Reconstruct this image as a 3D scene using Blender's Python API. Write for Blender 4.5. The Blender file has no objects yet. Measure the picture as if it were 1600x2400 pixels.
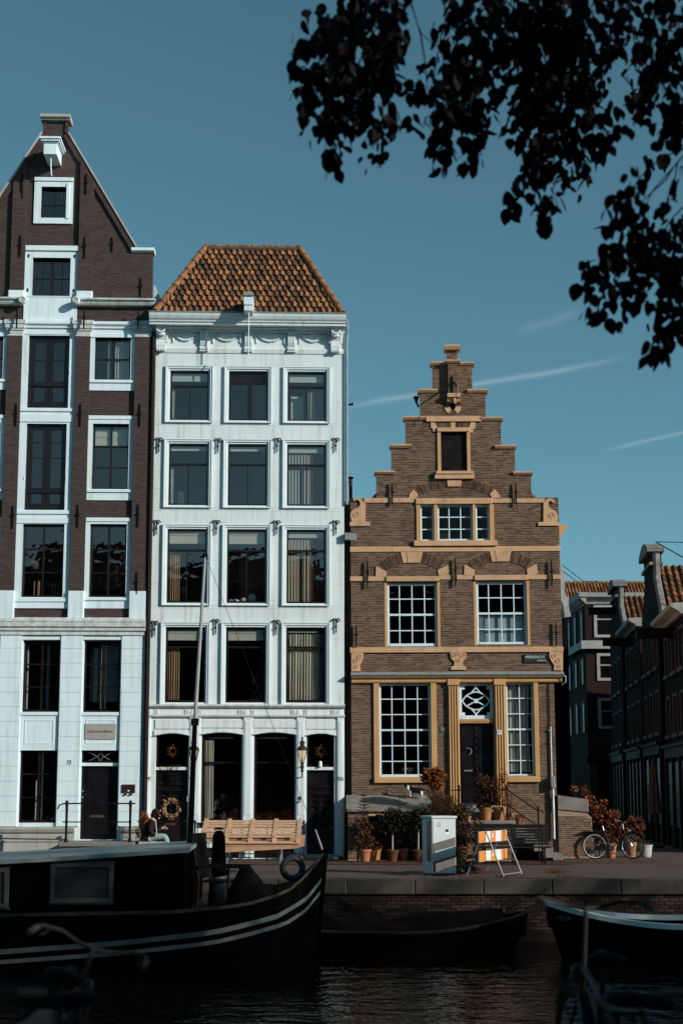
import bpy, math, random
import numpy as np
from mathutils import Vector, Matrix
random.seed(7)
sc = bpy.context.scene
col = sc.collection
R = math.radians
# ---------------------------------------------------------------- camera
FPX, CX, PPY, PITCH, CAMH = 3333.33, 800.0, 1368.0, R(8.2), 2.0
cam = bpy.data.objects.new('camera', bpy.data.cameras.new('camera'))
col.objects.link(cam)
cam.location = (0, 0, CAMH)
cam.rotation_euler = (R(90) + PITCH, 0, 0)
cam.data.sensor_fit = 'VERTICAL'
cam.data.sensor_height = 36
cam.data.lens = 50
cam.data.shift_y = (PPY - 1200) / 2400
cam.data.clip_start = 0.1
cam.data.clip_end = 3000
cam.data.dof.use_dof = True
cam.data.dof.focus_distance = 41
cam.data.dof.aperture_fstop = 1.8
sc.camera = cam
# ---------------------------------------------------------------- light
SUN_AZ, SUN_EL = 60.0, 22.0          # degrees right of the axis behind the camera, height
sd = Vector((math.sin(R(SUN_AZ)) * math.cos(R(SUN_EL)), -math.cos(R(SUN_AZ)) * math.cos(R(SUN_EL)), math.sin(R(SUN_EL))))
sun = bpy.data.objects.new('sun', bpy.data.lights.new('sun', 'SUN'))
col.objects.link(sun)
sun.data.energy = 5.0
sun.data.angle = R(0.5)
sun.data.color = (1.0, 0.93, 0.84)
sun.rotation_euler = sd.to_track_quat('Z', 'Y').to_euler()
sun.location = (30, -30, 40)
w = bpy.data.worlds.new('World'); sc.world = w; w.use_nodes = True
nt = w.node_tree; N = nt.nodes; L = nt.links
bg = N['Background']; bg.inputs[1].default_value = 0.10
sky = N.new('ShaderNodeTexSky'); sky.sky_type = 'NISHITA'; sky.sun_disc = False
sky.sun_elevation = R(SUN_EL)
sky.sun_rotation = math.atan2(sd.x, sd.y)
sky.air_density = 1.0; sky.dust_density = 0.6; sky.ozone_density = 1.5; sky.altitude = 0
tint = N.new('ShaderNodeMix'); tint.data_type = 'RGBA'; tint.blend_type = 'MULTIPLY'
tint.inputs[0].default_value = 1.0
tint.inputs[7].default_value = (1, 1, 1, 1)
bwn = N.new('ShaderNodeRGBToBW'); L.new(sky.outputs[0], bwn.inputs[0])
teal = N.new('ShaderNodeMix'); teal.data_type = 'RGBA'; teal.blend_type = 'MULTIPLY'; teal.inputs[0].default_value = 1.0
L.new(bwn.outputs[0], teal.inputs[6]); teal.inputs[7].default_value = (0.24, 0.98, 1.25, 1)
grade = N.new('ShaderNodeMix'); grade.data_type = 'RGBA'; grade.inputs[0].default_value = 0.60
L.new(sky.outputs[0], grade.inputs[6]); L.new(teal.outputs[2], grade.inputs[7])
L.new(grade.outputs[2], tint.inputs[6])
# thin high vapour trails: streaks along great circles of the sky
tc = N.new('ShaderNodeTexCoord')
def px_dir(px, py):
    a, b = (px - CX) / FPX, (PPY - py) / FPX
    v = Vector((a, math.cos(PITCH) - b * math.sin(PITCH), math.sin(PITCH) + b * math.cos(PITCH)))
    return v.normalized()
last = tint.outputs[2]
def mth(op, a, b=None, c=None, clamp=False):
    n = N.new('ShaderNodeMath'); n.operation = op; n.use_clamp = clamp
    for i, v in enumerate((a, b, c)):
        if v is None: continue
        if isinstance(v, (int, float)): n.inputs[i].default_value = v
        else: L.new(v, n.inputs[i])
    return n.outputs[0]
def vdot(vec):
    n = N.new('ShaderNodeVectorMath'); n.operation = 'DOT_PRODUCT'
    L.new(tc.outputs['Generated'], n.inputs[0]); n.inputs[1].default_value = vec
    return n.outputs['Value']
def trail(p0, p1, width, strength):
    global last
    a, b = px_dir(*p0), px_dir(*p1)
    nrm = a.cross(b).normalized(); mid = (a + b).normalized(); along = nrm.cross(mid).normalized()
    half = math.acos(max(-1, min(1, a.dot(b)))) / 2
    nz = N.new('ShaderNodeTexNoise'); nz.inputs['Scale'].default_value = 26; nz.inputs['Detail'].default_value = 5
    L.new(tc.outputs['Generated'], nz.inputs['Vector'])
    wob = mth('MULTIPLY_ADD', nz.outputs[0], width * 0.9, -width * 0.45)
    d = mth('ABSOLUTE', mth('ADD', vdot(nrm), wob))
    m = mth('SUBTRACT', 1.0, mth('DIVIDE', d, width), clamp=True)
    m = mth('MULTIPLY', m, m)
    e = mth('SUBTRACT', 1.0, mth('DIVIDE', mth('ABSOLUTE', vdot(along)), half), clamp=True)
    e = mth('MULTIPLY', e, mth('GREATER_THAN', vdot(mid), 0.5))
    m = mth('MULTIPLY', mth('MULTIPLY', m, mth('MULTIPLY', e, 2.2, clamp=True)), strength)
    mx = N.new('ShaderNodeMix'); mx.data_type = 'RGBA'
    L.new(m, mx.inputs[0]); L.new(last, mx.inputs[6]); mx.inputs[7].default_value = (5.2, 6.6, 6.8, 1)
    last = mx.outputs[2]
trail((760, 962), (1480, 838), 0.0042, 0.30)
trail((1400, 1060), (1720, 985), 0.0026, 0.24)
trail((1200, 775), (1370, 725), 0.007, 0.10)
L.new(last, bg.inputs[0])
vs = sc.view_settings
vs.view_transform = 'Standard'; vs.look = 'None'; vs.gamma = 1; vs.exposure = 0.0
vs.use_curve_mapping = False
sc.cycles.max_bounces = 6; sc.cycles.diffuse_bounces = 3; sc.cycles.glossy_bounces = 3
sc.cycles.transparent_max_bounces = 24; sc.cycles.transmission_bounces = 3
sc.cycles.caustics_reflective = False; sc.cycles.caustics_refractive = False
sc.cycles.sample_clamp_indirect = 4

# ---------------------------------------------------------------- pixels to places
def ray(px, py):
    a, b = (px - CX) / FPX, (PPY - py) / FPX
    return Vector((a, math.cos(PITCH) - b * math.sin(PITCH), math.sin(PITCH) + b * math.cos(PITCH)))
CAM = Vector((0, 0, CAMH))
def on_ground(px, py, z=0.0):
    d = ray(px, py); t = (z - CAMH) / d.z
    return CAM + d * t
def at_depth(px, py, y):
    d = ray(px, py)
    return CAM + d * (y / d.y)
ZC = {'A': (0, 240, 3.92), 'B': (0, 680, 3.92), 'C': (0, 1180, 3.92), 'D': (0, 1600, 3.92), 'E': (340, 560, 3.136),
      'F': (340, 960, 3.136), 'G': (320, 1400, 3.0154), 'H': (320, 1660, 3.0154), 'I': (800, 780, 2.851),
      'J': (800, 1140, 2.851), 'K': (800, 1500, 2.851), 'L': (800, 1780, 3.0154), 'M': (1280, 1240, 2.8),
      'N': (0, 1900, 1.96), 'O': (740, 2000, 1.8233), 'P': (640, 0, 1.6333), 'S': (0, 0, 1.0),
      'Q': (980, 1580, 4.612), 'T': (960, 780, 7.84), 'U': (1280, 1250, 4.9), 'V': (440, 1900, 4.612),
      'X': (820, 1840, 6.533), 'Y': (1040, 1800, 5.6), 'Z': (1280, 1840, 4.9), 'W': (1280, 1520, 4.9)}
def pp(z, x, y):
    ox, oy, s = ZC[z]
    return ox + x / s, oy + y / s
class Frame:
    def __init__(s, loc, rz=0.0, ry=0.0):
        s.loc = Vector(loc)
        s.m = Matrix.Translation(s.loc) @ Matrix.Rotation(rz, 4, 'Z') @ Matrix.Rotation(ry, 4, 'Y')
        s.inv = s.m.inverted()
        s.o = s.inv @ CAM
        s.r3 = s.inv.to_3x3()
    def p(s, z, x, y, off=0.0):
        d = s.r3 @ ray(*pp(z, x, y))
        t = (off - s.o.y) / d.y
        q = s.o + d * t
        return q.x, q.z
    def r(s, z, x0, y0, x1, y1, off=0.0):
        a = s.p(z, x0, y0, off)[0]; b = s.p(z, x1, y0, off)[0]
        xm = (x0 + x1) / 2
        return a, b, s.p(z, xm, y1, off)[1], s.p(z, xm, y0, off)[1]

# ---------------------------------------------------------------- objects
def link(o, parent=None):
    col.objects.link(o)
    if parent is not None: o.parent = parent
    return o
def tag(o, label=None, cat=None, group=None, kind=None):
    if label: o['label'] = label
    if cat: o['category'] = cat
    if group: o['group'] = group
    if kind: o['kind'] = kind
    return o
def empty(name, loc=(0, 0, 0), rz=0, m=None):
    o = bpy.data.objects.new(name, None); o.empty_display_size = 0.3
    if m is not None: o.matrix_world = m
    else:
        o.location = loc; o.rotation_euler = (0, 0, rz)
    return link(o)
def copy_tree(o, parent=None):
    c = o.copy(); link(c, parent)
    for ch in list(o.children): copy_tree(ch, c)
    return c
class MB:
    def __init__(s): s.v = []; s.f = []; s.a = []
    def _add(s, vs_, fs, a=None):
        n = len(s.v); s.v.extend(vs_)
        for f in fs: s.f.append(tuple(i + n for i in f)); s.a.append(a if a is not None else 0.5)
        return s
    def box(s, x0, x1, y0, y1, z0, z1, a=None):
        return s._add([(x0, y0, z0), (x1, y0, z0), (x1, y1, z0), (x0, y1, z0), (x0, y0, z1), (x1, y0, z1), (x1, y1, z1), (x0, y1, z1)],
                      [(0, 3, 2, 1), (4, 5, 6, 7), (0, 1, 5, 4), (1, 2, 6, 5), (2, 3, 7, 6), (3, 0, 4, 7)], a)
    def quad(s, a, b, c, d, at=None): return s._add([a, b, c, d], [(0, 1, 2, 3)], at)
    def cham(s, x0, x1, y0, y1, z0, z1, c=0.01):
        # box whose front (y0) edges are chamfered
        return s._add([(x0 + c, y0, z0 + c), (x1 - c, y0, z0 + c), (x1 - c, y0, z1 - c), (x0 + c, y0, z1 - c),
                       (x0, y0 + c, z0), (x1, y0 + c, z0), (x1, y0 + c, z1), (x0, y0 + c, z1),
                       (x0, y1, z0), (x1, y1, z0), (x1, y1, z1), (x0, y1, z1)],
                      [(0, 1, 2, 3), (4, 5, 1, 0), (5, 6, 2, 1), (6, 7, 3, 2), (7, 4, 0, 3),
                       (8, 9, 5, 4), (9, 10, 6, 5), (10, 11, 7, 6), (11, 8, 4, 7), (11, 10, 9, 8)])
    def prism(s, poly, y0, y1):
        # polygon in x,z extruded along y; counter-clockwise seen from the front
        n = len(poly); vs_ = [(x, y0, z) for x, z in poly] + [(x, y1, z) for x, z in poly]
        fs = [tuple(range(n)), tuple(range(2 * n - 1, n - 1, -1))]
        fs += [((i + 1) % n, i, i + n, (i + 1) % n + n) for i in range(n)]
        return s._add(vs_, fs)
    def prof(s, pts, x0, x1):
        # profile in y,z swept along x (mouldings)
        n = len(pts); vs_ = [(x0, y, z) for y, z in pts] + [(x1, y, z) for y, z in pts]
        fs = [tuple(range(n - 1, -1, -1)), tuple(range(n, 2 * n))]
        fs += [(i, (i + 1) % n, (i + 1) % n + n, i + n) for i in range(n)]
        return s._add(vs_, fs)
    def tube(s, pts, rad, n=8, cap=True):
        pts = [Vector(p) for p in pts]
        if isinstance(rad, (int, float)): rad = [rad] * len(pts)
        rings = []; up = None
        for i, p in enumerate(pts):
            t = (pts[min(i + 1, len(pts) - 1)] - pts[max(i - 1, 0)]).normalized()
            if up is None:
                up = t.orthogonal().normalized()
            else:
                up = (up - t * up.dot(t))
                up = up.normalized() if up.length > 1e-6 else t.orthogonal().normalized()
            b = t.cross(up)
            rings.append([tuple(p + (up * math.cos(2 * math.pi * k / n) + b * math.sin(2 * math.pi * k / n)) * rad[i]) for k in range(n)])
        vs_ = [q for r_ in rings for q in r_]; fs = []
        for i in range(len(pts) - 1):
            for k in range(n):
                k2 = (k + 1) % n
                fs.append((i * n + k, i * n + k2, (i + 1) * n + k2, (i + 1) * n + k))
        if cap:
            fs.append(tuple(range(n - 1, -1, -1))); fs.append(tuple(range((len(pts) - 1) * n, len(pts) * n)))
        return s._add(vs_, fs)
    def lathe(s, prof, c=(0, 0, 0), n=16, axis='z'):
        vs_ = []; fs = []
        for r_, h in prof:
            for k in range(n):
                a = 2 * math.pi * k / n
                if axis == 'z': vs_.append((c[0] + r_ * math.cos(a), c[1] + r_ * math.sin(a), c[2] + h))
                elif axis == 'y': vs_.append((c[0] + r_ * math.cos(a), c[1] + h, c[2] - r_ * math.sin(a)))
                else: vs_.append((c[0] + h, c[1] + r_ * math.cos(a), c[2] + r_ * math.sin(a)))
        for i in range(len(prof) - 1):
            for k in range(n):
                k2 = (k + 1) % n
                fs.append((i * n + k, i * n + k2, (i + 1) * n + k2, (i + 1) * n + k))
        fs.append(tuple(range(n - 1, -1, -1))); fs.append(tuple(range((len(prof) - 1) * n, len(prof) * n)))
        return s._add(vs_, fs)
    def torus(s, c, r1, r2, n=20, m=8, axis='y', a0=0, a1=2 * math.pi):
        full = abs(a1 - a0 - 2 * math.pi) < 1e-6
        pts = []
        k = n if full else n + 1
        for i in range(k):
            a = a0 + (a1 - a0) * i / n
            if axis == 'y': pts.append(((math.cos(a), 0, math.sin(a))))
            elif axis == 'z': pts.append((math.cos(a), math.sin(a), 0))
            else: pts.append((0, math.cos(a), math.sin(a)))
        vs_ = []; fs = []
        ax = Vector((0, 1, 0) if axis == 'y' else (0, 0, 1) if axis == 'z' else (1, 0, 0))
        for d in pts:
            d = Vector(d)
            for j in range(m):
                b = 2 * math.pi * j / m
                vs_.append(tuple(Vector(c) + d * (r1 + r2 * math.cos(b)) + ax * (r2 * math.sin(b))))
        for i in range(k if full else k - 1):
            i2 = (i + 1) % k
            for j in range(m):
                j2 = (j + 1) % m
                fs.append((i * m + j, i2 * m + j, i2 * m + j2, i * m + j2))
        if not full:
            fs.append(tuple(range(m))); fs.append(tuple((k - 1) * m + j for j in range(m - 1, -1, -1)))
        return s._add(vs_, fs)
    def ball(s, c, r, n=10, m=7):
        if isinstance(r, (int, float)): r = (r, r, r)
        vs_ = []; fs = []
        for i in range(m + 1):
            p = math.pi * i / m
            for k in range(n):
                a = 2 * math.pi * k / n
                vs_.append((c[0] + r[0] * math.sin(p) * math.cos(a), c[1] + r[1] * math.sin(p) * math.sin(a), c[2] - r[2] * math.cos(p)))
        for i in range(m):
            for k in range(n):
                k2 = (k + 1) % n
                fs.append((i * n + k, i * n + k2, (i + 1) * n + k2, (i + 1) * n + k))
        return s._add(vs_, fs)
    def mesh(s, name, mt, smooth=False):
        me = bpy.data.meshes.new(name); me.from_pydata(s.v, [], s.f); me.update()
        if mt is not None: me.materials.append(mt)
        at = me.attributes.new('rnd', 'FLOAT', 'FACE'); at.data.foreach_set('value', s.a)
        if smooth:
            me.polygons.foreach_set('use_smooth', [True] * len(me.polygons))
        return me
    def build(s, name, mt, parent=None, smooth=False, bevel=0, kind=None, fix=False):
        me = s.mesh(name, mt, smooth)
        if fix:
            import bmesh
            bm = bmesh.new(); bm.from_mesh(me); bmesh.ops.recalc_face_normals(bm, faces=bm.faces); bm.to_mesh(me); bm.free()
        o = link(bpy.data.objects.new(name, me), parent)
        if bevel:
            b = o.modifiers.new('bevel', 'BEVEL'); b.width = bevel; b.segments = 2; b.limit_method = 'ANGLE'; b.angle_limit = R(40)
        if kind: o['kind'] = kind
        return o
def inst(name, me, parent, loc=(0, 0, 0), rot=(0, 0, 0), scale=(1, 1, 1)):
    o = link(bpy.data.objects.new(name, me), parent); o.location = loc; o.rotation_euler = rot; o.scale = scale
    return o

# ---------------------------------------------------------------- materials
def M(name, c1, c2=None, scale=4.0, rough=0.75, bump=0.0, bscale=40.0, metal=0.0, rnd=0.0, streak=0.0, spec=0.1, attr=0.0, detail=5, dirt=None, dscale=1.3):
    m = bpy.data.materials.new(name); m.use_nodes = True
    t = m.node_tree; n = t.nodes; l = t.links; bs = n['Principled BSDF']
    bs.inputs['Roughness'].default_value = rough; bs.inputs['Metallic'].default_value = metal
    bs.inputs['Specular IOR Level'].default_value = spec
    c2 = c2 or tuple(x * 0.8 for x in c1)
    tcn = n.new('ShaderNodeTexCoord')
    nz = n.new('ShaderNodeTexNoise'); nz.inputs['Scale'].default_value = scale; nz.inputs['Detail'].default_value = detail
    l.new(tcn.outputs['Object'], nz.inputs['Vector'])
    cr = n.new('ShaderNodeValToRGB'); cr.color_ramp.elements[0].position = 0.32; cr.color_ramp.elements[1].position = 0.68
    cr.color_ramp.elements[0].color = (*c2, 1); cr.color_ramp.elements[1].color = (*c1, 1)
    f = nz.outputs[0]
    def ma(op, a, b, c=None):
        q = n.new('ShaderNodeMath'); q.operation = op
        for i, v in enumerate((a, b, c)):
            if v is None: continue
            if isinstance(v, (int, float)): q.inputs[i].default_value = v
            else: l.new(v, q.inputs[i])
        return q.outputs[0]
    if rnd:
        oi = n.new('ShaderNodeObjectInfo')
        f = ma('ADD', ma('MULTIPLY', f, 1 - rnd), ma('MULTIPLY', oi.outputs['Random'], rnd))
    if attr:
        an = n.new('ShaderNodeAttribute'); an.attribute_name = 'rnd'
        f = ma('ADD', ma('MULTIPLY', f, 1 - attr), ma('MULTIPLY', an.outputs['Fac'], attr))
    l.new(f, cr.inputs[0])
    out = cr.outputs[0]
    if streak:
        mp = n.new('ShaderNodeMapping'); mp.inputs['Scale'].default_value = (7, 7, 0.5)
        l.new(tcn.outputs['Object'], mp.inputs[0])
        n2 = n.new('ShaderNodeTexNoise'); n2.inputs['Scale'].default_value = 1.0; n2.inputs['Detail'].default_value = 7
        l.new(mp.outputs[0], n2.inputs['Vector'])
        mr = n.new('ShaderNodeMapRange'); mr.inputs[1].default_value = 0.5; mr.inputs[2].default_value = 0.8
        l.new(n2.outputs[0], mr.inputs[0])
        mx = n.new('ShaderNodeMix'); mx.data_type = 'RGBA'; mx.blend_type = 'MULTIPLY'
        l.new(ma('MULTIPLY', mr.outputs[0], streak), mx.inputs[0]); l.new(out, mx.inputs[6]); mx.inputs[7].default_value = (0.58, 0.53, 0.46, 1)
        out = mx.outputs[2]
    if dirt:
        n3 = n.new('ShaderNodeTexNoise'); n3.inputs['Scale'].default_value = dscale; n3.inputs['Detail'].default_value = 9
        n3.inputs['Roughness'].default_value = 0.72
        l.new(tcn.outputs['Object'], n3.inputs['Vector'])
        mr = n.new('ShaderNodeMapRange'); mr.inputs[1].default_value = 0.52; mr.inputs[2].default_value = 0.72
        l.new(n3.outputs[0], mr.inputs[0])
        mx = n.new('ShaderNodeMix'); mx.data_type = 'RGBA'
        l.new(ma('MULTIPLY', mr.outputs[0], 0.75), mx.inputs[0]); l.new(out, mx.inputs[6]); mx.inputs[7].default_value = (*dirt, 1)
        out = mx.outputs[2]
    l.new(out, bs.inputs['Base Color'])
    rr = n.new('ShaderNodeMapRange'); rr.inputs[3].default_value = max(0, rough - 0.12); rr.inputs[4].default_value = min(1, rough + 0.12)
    l.new(nz.outputs[0], rr.inputs[0]); l.new(rr.outputs[0], bs.inputs['Roughness'])
    if bump:
        nb = n.new('ShaderNodeTexNoise'); nb.inputs['Scale'].default_value = bscale; nb.inputs['Detail'].default_value = 4
        l.new(tcn.outputs['Object'], nb.inputs['Vector'])
        bp = n.new('ShaderNodeBump'); bp.inputs['Strength'].default_value = min(1, bump); bp.inputs['Distance'].default_value = 0.02
        l.new(nb.outputs[0], bp.inputs['Height']); l.new(bp.outputs[0], bs.inputs['Normal'])
    return m
def glass_mat(name, tintc=(0.95, 0.96, 0.95), boost=1.0):
    m = bpy.data.materials.new(name); m.use_nodes = True
    t = m.node_tree; n = t.nodes; l = t.links; n.remove(n['Principled BSDF'])
    tr = n.new('ShaderNodeBsdfTransparent'); tr.inputs[0].default_value = (*tintc, 1)
    gl = n.new('ShaderNodeBsdfGlossy'); gl.inputs['Roughness'].default_value = 0.015; gl.inputs['Color'].default_value = (1.0, 0.74, 0.68, 1)
    fr = n.new('ShaderNodeFresnel'); fr.inputs['IOR'].default_value = 1.55
    mm = n.new('ShaderNodeMath'); mm.operation = 'MULTIPLY'; mm.inputs[1].default_value = boost; mm.use_clamp = True
    nz = n.new('ShaderNodeTexNoise'); nz.inputs['Scale'].default_value = 2.2; nz.inputs['Detail'].default_value = 2
    tcn = n.new('ShaderNodeTexCoord'); l.new(tcn.outputs['Object'], nz.inputs['Vector'])
    bp = n.new('ShaderNodeBump'); bp.inputs['Strength'].default_value = 0.25; bp.inputs['Distance'].default_value = 0.02
    l.new(nz.outputs[0], bp.inputs['Height']); l.new(bp.outputs[0], gl.inputs['Normal'])
    ge = n.new('ShaderNodeNewGeometry'); fb = n.new('ShaderNodeMath'); fb.operation = 'SUBTRACT'; fb.inputs[0].default_value = 1.0
    l.new(ge.outputs['Backfacing'], fb.inputs[1]); ff = n.new('ShaderNodeMath'); ff.operation = 'MULTIPLY'
    l.new(fr.outputs[0], ff.inputs[0]); l.new(fb.outputs[0], ff.inputs[1]); l.new(ff.outputs[0], mm.inputs[0])
    mx = n.new('ShaderNodeMixShader'); l.new(mm.outputs[0], mx.inputs[0]); l.new(tr.outputs[0], mx.inputs[1]); l.new(gl.outputs[0], mx.inputs[2])
    l.new(mx.outputs[0], n['Material Output'].inputs['Surface'])
    return m
m_white = M('white_paint', (0.665, 0.785, 0.825), (0.62, 0.74, 0.785), 1.2, 0.6, 0.05, 60, streak=0.6)
m_white2 = M('white_stucco', (0.665, 0.735, 0.745), (0.61, 0.685, 0.70), 1.0, 0.7, 0.06, 50, streak=0.75)
m_trimw = M('white_trim', (0.68, 0.795, 0.83), (0.63, 0.745, 0.785), 2.0, 0.5, streak=0.2)
m_trimw2 = M('white_house_trim', (0.68, 0.755, 0.77), (0.63, 0.705, 0.725), 2.0, 0.5, streak=0.2)
m_stain = M('soiled_white_moulding', (0.58, 0.66, 0.68), (0.42, 0.42, 0.38), 6.0, 0.7, 0.1, 30, streak=0.5)
m_frame = M('black_window_frame', (0.016, 0.009, 0.009), (0.009, 0.006, 0.006), 3, 0.24, spec=0.5)
m_door = M('black_door_paint', (0.007, 0.006, 0.009), (0.004, 0.004, 0.006), 3, 0.3, spec=0.5)
m_sash = M('white_sash', (0.62, 0.75, 0.80), (0.56, 0.70, 0.76), 4, 0.4)
m_oak = M('ochre_trim', (0.59, 0.36, 0.215), (0.49, 0.30, 0.175), 2.0, 0.7, 0.12, 45, streak=0.4, dirt=(0.30, 0.205, 0.13), dscale=2.2)
m_oakp = M('ochre_wood_paint', (0.55, 0.325, 0.15), (0.48, 0.275, 0.125), 2.0, 0.5, 0.03, 30, streak=0.25)
m_brick = M('brown_brick', (0.16, 0.096, 0.068), (0.062, 0.038, 0.029), 9, 0.85, 0.3, 60, attr=0.6, dirt=(0.042, 0.029, 0.024), dscale=0.8)
m_brick1 = M('brown_brick_single', (0.16, 0.096, 0.068), (0.062, 0.038, 0.029), 9, 0.85, 0.3, 60, rnd=0.6, dirt=(0.042, 0.029, 0.024), dscale=0.8)
m_mortar = M('mortar', (0.36, 0.255, 0.18), (0.26, 0.18, 0.13), 3, 0.95, 0.3, 90, dirt=(0.12, 0.085, 0.065), dscale=0.8)
m_dbrick = M('dark_painted_brick', (0.085, 0.061, 0.055), (0.062, 0.045, 0.041), 7, 0.6, 0.35, 70, attr=0.5)
m_dbrick1 = M('dark_painted_brick_single', (0.085, 0.061, 0.055), (0.062, 0.045, 0.041), 7, 0.6, 0.35, 70, rnd=0.5)
m_dwall = M('dark_painted_wall', (0.066, 0.047, 0.043), (0.048, 0.034, 0.032), 5, 0.65, 0.4, 60)
m_iron = M('black_iron', (0.008, 0.007, 0.009), (0.004, 0.004, 0.005), 12, 0.5, 0.1, 60)
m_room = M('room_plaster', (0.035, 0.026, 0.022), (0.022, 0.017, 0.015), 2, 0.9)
m_glass = glass_mat('window_glass', boost=3.8)
m_glassold = glass_mat('old_window_glass', (0.80, 0.82, 0.84), boost=0.6)
m_tile = M('clay_pantile', (0.235, 0.108, 0.05), (0.078, 0.044, 0.030), 14, 0.8, 0.25, 50, rnd=0.6, dirt=(0.07, 0.045, 0.032), dscale=3)
m_ridge = M('clay_ridge', (0.34, 0.145, 0.055), (0.15, 0.07, 0.036), 5, 0.8, 0.3, 40, dirt=(0.1, 0.07, 0.05))
m_cement = M('mossy_cement', (0.13, 0.10, 0.075), (0.06, 0.045, 0.035), 9, 0.95, 0.6, 40)
m_stone = M('grey_bluestone', (0.24, 0.22, 0.195), (0.16, 0.145, 0.13), 3, 0.8, 0.25, 35, dirt=(0.09, 0.078, 0.068))
m_stonel = M('pale_sandstone', (0.42, 0.415, 0.385), (0.34, 0.33, 0.30), 2.5, 0.8, 0.15, 35, dirt=(0.22, 0.20, 0.175), dscale=1.8)
m_gold = M('gilding', (0.62, 0.33, 0.10), (0.4, 0.2, 0.06), 6, 0.35, metal=0.8)
m_steel = M('dull_steel', (0.45, 0.46, 0.46), (0.3, 0.31, 0.32), 6, 0.4, metal=0.7)
m_zinc = M('weathered_zinc', (0.26, 0.30, 0.30), (0.18, 0.21, 0.21), 6, 0.6, 0.1, 30)
m_cream = M('cream_curtain', (0.60, 0.56, 0.46), (0.52, 0.48, 0.39), 3, 0.9)
m_tan = M('tan_curtain', (0.38, 0.255, 0.16), (0.31, 0.20, 0.125), 3, 0.9)
m_brownc = M('brown_curtain', (0.10, 0.052, 0.036), (0.075, 0.04, 0.028), 3, 0.9)
m_net = M('white_net_curtain', (0.58, 0.64, 0.62), (0.5, 0.56, 0.55), 3, 0.9)
m_blind = M('ivory_blind', (0.58, 0.60, 0.53), (0.53, 0.55, 0.48), 2, 0.8)
m_grey = M('grey_fabric', (0.24, 0.25, 0.25), (0.19, 0.2, 0.2), 2, 0.8)
m_terra = M('terracotta', (0.40, 0.17, 0.075), (0.27, 0.11, 0.05), 7, 0.85, 0.15, 40, dirt=(0.16, 0.10, 0.07), dscale=5)
m_text = M('black_lettering', (0.01, 0.01, 0.012), None, 3, 0.5)
m_textw = M('white_lettering', (0.7, 0.74, 0.76), None, 3, 0.5)

# ---------------------------------------------------------------- shared builders
def cut(iv, lo, hi):
    out = []
    for a, b in iv:
        if hi <= a or lo >= b: out.append((a, b)); continue
        if a < lo: out.append((a, lo))
        if hi < b: out.append((hi, b))
    return out
def wall_sheet(mb, rects, holes, y, depth):
    """front face of a wall made of rects (x0,x1,z0,z1) with holes, reveals run back by depth"""
    xs = sorted({round(v, 5) for r_ in rects + holes for v in r_[:2]}); zs = sorted({round(v, 5) for r_ in rects + holes for v in r_[2:]})
    def solid(x, z):
        if not any(r_[0] < x < r_[1] and r_[2] < z < r_[3] for r_ in rects): return False
        return not any(h[0] < x < h[1] and h[2] < z < h[3] for h in holes)
    nx, nz = len(xs) - 1, len(zs) - 1
    g = [[solid((xs[i] + xs[i + 1]) / 2, (zs[j] + zs[j + 1]) / 2) for j in range(nz)] for i in range(nx)]
    for i in range(nx):
        for j in range(nz):
            if not g[i][j]: continue
            x0, x1, z0, z1 = xs[i], xs[i + 1], zs[j], zs[j + 1]
            mb.quad((x0, y, z0), (x1, y, z0), (x1, y, z1), (x0, y, z1))
            if i == 0 or not g[i - 1][j]: mb.quad((x0, y + depth, z0), (x0, y, z0), (x0, y, z1), (x0, y + depth, z1))
            if i == nx - 1 or not g[i + 1][j]: mb.quad((x1, y, z0), (x1, y + depth, z0), (x1, y + depth, z1), (x1, y, z1))
            if j == 0 or not g[i][j - 1]: mb.quad((x0, y + depth, z0), (x1, y + depth, z0), (x1, y, z0), (x0, y, z0))
            if j == nz - 1 or not g[i][j + 1]: mb.quad((x0, y, z1), (x1, y, z1), (x1, y + depth, z1), (x0, y + depth, z1))
    return mb
def bricks(parent, z0, z1, ivals, y, m_many, m_one, singles=300, ch=0.05, bl=0.205, joint=0.011, proud=0.007, seed=1, depth=0.02):
    """courses of bricks; ivals(z) gives the x-intervals of masonry at height z. First the single brick objects, the rest one mesh."""
    rg = random.Random(seed); many = MB(); allb = []
    z = z0; row = 0
    while z < z1 - 0.02:
        zt = min(z + ch, z1)
        for a, b in ivals((z + zt) / 2):
            x = a - (bl * 0.5 if row % 2 else 0.0) - rg.random() * 0.02
            k = rg.randrange(4)
            while x < b:
                ln = bl if (k % 3) else bl * 0.52
                k += 1
                p, q = max(x, a), min(x + ln - joint * .6, b)
                if q - p > 0.025: allb.append((p, q, z + joint * 0.7, zt - joint * 0.7, ln == bl and p == x and q == x + ln - joint * .6))
                x += ln
        z = zt; row += 1
    full = [b for b in allb if b[4] and b[1] - b[0] > 0.15]
    rg.shuffle(full); chosen = set(full[:singles])
    me = None
    for b in allb:
        pr = proud + rg.uniform(-0.003, 0.003)
        if b in chosen:
            if me is None:
                me = MB().cham(-0.5, 0.5, 0, depth, -0.5, 0.5, 0.012).mesh('brick', m_one)
            inst('brick', me, parent, ((b[0] + b[1]) / 2, y - pr, (b[2] + b[3]) / 2), (0, 0, 0), (b[1] - b[0], 1, b[3] - b[2]))
        else:
            many._add([(b[0], y - pr, b[2]), (b[1], y - pr, b[2]), (b[1], y - pr, b[3]), (b[0], y - pr, b[3]),
                       (b[0], y + depth, b[2]), (b[1], y + depth, b[2]), (b[1], y + depth, b[3]), (b[0], y + depth, b[3])],
                      [(0, 1, 2, 3), (0, 4, 5, 1), (1, 5, 6, 2), (2, 6, 7, 3), (3, 7, 4, 0)], rg.random())
    o = many.build('brickwork', m_many, parent, kind='stuff')
    return o
_pane = {}
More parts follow.
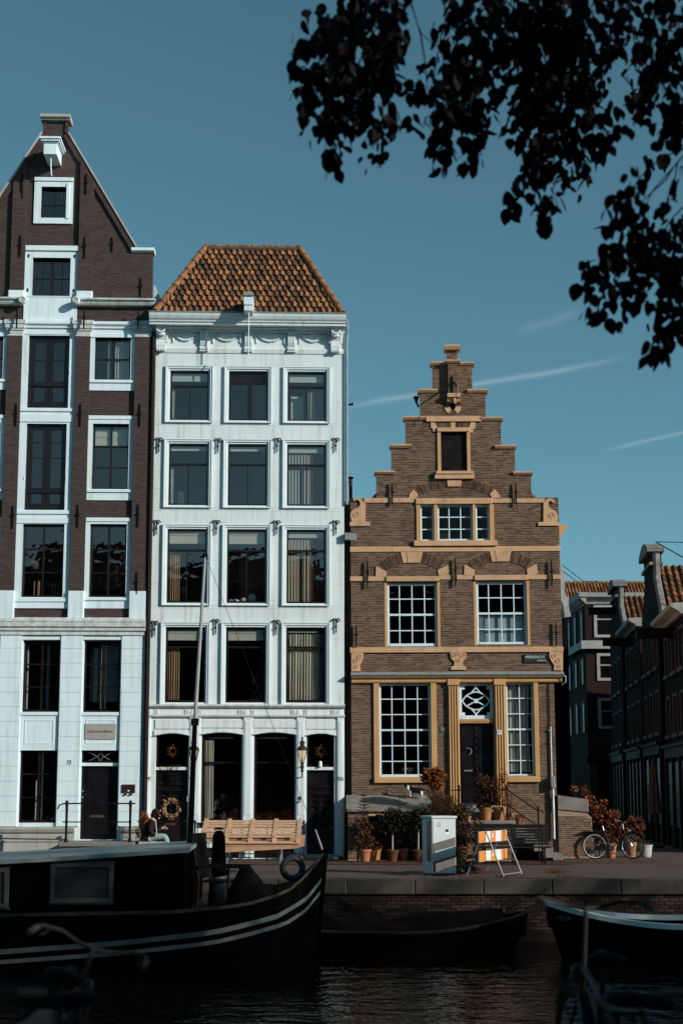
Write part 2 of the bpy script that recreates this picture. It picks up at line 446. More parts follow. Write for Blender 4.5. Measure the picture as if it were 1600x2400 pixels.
def pane(parent, x0, x1, y, z0, z1, mt):
    k = (round(x1 - x0, 3), round(z1 - z0, 3), mt.name)
    if k not in _pane:
        _pane[k] = MB().box(-k[0] / 2, k[0] / 2, 0, 0.004, -k[1] / 2, k[1] / 2).mesh('pane', mt)
    return inst('pane', _pane[k], parent, ((x0 + x1) / 2, y, (z0 + z1) / 2), (random.uniform(-.004, .004), 0, random.uniform(-.006, .006)))
def curtain(parent, x0, x1, z0, z1, y, mt, folds=9, amp=0.03, gather=0.0, name='curtain', seed=0):
    rg = random.Random(seed + int(x0 * 100)); n = folds * 8; mb = MB(); rows = 9
    ph = [rg.uniform(-.5, .5) for _ in range(folds + 2)]
    def y_at(u, v):
        k = u * folds; i = int(k)
        return y + amp * (0.6 + 0.4 * v) * math.sin(2 * math.pi * k + ph[min(i, folds)]) + 0.3 * amp * math.sin(k * 1.7 + v)
    vs_ = []
    for side in (0, 0.008):
        for j in range(rows + 1):
            v = j / rows
            for i in range(n + 1):
                u = i / n
                xx = x0 + (x1 - x0) * (u * (1 - gather * math.sin(v * 3.1)) )
                vs_.append((xx, y_at(u, v) + side, z1 + (z0 - z1) * v))
    c = (n + 1) * (rows + 1); fs = []
    for j in range(rows):
        for i in range(n):
            a = j * (n + 1) + i
            fs.append((a, a + n + 1, a + n + 2, a + 1)); fs.append((c + a, c + a + 1, c + a + n + 2, c + a + n + 1))
    mb._add(vs_, fs)
    return mb.build(name, mt, parent, smooth=True)
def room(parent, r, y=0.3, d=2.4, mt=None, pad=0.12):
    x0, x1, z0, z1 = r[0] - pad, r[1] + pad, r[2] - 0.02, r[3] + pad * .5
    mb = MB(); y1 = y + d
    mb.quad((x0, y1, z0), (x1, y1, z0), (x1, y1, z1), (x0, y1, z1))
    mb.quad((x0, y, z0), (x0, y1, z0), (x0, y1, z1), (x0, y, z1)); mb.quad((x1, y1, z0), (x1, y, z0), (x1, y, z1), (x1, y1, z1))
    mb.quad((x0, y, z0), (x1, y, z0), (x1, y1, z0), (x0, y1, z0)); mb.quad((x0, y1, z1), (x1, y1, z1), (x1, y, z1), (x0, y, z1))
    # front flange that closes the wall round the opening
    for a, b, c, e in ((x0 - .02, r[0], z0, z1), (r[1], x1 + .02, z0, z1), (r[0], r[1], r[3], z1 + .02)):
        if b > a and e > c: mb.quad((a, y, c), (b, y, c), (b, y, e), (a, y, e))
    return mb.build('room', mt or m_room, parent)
def window(parent, r, xs=(0.5,), zs=(), y=0.12, fw=0.055, bw=0.03, fmat=None, gmat=None, dep=0.07, main=None, mainw=0.055, rm=True, bmat=None, name='window', ry=0.24, segx=None):
    """frame + bars + panes. xs, zs: fractions of bars from the left and from the top; main: the wide bar (fraction from top)
    segx: per row list of xs that overrides"""
    fmat = fmat or m_frame; gmat = gmat or m_glass; bmat = bmat or fmat
    x0, x1, z0, z1 = r; mb = MB()
    mb.box(x0, x0 + fw, y, y + dep, z0, z1); mb.box(x1 - fw, x1, y, y + dep, z0, z1)
    mb.box(x0 + fw, x1 - fw, y + .002, y + dep, z1 - fw, z1); mb.box(x0 + fw, x1 - fw, y - .012, y + dep, z0, z0 + fw * 1.25)
    f = mb.build(name, fmat, parent)
    a0, a1, b0, b1 = x0 + fw, x1 - fw, z0 + fw * 1.25, z1 - fw
    lv = sorted(set(list(zs) + ([main] if main is not None else [])))
    zed = [b1]
    for v in lv:
        zc = z1 - (z1 - z0) * v; hw = (mainw if v == main else bw) / 2
        MB().box(a0, a1, y + (.0 if v == main else .012), y + dep - .01, zc - hw, zc + hw).build('glazing_bar', bmat, f)
        zed += [zc + hw, zc - hw]
    zed.append(b0)
    for j in range(len(zed) // 2):
        t, bt = zed[2 * j], zed[2 * j + 1]
        cols = xs if segx is None else segx[j]
        xe = [a0]
        for u in cols:
            w_ = bw
            if isinstance(u, tuple): u, w_ = u
            xc = x0 + (x1 - x0) * u
            MB().box(xc - w_ / 2, xc + w_ / 2, y + .008, y + dep - .012, bt, t).build('glazing_bar', bmat, f)
            xe += [xc - w_ / 2, xc + w_ / 2]
        xe.append(a1)
        for i in range(len(xe) // 2):
            pane(f, xe[2 * i], xe[2 * i + 1], y + dep * 0.5, bt, t, gmat)
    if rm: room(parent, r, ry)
    return f
def surround(parent, r, wdt, y0, y1, mt, top=None, bot=None, name='window_surround'):
    """picture-frame architrave round a rect"""
    x0, x1, z0, z1 = r; t = wdt if top is None else top; b = wdt if bot is None else bot; mb = MB()
    mb.box(x0 - wdt, x0, y0, y1, z0 - b, z1 + t); mb.box(x1, x1 + wdt, y0, y1, z0 - b, z1 + t)
    mb.box(x0, x1, y0 + .003, y1, z1, z1 + t)
    if b > 0: mb.box(x0, x1, y0 + .003, y1, z0 - b, z0)
    return mb.build(name, mt, parent)
def text(parent, s, x, y, z, size, mt, name='lettering', ext=0.003, align='CENTER', shear=0.0, rot=None, sx=1.0):
    cu = bpy.data.curves.new(name, 'FONT'); cu.body = s; cu.size = size; cu.extrude = ext; cu.align_x = align; cu.align_y = 'CENTER'; cu.shear = shear
    cu.materials.append(mt)
    t_ = bpy.data.objects.new(name, cu); col.objects.link(t_)
    dg = bpy.context.evaluated_depsgraph_get(); me = bpy.data.meshes.new_from_object(t_.evaluated_get(dg))
    bpy.data.objects.remove(t_); 
    if not me.materials: me.materials.append(mt)
    o = link(bpy.data.objects.new(name, me), parent); o.location = (x, y, z); o.rotation_euler = rot or (R(90), 0, 0); o.scale = (sx, 1, 1)
    return o
# ================================================================ tall house, dark painted brick over a white base
BASE = Frame((0, 41.7, 0), R(1.8))
lo = BASE.m @ Vector((-8.8, 0, 0))
FL = Frame(lo, R(1.8))
HL = empty('brick_gable_house', m=FL.m)
tag(HL, 'tall dark brown brick gable house with white window bays and white ground floors', 'house')
def mir(r): return (-r[1], -r[0], r[2], r[3])
rt = FL.p('A', 1400, 1600)[0]                       # right edge
pil = (FL.p('B', 705, 430)[0], FL.p('B', 835, 430)[0])
pir = (FL.p('B', 1250, 430)[0], rt)
z_corn = FL.p('C', 700, 1050)[1]; z_corn0 = FL.p('C', 700, 1212)[1]
z_cap0 = FL.p('B', 760, 435)[1]; z_cap1 = FL.p('B', 760, 300)[1]
z_sh0 = FL.p('A', 1000, 1880)[1]; z_sh1 = FL.p('A', 1000, 1822)[1]
z_shoulder = FL.p('A', 1310, 1375)[1]
sx, sz = FL.p('A', 632, 290); ex, ez = FL.p('A', 1255, 1340)
st = FL.p('A', 520, 165)[1]
hs = 0.5 * (FL.p('A', 632, 200)[0] - FL.p('A', 415, 200)[0])
def slope_x(z): return hs + 0.02 + (ex - sx) * (sz - z) / (sz - ez)
# --- openings
mid = [FL.r('B', 290, 420, 665, 1085), FL.r('B', 272, 1230, 640, 2022), FL.r('C', 235, 190, 615, 862)]
mid = [(-(r_[1] - r_[0]) / 2, (r_[1] - r_[0]) / 2, r_[2], r_[3]) for r_ in mid]
rgt = [FL.r('B', 885, 425, 1212, 826), FL.r('B', 855, 1230, 1185, 1830), FL.r('C', 825, 190, 1170, 862)]
x0r = sum(r_[0] for r_ in rgt) / 3; x1r = sum(r_[1] for r_ in rgt) / 3
rgt = [(x0r, x1r, r_[2], r_[3]) for r_ in rgt]
lft = [mir(r_) for r_ in rgt]
gtop = FL.r('A', 392, 780, 622, 1066); gsec = FL.r('A', 318, 1432, 667, 1783)
gtop = (-(gtop[1] - gtop[0]) / 2, (gtop[1] - gtop[0]) / 2, gtop[2], gtop[3]); gsec = (-(gsec[1] - gsec[0]) / 2, (gsec[1] - gsec[0]) / 2, gsec[2], gsec[3])
holes = mid + rgt + lft + [gtop, gsec]
# --- brick wall, stepped sheets up to the cornice and the gable above it
mb = MB()
wall_sheet(mb, [(-rt, rt, z_corn0 + .05, z_shoulder)], [h for h in holes if h is not gtop], 0, 0.22)
mb.prism([(-slope_x(z_shoulder), z_shoulder), (gtop[0], z_shoulder), (gtop[0], gtop[3]), (-slope_x(gtop[3]), gtop[3])], 0, 0.22)
mb.prism([(gtop[1], z_shoulder), (slope_x(z_shoulder), z_shoulder), (slope_x(gtop[3]), gtop[3]), (gtop[1], gtop[3])], 0, 0.22)
mb.prism([(gtop[0], z_shoulder), (gtop[1], z_shoulder), (gtop[1], gtop[2]), (gtop[0], gtop[2])], 0, 0.22)
mb.prism([(-slope_x(gtop[3]), gtop[3]), (slope_x(gtop[3]), gtop[3]), (slope_x(sz), sz), (hs, sz), (hs, st), (-hs, st), (-hs, sz), (-slope_x(sz), sz)], 0, 0.22)
wl = mb.build('wall', m_dwall, HL)
def iv_left(z):
    if z < z_shoulder: iv = [(-rt, rt)]
    elif z < sz: iv = [(-slope_x(z) + .0, slope_x(z))]
    else: iv = [(-hs, hs)]
    for h in holes:
        if h[2] - .03 < z < h[3] + .03: iv = cut(iv, h[0] - .02, h[1] + .02)
    if z < z_cap0: 
        iv = cut(iv, pil[0], pil[1]); iv = cut(iv, -pil[1], -pil[0]); iv = cut(iv, pir[0], 9); iv = cut(iv, -9, -pir[0])
    elif z > z_sh1:
        iv = cut(iv, pil[0], pil[1]); iv = cut(iv, -pil[1], -pil[0])
    return iv
bricks(wl, z_corn, st - .02, iv_left, 0.0, m_dbrick, m_dbrick1, singles=150, ch=0.052, proud=0.005, seed=3, joint=.009)
# --- brick pilasters with white pedestals and capitals
PD = 0.11
def pilaster(x0, x1, z0, z1, topslope=None, name='pilaster', seed=5):
    m_ = MB()
    if topslope: m_.prism([(x0, z0), (x1, z0), (x1, topslope(x1)), (x0, topslope(x0))], -PD, 0.0)
    else: m_.box(x0, x1, -PD, 0.0, z0, z1)
    o = m_.build(name, m_dwall, HL)
    def iv(z):
        if topslope and z > topslope(x1): 
            return [(x0 + .005, x0 + (x1 - x0) * max(0, (topslope(x0) - z) / (topslope(x0) - topslope(x1))))] if x0 > 0 else [(x1 - (x1 - x0) * max(0, (z1 - z) / .5), x1)]
        return [(x0 + .004, x1 - .004)]
    bricks(o, z0, z1 if not topslope else min(topslope(x0), topslope(x1)), iv, -PD, m_dbrick, m_dbrick1, singles=12, ch=0.052, proud=0.005, seed=seed, joint=.009)
    return o
z_ped = FL.p('C', 700, 808)[1]
for i, (a, b) in enumerate(((-pir[1], -pir[0]), (-pil[1], -pil[0]), pil, pir)):
    pilaster(a, b, z_ped, z_cap0, seed=20 + i)
    o = MB().cham(a - .02, b + .02, -PD - .03, 0.0, z_corn - .02, z_ped, .015).build('pedestal', m_white, HL)
    # capital: stepped moulding
    zz = z_cap0; m_ = MB()
    for k, (h, p_) in enumerate(((.17, .015), (.06, .045), (.13, .075), (.12, .10))):
        m_.box(a - p_, b + p_, -PD - p_, 0.0, zz, zz + h); zz += h
    m_.build('capital', m_stain, HL)
z_gp0 = FL.p('A', 780, 1745)[1]
def tsl(x): return sz + (hs + .02 - abs(x)) * (sz - ez) / (ex - sx) - 0.16
pilaster(pil[0], pil[1], z_gp0, tsl(pil[0]), tsl, seed=31); pilaster(-pil[1], -pil[0], z_gp0, tsl(pil[0]), tsl, seed=32)
zg1 = FL.p('A', 780, 1822)[1]
for s in (-1, 1):
    a, b = (pil if s > 0 else (-pil[1], -pil[0]))
    MB().cham(a - .03, b + .03, -PD - .04, 0.0, z_sh1 - .01, z_gp0, .02).build('pedestal', m_white, HL)
# --- sloping verge bands with white coping
for s in (-1, 1):
    dx, dz = ex - sx, ez - sz; ln = math.hypot(dx, dz); nx_, nz_ = -dz / ln, dx / ln
    p0 = (hs + .02, sz); p1 = (hs + .02 + dx, ez)
    def off(p, k): return (s * (p[0] - nx_ * k), p[1] - nz_ * k)
    poly = [off(p0, 0), off(p1, 0), off(p1, .17), off(p0, .17)]
    if s > 0: poly = poly[::-1]
    m_ = MB().prism(poly, -0.07, 0.02); m_.build('verge_band', m_dwall, HL, fix=True)
    poly = [off(p0, -.05), off(p1, -.05), off(p1, 0), off(p0, 0)]
    MB().prism(poly, -0.10, 0.26).build('coping', m_stonel, HL, fix=True)
# stack on top, shoulders
m_ = MB()
m_.box(-hs - .02, -hs + .07, -.06, 0, sz, st - .03); m_.box(hs - .07, hs + .02, -.06, 0, sz, st - .03)
m_.build('stack_edge', m_dwall, HL)
MB().prof([(-.12, st - .04), (-.12, st - .02), (-.2, st + .03), (-.2, st + .12), (.34, st + .12), (.34, st - .04)], -hs - .09, hs + .09).build('cap_stone', m_stonel, HL)
xs0 = FL.p('A', 1210, 1360)[0]; xs1 = FL.p('A', 1422, 1360)[0]
for s in (-1, 1):
    a, b = (xs0, xs1) if s > 0 else (-xs1, -xs0)
    MB().prof([(-.03, z_shoulder - .03), (-.10, z_shoulder + .02), (-.10, z_shoulder + .11), (.3, z_shoulder + .11), (.3, z_shoulder - .03)], a, b).build('shoulder_stone', m_white, HL)
# --- shoulder cornice with volutes
zc_ = (z_sh0 + z_sh1) / 2
for s in (-1, 1):
    a, b = FL.p('A', 712, 1848)[0], rt + .12
    if s < 0: a, b = -b, -a
    h = z_sh1 - z_sh0
    MB().prof([(0, z_sh0), (-.16, z_sh0 + .01), (-.20, z_sh0 + h * .35), (-.17, z_sh0 + h * .5), (-.26, z_sh0 + h * .75), (-.26, z_sh1), (0, z_sh1 + .06)], a, b).build('cornice', m_stain, HL)
    vx = FL.p('A', 712, 1848)[0] * s
    v = MB().lathe([(.10, 0), (.125, .02), (.125, .12)], (vx, -.31, zc_), 18, 'y')
    v.torus((vx, -.312, zc_), .085, .018, 18, 6); v.torus((vx, -.312, zc_), .035, .016, 12, 6)
    v.build('volute', m_stain, HL, smooth=False)
# --- white centre bay boards
bx = pil[0] - .004
zb0 = z_corn + .32
z_m0 = FL.p('C', 400, 965)[1]
wc = [(-bx, bx, z_m0, FL.p('A', 480, 1790)[1])]
m_ = wall_sheet(MB(), wc, mid, -0.035, 0.16); m_.build('window_bay_board', m_white, HL)
for r_, (za, zb) in zip(mid, ((None, None),) * 3): pass
for (za, zb, pr) in ((FL.p('B', 450, 1118)[1], FL.p('B', 450, 1090)[1], .07), (FL.p('B', 450, 1215)[1], FL.p('B', 450, 1145)[1], .06), (FL.p('C', 430, 100)[1], FL.p('C', 430, 70)[1], .07), (FL.p('C', 430, 185)[1], FL.p('C', 430, 130)[1], .055), (FL.p('C', 400, 905)[1], FL.p('C', 400, 868)[1], .075), (FL.p('C', 400, 965)[1], FL.p('C', 400, 912)[1], .055)):
    MB().box(-bx, bx, -pr, -0.03, za, zb).build('moulding', m_trimw, HL, bevel=.008)
# white architrave between capitals
for a, b in ((-pil[0], pil[0]), (pil[1], pir[0]), (-pir[0], -pil[1])):
    zt, zb = z_cap1, FL.p('B', 460, 410)[1]
    MB().prof([(0, zb), (-.05, zb), (-.05, zb + .16), (-.1, zb + .19), (-.1, zb + .24), (-.16, zb + .3), (-.16, zt), (0, zt + .03)], a + .02, b - .02).build('architrave', m_trimw, HL)
# right and left bay surrounds
z0s = [FL.p('B', 1030, 925)[1], FL.p('B', 1010, 1932)[1], FL.p('C', 980, 965)[1]]
z1s = [FL.p('B', 1030, 405)[1], FL.p('B', 1010, 1155)[1], FL.p('C', 1000, 132)[1]]
for side in (1, -1):
    for k in range(3):
        r_ = rgt[k] if side > 0 else lft[k]
        out = (pil[1] + .004, pir[0] - .004, z0s[k], z1s[k])
        if side < 0: out = mir(out)
        wall_sheet(MB(), [out], [r_], -0.035, 0.16).build('window_surround', m_white, HL)
        MB().box(out[0], out[1], -.075, -.03, r_[2] - .10, r_[2] - .02).build('sill', m_trimw, HL, bevel=.01)
        MB().box(out[0] + .003, out[1] - .003, -.06, -.03, out[3] - .12, out[3] - .004).build('lintel_board', m_trimw, HL, bevel=.008)
# gable window surrounds
o_ = FL.r('A', 330, 697, 685, 1118); hw = (o_[1] - o_[0]) / 2
wall_sheet(MB(), [(-hw, hw, o_[2], o_[3])], [gtop], -0.05, 0.16).build('window_surround', m_white, HL)
MB().box(-hw - .01, hw + .01, -.085, -.04, o_[3] - .12, o_[3]).build('lintel_board', m_white, HL, bevel=.01)
MB().box(gtop[1] + .01, gtop[1] + .10, -.075, -.04, gtop[2] - .02, gtop[3] + .12).build('shutter_rebate', m_trimw, HL)
o_ = FL.r('A', 258, 1325, 720, 1792)
wall_sheet(MB(), [(-bx, bx, o_[2], o_[3])], [gsec], -0.05, 0.16).build('window_surround', m_white, HL)
MB().box(-bx + .0, bx - .0, -.10, -.04, o_[3] - .16, o_[3]).build('lintel_board', m_white, HL, bevel=.012)
for s in (-1, 1):
    for zz in (FL.p('A', 280, 1415)[1], FL.p('A', 270, 1730)[1]):
        MB().box(s * (bx - .11) - .02, s * (bx - .11) + .02, -.065, -.045, zz - .05, zz + .05).build('hinge_plate', m_iron, HL)
# --- windows
W_ = window
f = W_(HL, gtop, (0.5,), (0.53,), fw=.045, bw=.022)
f = W_(HL, gsec, (0.25, (0.5, .09), 0.76), (0.5,), fw=.045, bw=.022)
for k in (0, 1):
    r_ = mid[k]
    # double loading doors: leaves with glazing, a rail and lower panels
    h = r_[3] - r_[2]; rail = .63 if k == 0 else .745
    lf = MB(); x0, x1, z0, z1 = r_
    dn = MB().box(x0, x0 + .05, .08, .16, z0, z1).box(x1 - .05, x1, .08, .16, z0, z1).box(x0 + .05, x1 - .05, .08, .16, z1 - .05, z1).box(x0 + .05, x1 - .05, .07, .16, z0, z0 + .06).build('loading_door', m_frame, HL)
    zr = z1 - h * rail
    for s in (0, 1):
        a = x0 + .05 if s == 0 else .004; b = -.004 if s == 0 else x1 - .05
        l_ = MB()
        l_.box(a, a + .1, .1, .15, z0 + .06, z1 - .05); l_.box(b - .1, b, .1, .15, z0 + .06, z1 - .05)
        l_.box(a + .1, b - .1, .102, .15, z1 - .16, z1 - .05); l_.box(a + .1, b - .1, .102, .15, zr - .1, zr + .02); l_.box(a + .1, b - .1, .102, .15, z0 + .06, z0 + .22)
        l_.box(a + .1, b - .1, .108, .148, zr + (z1 - zr) * .48 - .012, zr + (z1 - zr) * .48 + .012)
        if k == 1: l_.box(a + .1, b - .1, .108, .148, zr + (z1 - zr) * .72 - .012, zr + (z1 - zr) * .72 + .012)
        o = l_.build('door_leaf', m_frame, dn)
        pane(dn, a + .1, b - .1, .125, zr + .02, z1 - .16, m_glass)
        pane(dn, a + .1, b - .1, .125, z0 + .22, zr - .1, m_glass)
        for q in (a + .1, b - .112):
            MB().box(q, q + .012, .095, .11, z0 + .22, zr - .1).box(q, q + .012, .095, .11, zr + .02, z1 - .16).build('glazing_bead', m_frame, dn)
        xg = x0 - .02 if s == 0 else x1 + .02
        MB().torus((xg, .03, zr + .28), .075, .012, 12, 6, 'x').build('pull_ring', m_trimw, dn)
    MB().box(x0 + .01, x1 - .01, .055, .082, zr - .14, zr - .06).build('guard_rail', m_frame, dn)
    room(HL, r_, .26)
curtain(dn, .18, .48, mid[1][2] + 1.0, mid[1][3] - .2, .3, m_brownc, 6, .025)
f = W_(HL, mid[2], (0.49,), (0.335, 0.655), fw=.06, bw=.045)
fl = W_(HL, rgt[0], ((0.5, .07),), (0.5,), fw=.05, bw=.04)
curtain(fl, x0r + (x1r - x0r) * .5, x1r - .05, rgt[0][2] + .05, rgt[0][3] - .05, .22, m_net, 6, .035)
MB().box(x0r + .38, x0r + .43, .2, .23, rgt[0][2] + .07, rgt[0][3] - .05).build('curtain_edge', m_net, fl)
fl = W_(HL, rgt[1], ((0.5, .06),), (0.335, 0.655), fw=.05, bw=.03, main=.335, mainw=.05)
zt_ = rgt[1][3] - (rgt[1][3] - rgt[1][2]) * .31
b_ = MB()
for k in range(4): b_.box(x0r + .06, x1r - .06, .19 + (k % 2) * .012, .21 + (k % 2) * .012, zt_ + k * .125, zt_ + k * .125 + .122)
b_.build('roller_blind', m_blind, fl)
W_(HL, rgt[2], ((0.5, .06),), (0.34, 0.66), fw=.06, bw=.03)
for k in range(3): W_(HL, lft[k], ((0.5, .06),), (0.34, 0.66) if k else (0.5,), fw=.05, bw=.035)
# things standing on the sill of the third-floor window
def candle(x, z, h, par, y=.4):
    c = MB().lathe([(.035, 0), (.035, .02), (.012, .04), (.012, .10), (.02, .11), (.011, .112), (.011, .112 + h), (.003, .115 + h)], (x, y, z), 10)
    o = c.build('candlestick', M_candle, None, smooth=True)
    o.matrix_world = FL.m
    tag(o, 'pale candle on a brass stick behind a tall black window of the dark brick house', 'candle', 'candles on the window sill of the dark brick house')
M_candle = M('candle_wax', (0.55, 0.32, 0.20), (0.45, 0.25, 0.14), 4, 0.5)
zs_ = mid[2][2] + .075
MB().box(mid[2][0] + .05, mid[2][1] - .05, .22, .5, zs_ - .03, zs_).build('window_board', m_room, HL)
for x_, h_ in ((-.30, .36), (-.19, .42), (-.15, .38), (.24, .30), (.32, .34), (.40, .30)): candle(x_, zs_, h_, HL)
lm = MB()
for k in range(12): lm.torus((-.32, .55, zs_ + .95), .2 * math.cos((k - 5.5) / 6.2), .012, 20, 5, 'z') if 0 else None
lm.lathe([(.05, -.16), (.13, -.13), (.19, -.06), (.205, 0), (.19, .07), (.13, .14), (.04, .17), (.006, .18), (.006, .75)], (-.34, .62, zs_ + .95), 18)
o = lm.build('pendant_lamp', M('paper_shade', (0.12, .09, .075), (0.08, .06, .05), 3, .8), None, smooth=True); o.matrix_world = FL.m
tag(o, 'round pendant lamp hanging behind the window with the candles', 'lamp')
# --- wall anchors
def anchor(par, x, z0, z1, y, knob=True):
    m_ = MB(); zc = z0 + (z1 - z0) * .55
    m_.prism([(x - .018, z0), (x + .018, z0), (x + .026, zc), (x + .016, z1 - .04), (x, z1), (x - .016, z1 - .04), (x - .026, zc)], y - .035, y + .005)
    m_.box(x - .055, x + .055, y - .05, y - .03, zc - .02, zc + .02)
    return m_.build('wall_anchor', m_iron, par, fix=True)
for (zz, x, y0, y1, yo) in (('A', 792, 655, 845, -PD), ('A', 202, 635, 828, -PD), ('A', 778, 1232, 1432, -PD), ('A', 186, 1218, 1418, -PD), ('A', 1030, 1240, 1376, 0), ('A', 1292, 1612, 1786, 0),
        ('B', 772, 168, 362, -.28), ('B', 155, 155, 352, -.28), ('B', 1268, 168, 362, -.28), ('B', 738, 1042, 1252, -PD), ('B', 147, 1040, 1248, -PD), ('B', 1284, 1042, 1250, -PD),
        ('B', 715, 1968, 2180, -PD), ('B', 118, 1978, 2190, -PD), ('B', 1268, 1965, 2178, -PD), ('C', 1256, 630, 835, -PD)):
    a = FL.p(zz, x, y1, yo); b = FL.p(zz, x, y0, yo)
    anchor(HL, a[0], a[1], b[1], yo)
# --- first cornice and white rusticated base
zt, zb = z_corn, z_corn0
MB().prof([(.05, zb), (-.12, zb), (-.12, zb + .10), (-.17, zb + .13), (-.17, zb + .2), (-.22, zb + .24), (-.22, zt - .06), (-.14, zt - .01), (.05, zt)], -rt - .02, rt + .02).build('cornice', m_stain, HL)
for k in range(2):
    MB().box(-rt - .02, rt + .02, -.235 + .05 * k, -.1, zt - .14 - .13 * k, zt - .115 - .13 * k).build('moulding', m_stain, HL)
gw = [FL.r('C', 222, 1255, 560, 1915), FL.r('C', 780, 1255, 1112, 1917)]
lw = FL.r('D', 190, 622, 528, 1287); dt = FL.r('D', 752, 622, 1090, 736); dd = FL.r('D', 750, 765, 1087, 1440)
cxm = sum((gw[0][0], gw[0][1], lw[0], lw[1])) / 4; hwm = (gw[0][1] - gw[0][0]) / 2
cxr = sum((gw[1][0], gw[1][1], dd[0], dd[1])) / 4
A1 = (cxm - hwm, cxm + hwm, gw[0][2], gw[0][3]); A2 = (cxr - hwm, cxr + hwm, gw[1][2], gw[1][3]); A3 = (2 * cxm - cxr - hwm, 2 * cxm - cxr + hwm, gw[0][2], gw[0][3])
B1 = (A1[0], A1[1], lw[2], lw[3]); B3 = (A3[0], A3[1], lw[2], lw[3]); B2t = (A2[0], A2[1], dt[2], dt[3]); B2d = (A2[0], A2[1], dd[2], dd[3])
wall_sheet(MB(), [(-rt, rt, 0.05, z_corn0 + .02)], [A1, A2, A3, B1, B3, (A2[0], A2[1], dd[2], dt[3])], -.02, .2).build('base_wall', m_white, HL)
# rusticated pier blocks
js = [FL.p('C', 650, y_)[1] for y_ in (1212, 1335, 1470, 1602, 1738, 1870, 2007, 2142, 2277)] + [FL.p('D', 640, y_)[1] for y_ in (768, 905, 1040, 1182, 1320)]
piers = [(A1[1] + .03, A2[0] - .03), (A2[1] + .03, rt - .05), (A3[1] + .03, A1[0] - .03), (-rt, A3[0] - .03)]
for a, b in piers:
    for k in range(len(js) - 1):
        MB().cham(a, b, -.085 - random.uniform(0, .004), -.021, js[k + 1] + .0025, js[k] - .0025, .004).build('rusticated_block', m_white, HL)
for r_, nm in ((A1, 0), (A2, 1), (A3, 0)):
    MB().box(r_[0] - .02, r_[1] + .02, -.06, -.02, r_[3] + .005, r_[3] + .10).build('lintel_board', m_trimw, HL)
    MB().box(r_[0] - .02, r_[1] + .02, -.055, -.015, r_[2] - .10, r_[2] - .005).build('sill', m_trimw, HL)
    pz1 = FL.p('C', 350, 1962)[1]; pz0 = FL.p('C', 350, 2232)[1]
    for i, (g, yy) in enumerate(((0.0, -.026), (.09, -.032))):
        p_ = MB(); a, b = r_[0] + .02 + g, r_[1] - .02 - g; c, d = pz0 + g * .8, pz1 - g * .8; t = .035
        p_.box(a, b, yy, -.015, d - t, d).box(a, b, yy, -.015, c, c + t).box(a, a + t, yy + .002, -.015, c + t, d - t).box(b - t, b, yy + .002, -.015, c + t, d - t)
        p_.build('panel_moulding', m_trimw, HL)
for r_, zs2, cur in ((A1, (0.335, 0.65), 1), (A2, (0.335, 0.65), 2), (A3, (.335, .65), 0), (B1, (0.33, 0.65), 3), (B3, (0.33, 0.65), 0)):
    f = window(HL, r_, ((0.5, .065),), zs2, fw=.06, bw=.03, y=.10, main=zs2[0], mainw=.045)
    if cur == 1: MB().box(r_[0] + .64, r_[0] + .72, .3, .33, r_[2] + .1, r_[3] - .08).build('curtain_edge', m_grey, f); MB().box(r_[0] + .07, r_[0] + .1, .3, .36, r_[2] + .1, r_[3] - .08).build('shutter_edge', m_net, f)
    if cur == 2:
        MB().box(r_[0] + .5, r_[1] - .1, .34, .37, r_[2] + .32, r_[3] - .07).build('roller_blind', m_grey, f)
        MB().box(r_[0] + .10, r_[0] + .46, .55, .58, r_[2] + .32, r_[3] - .1).build('inner_blind', m_grey, f)
        MB().box(r_[0] + .22, r_[0] + .34, .5, .53, r_[2] + .32, r_[3] - .18).build('curtain_edge', m_net, f)
        MB().box(r_[0] + .47, r_[0] + .50, .28, .3, r_[2] + .1, r_[3] - .08).build('curtain_edge', m_net, f)
        MB().box(r_[0] + .585, r_[0] + .62, .28, .3, r_[2] + .1, r_[3] - .08).build('curtain_edge', m_net, f)
    if cur == 3: MB().box(r_[0] + .585, r_[0] + .635, .27, .3, r_[2] + .08, r_[3] - .06).build('curtain_edge', m_net, f); MB().box(r_[0] + .43, r_[0] + .455, .27, .3, r_[2] + .08, r_[2] + 1.2).build('curtain_edge', m_net, f)
# plaque
q = FL.r('C', 783, 2023, 1065, 2165)
m_plq = M('grey_plaque_stone', (0.36, 0.35, 0.32), (0.30, 0.29, 0.26), 6, .8, .1, 40)
pl = MB().box(A2[0] + .10, A2[1] - .09, -.05, -.015, q[2], q[3]).build('name_plaque', m_plq, HL)
text(pl, 'hetGrau·omilleum,', (A2[0] + A2[1]) / 2, -.052, (q[2] + q[3]) / 2, .125, m_gold, sx=.78)
# door with transom
t_ = window(HL, B2t, (), (), fw=.05, y=.10, rm=False, name='transom_window')
tr = MB(); cxx = (B2t[0] + B2t[1]) / 2; hz = B2t[3] - B2t[2]; zc = (B2t[2] + B2t[3]) / 2
for s in (-1, 1):
    tr.tube([(cxx + s * .38, .11, zc + .13), (cxx + s * .2, .11, zc + .06), (cxx + s * .06, .11, zc - .03), (cxx, .11, zc - .14)], .008, 6)
    tr.tube([(cxx + s * .38, .11, zc - .14), (cxx + s * .2, .11, zc - .06), (cxx + s * .06, .11, zc + .03), (cxx, .11, zc + .14)], .008, 6)
tr.build('glazing_tracery', m_grey, t_)
MB().box(B2t[0] - .02, B2t[1] + .02, .04, .16, B2d[3], B2t[2]).build('transom_bar', m_trimw, HL)
dr = MB(); x0, x1, z0, z1 = B2d
dr.box(x0, x1, .12, .17, z0, z1)
d_ = dr.build('front_door', m_door, HL)
pm = MB(); a, b, c, d = x0 + .15, x1 - .16, z0 + .16, z1 - .14
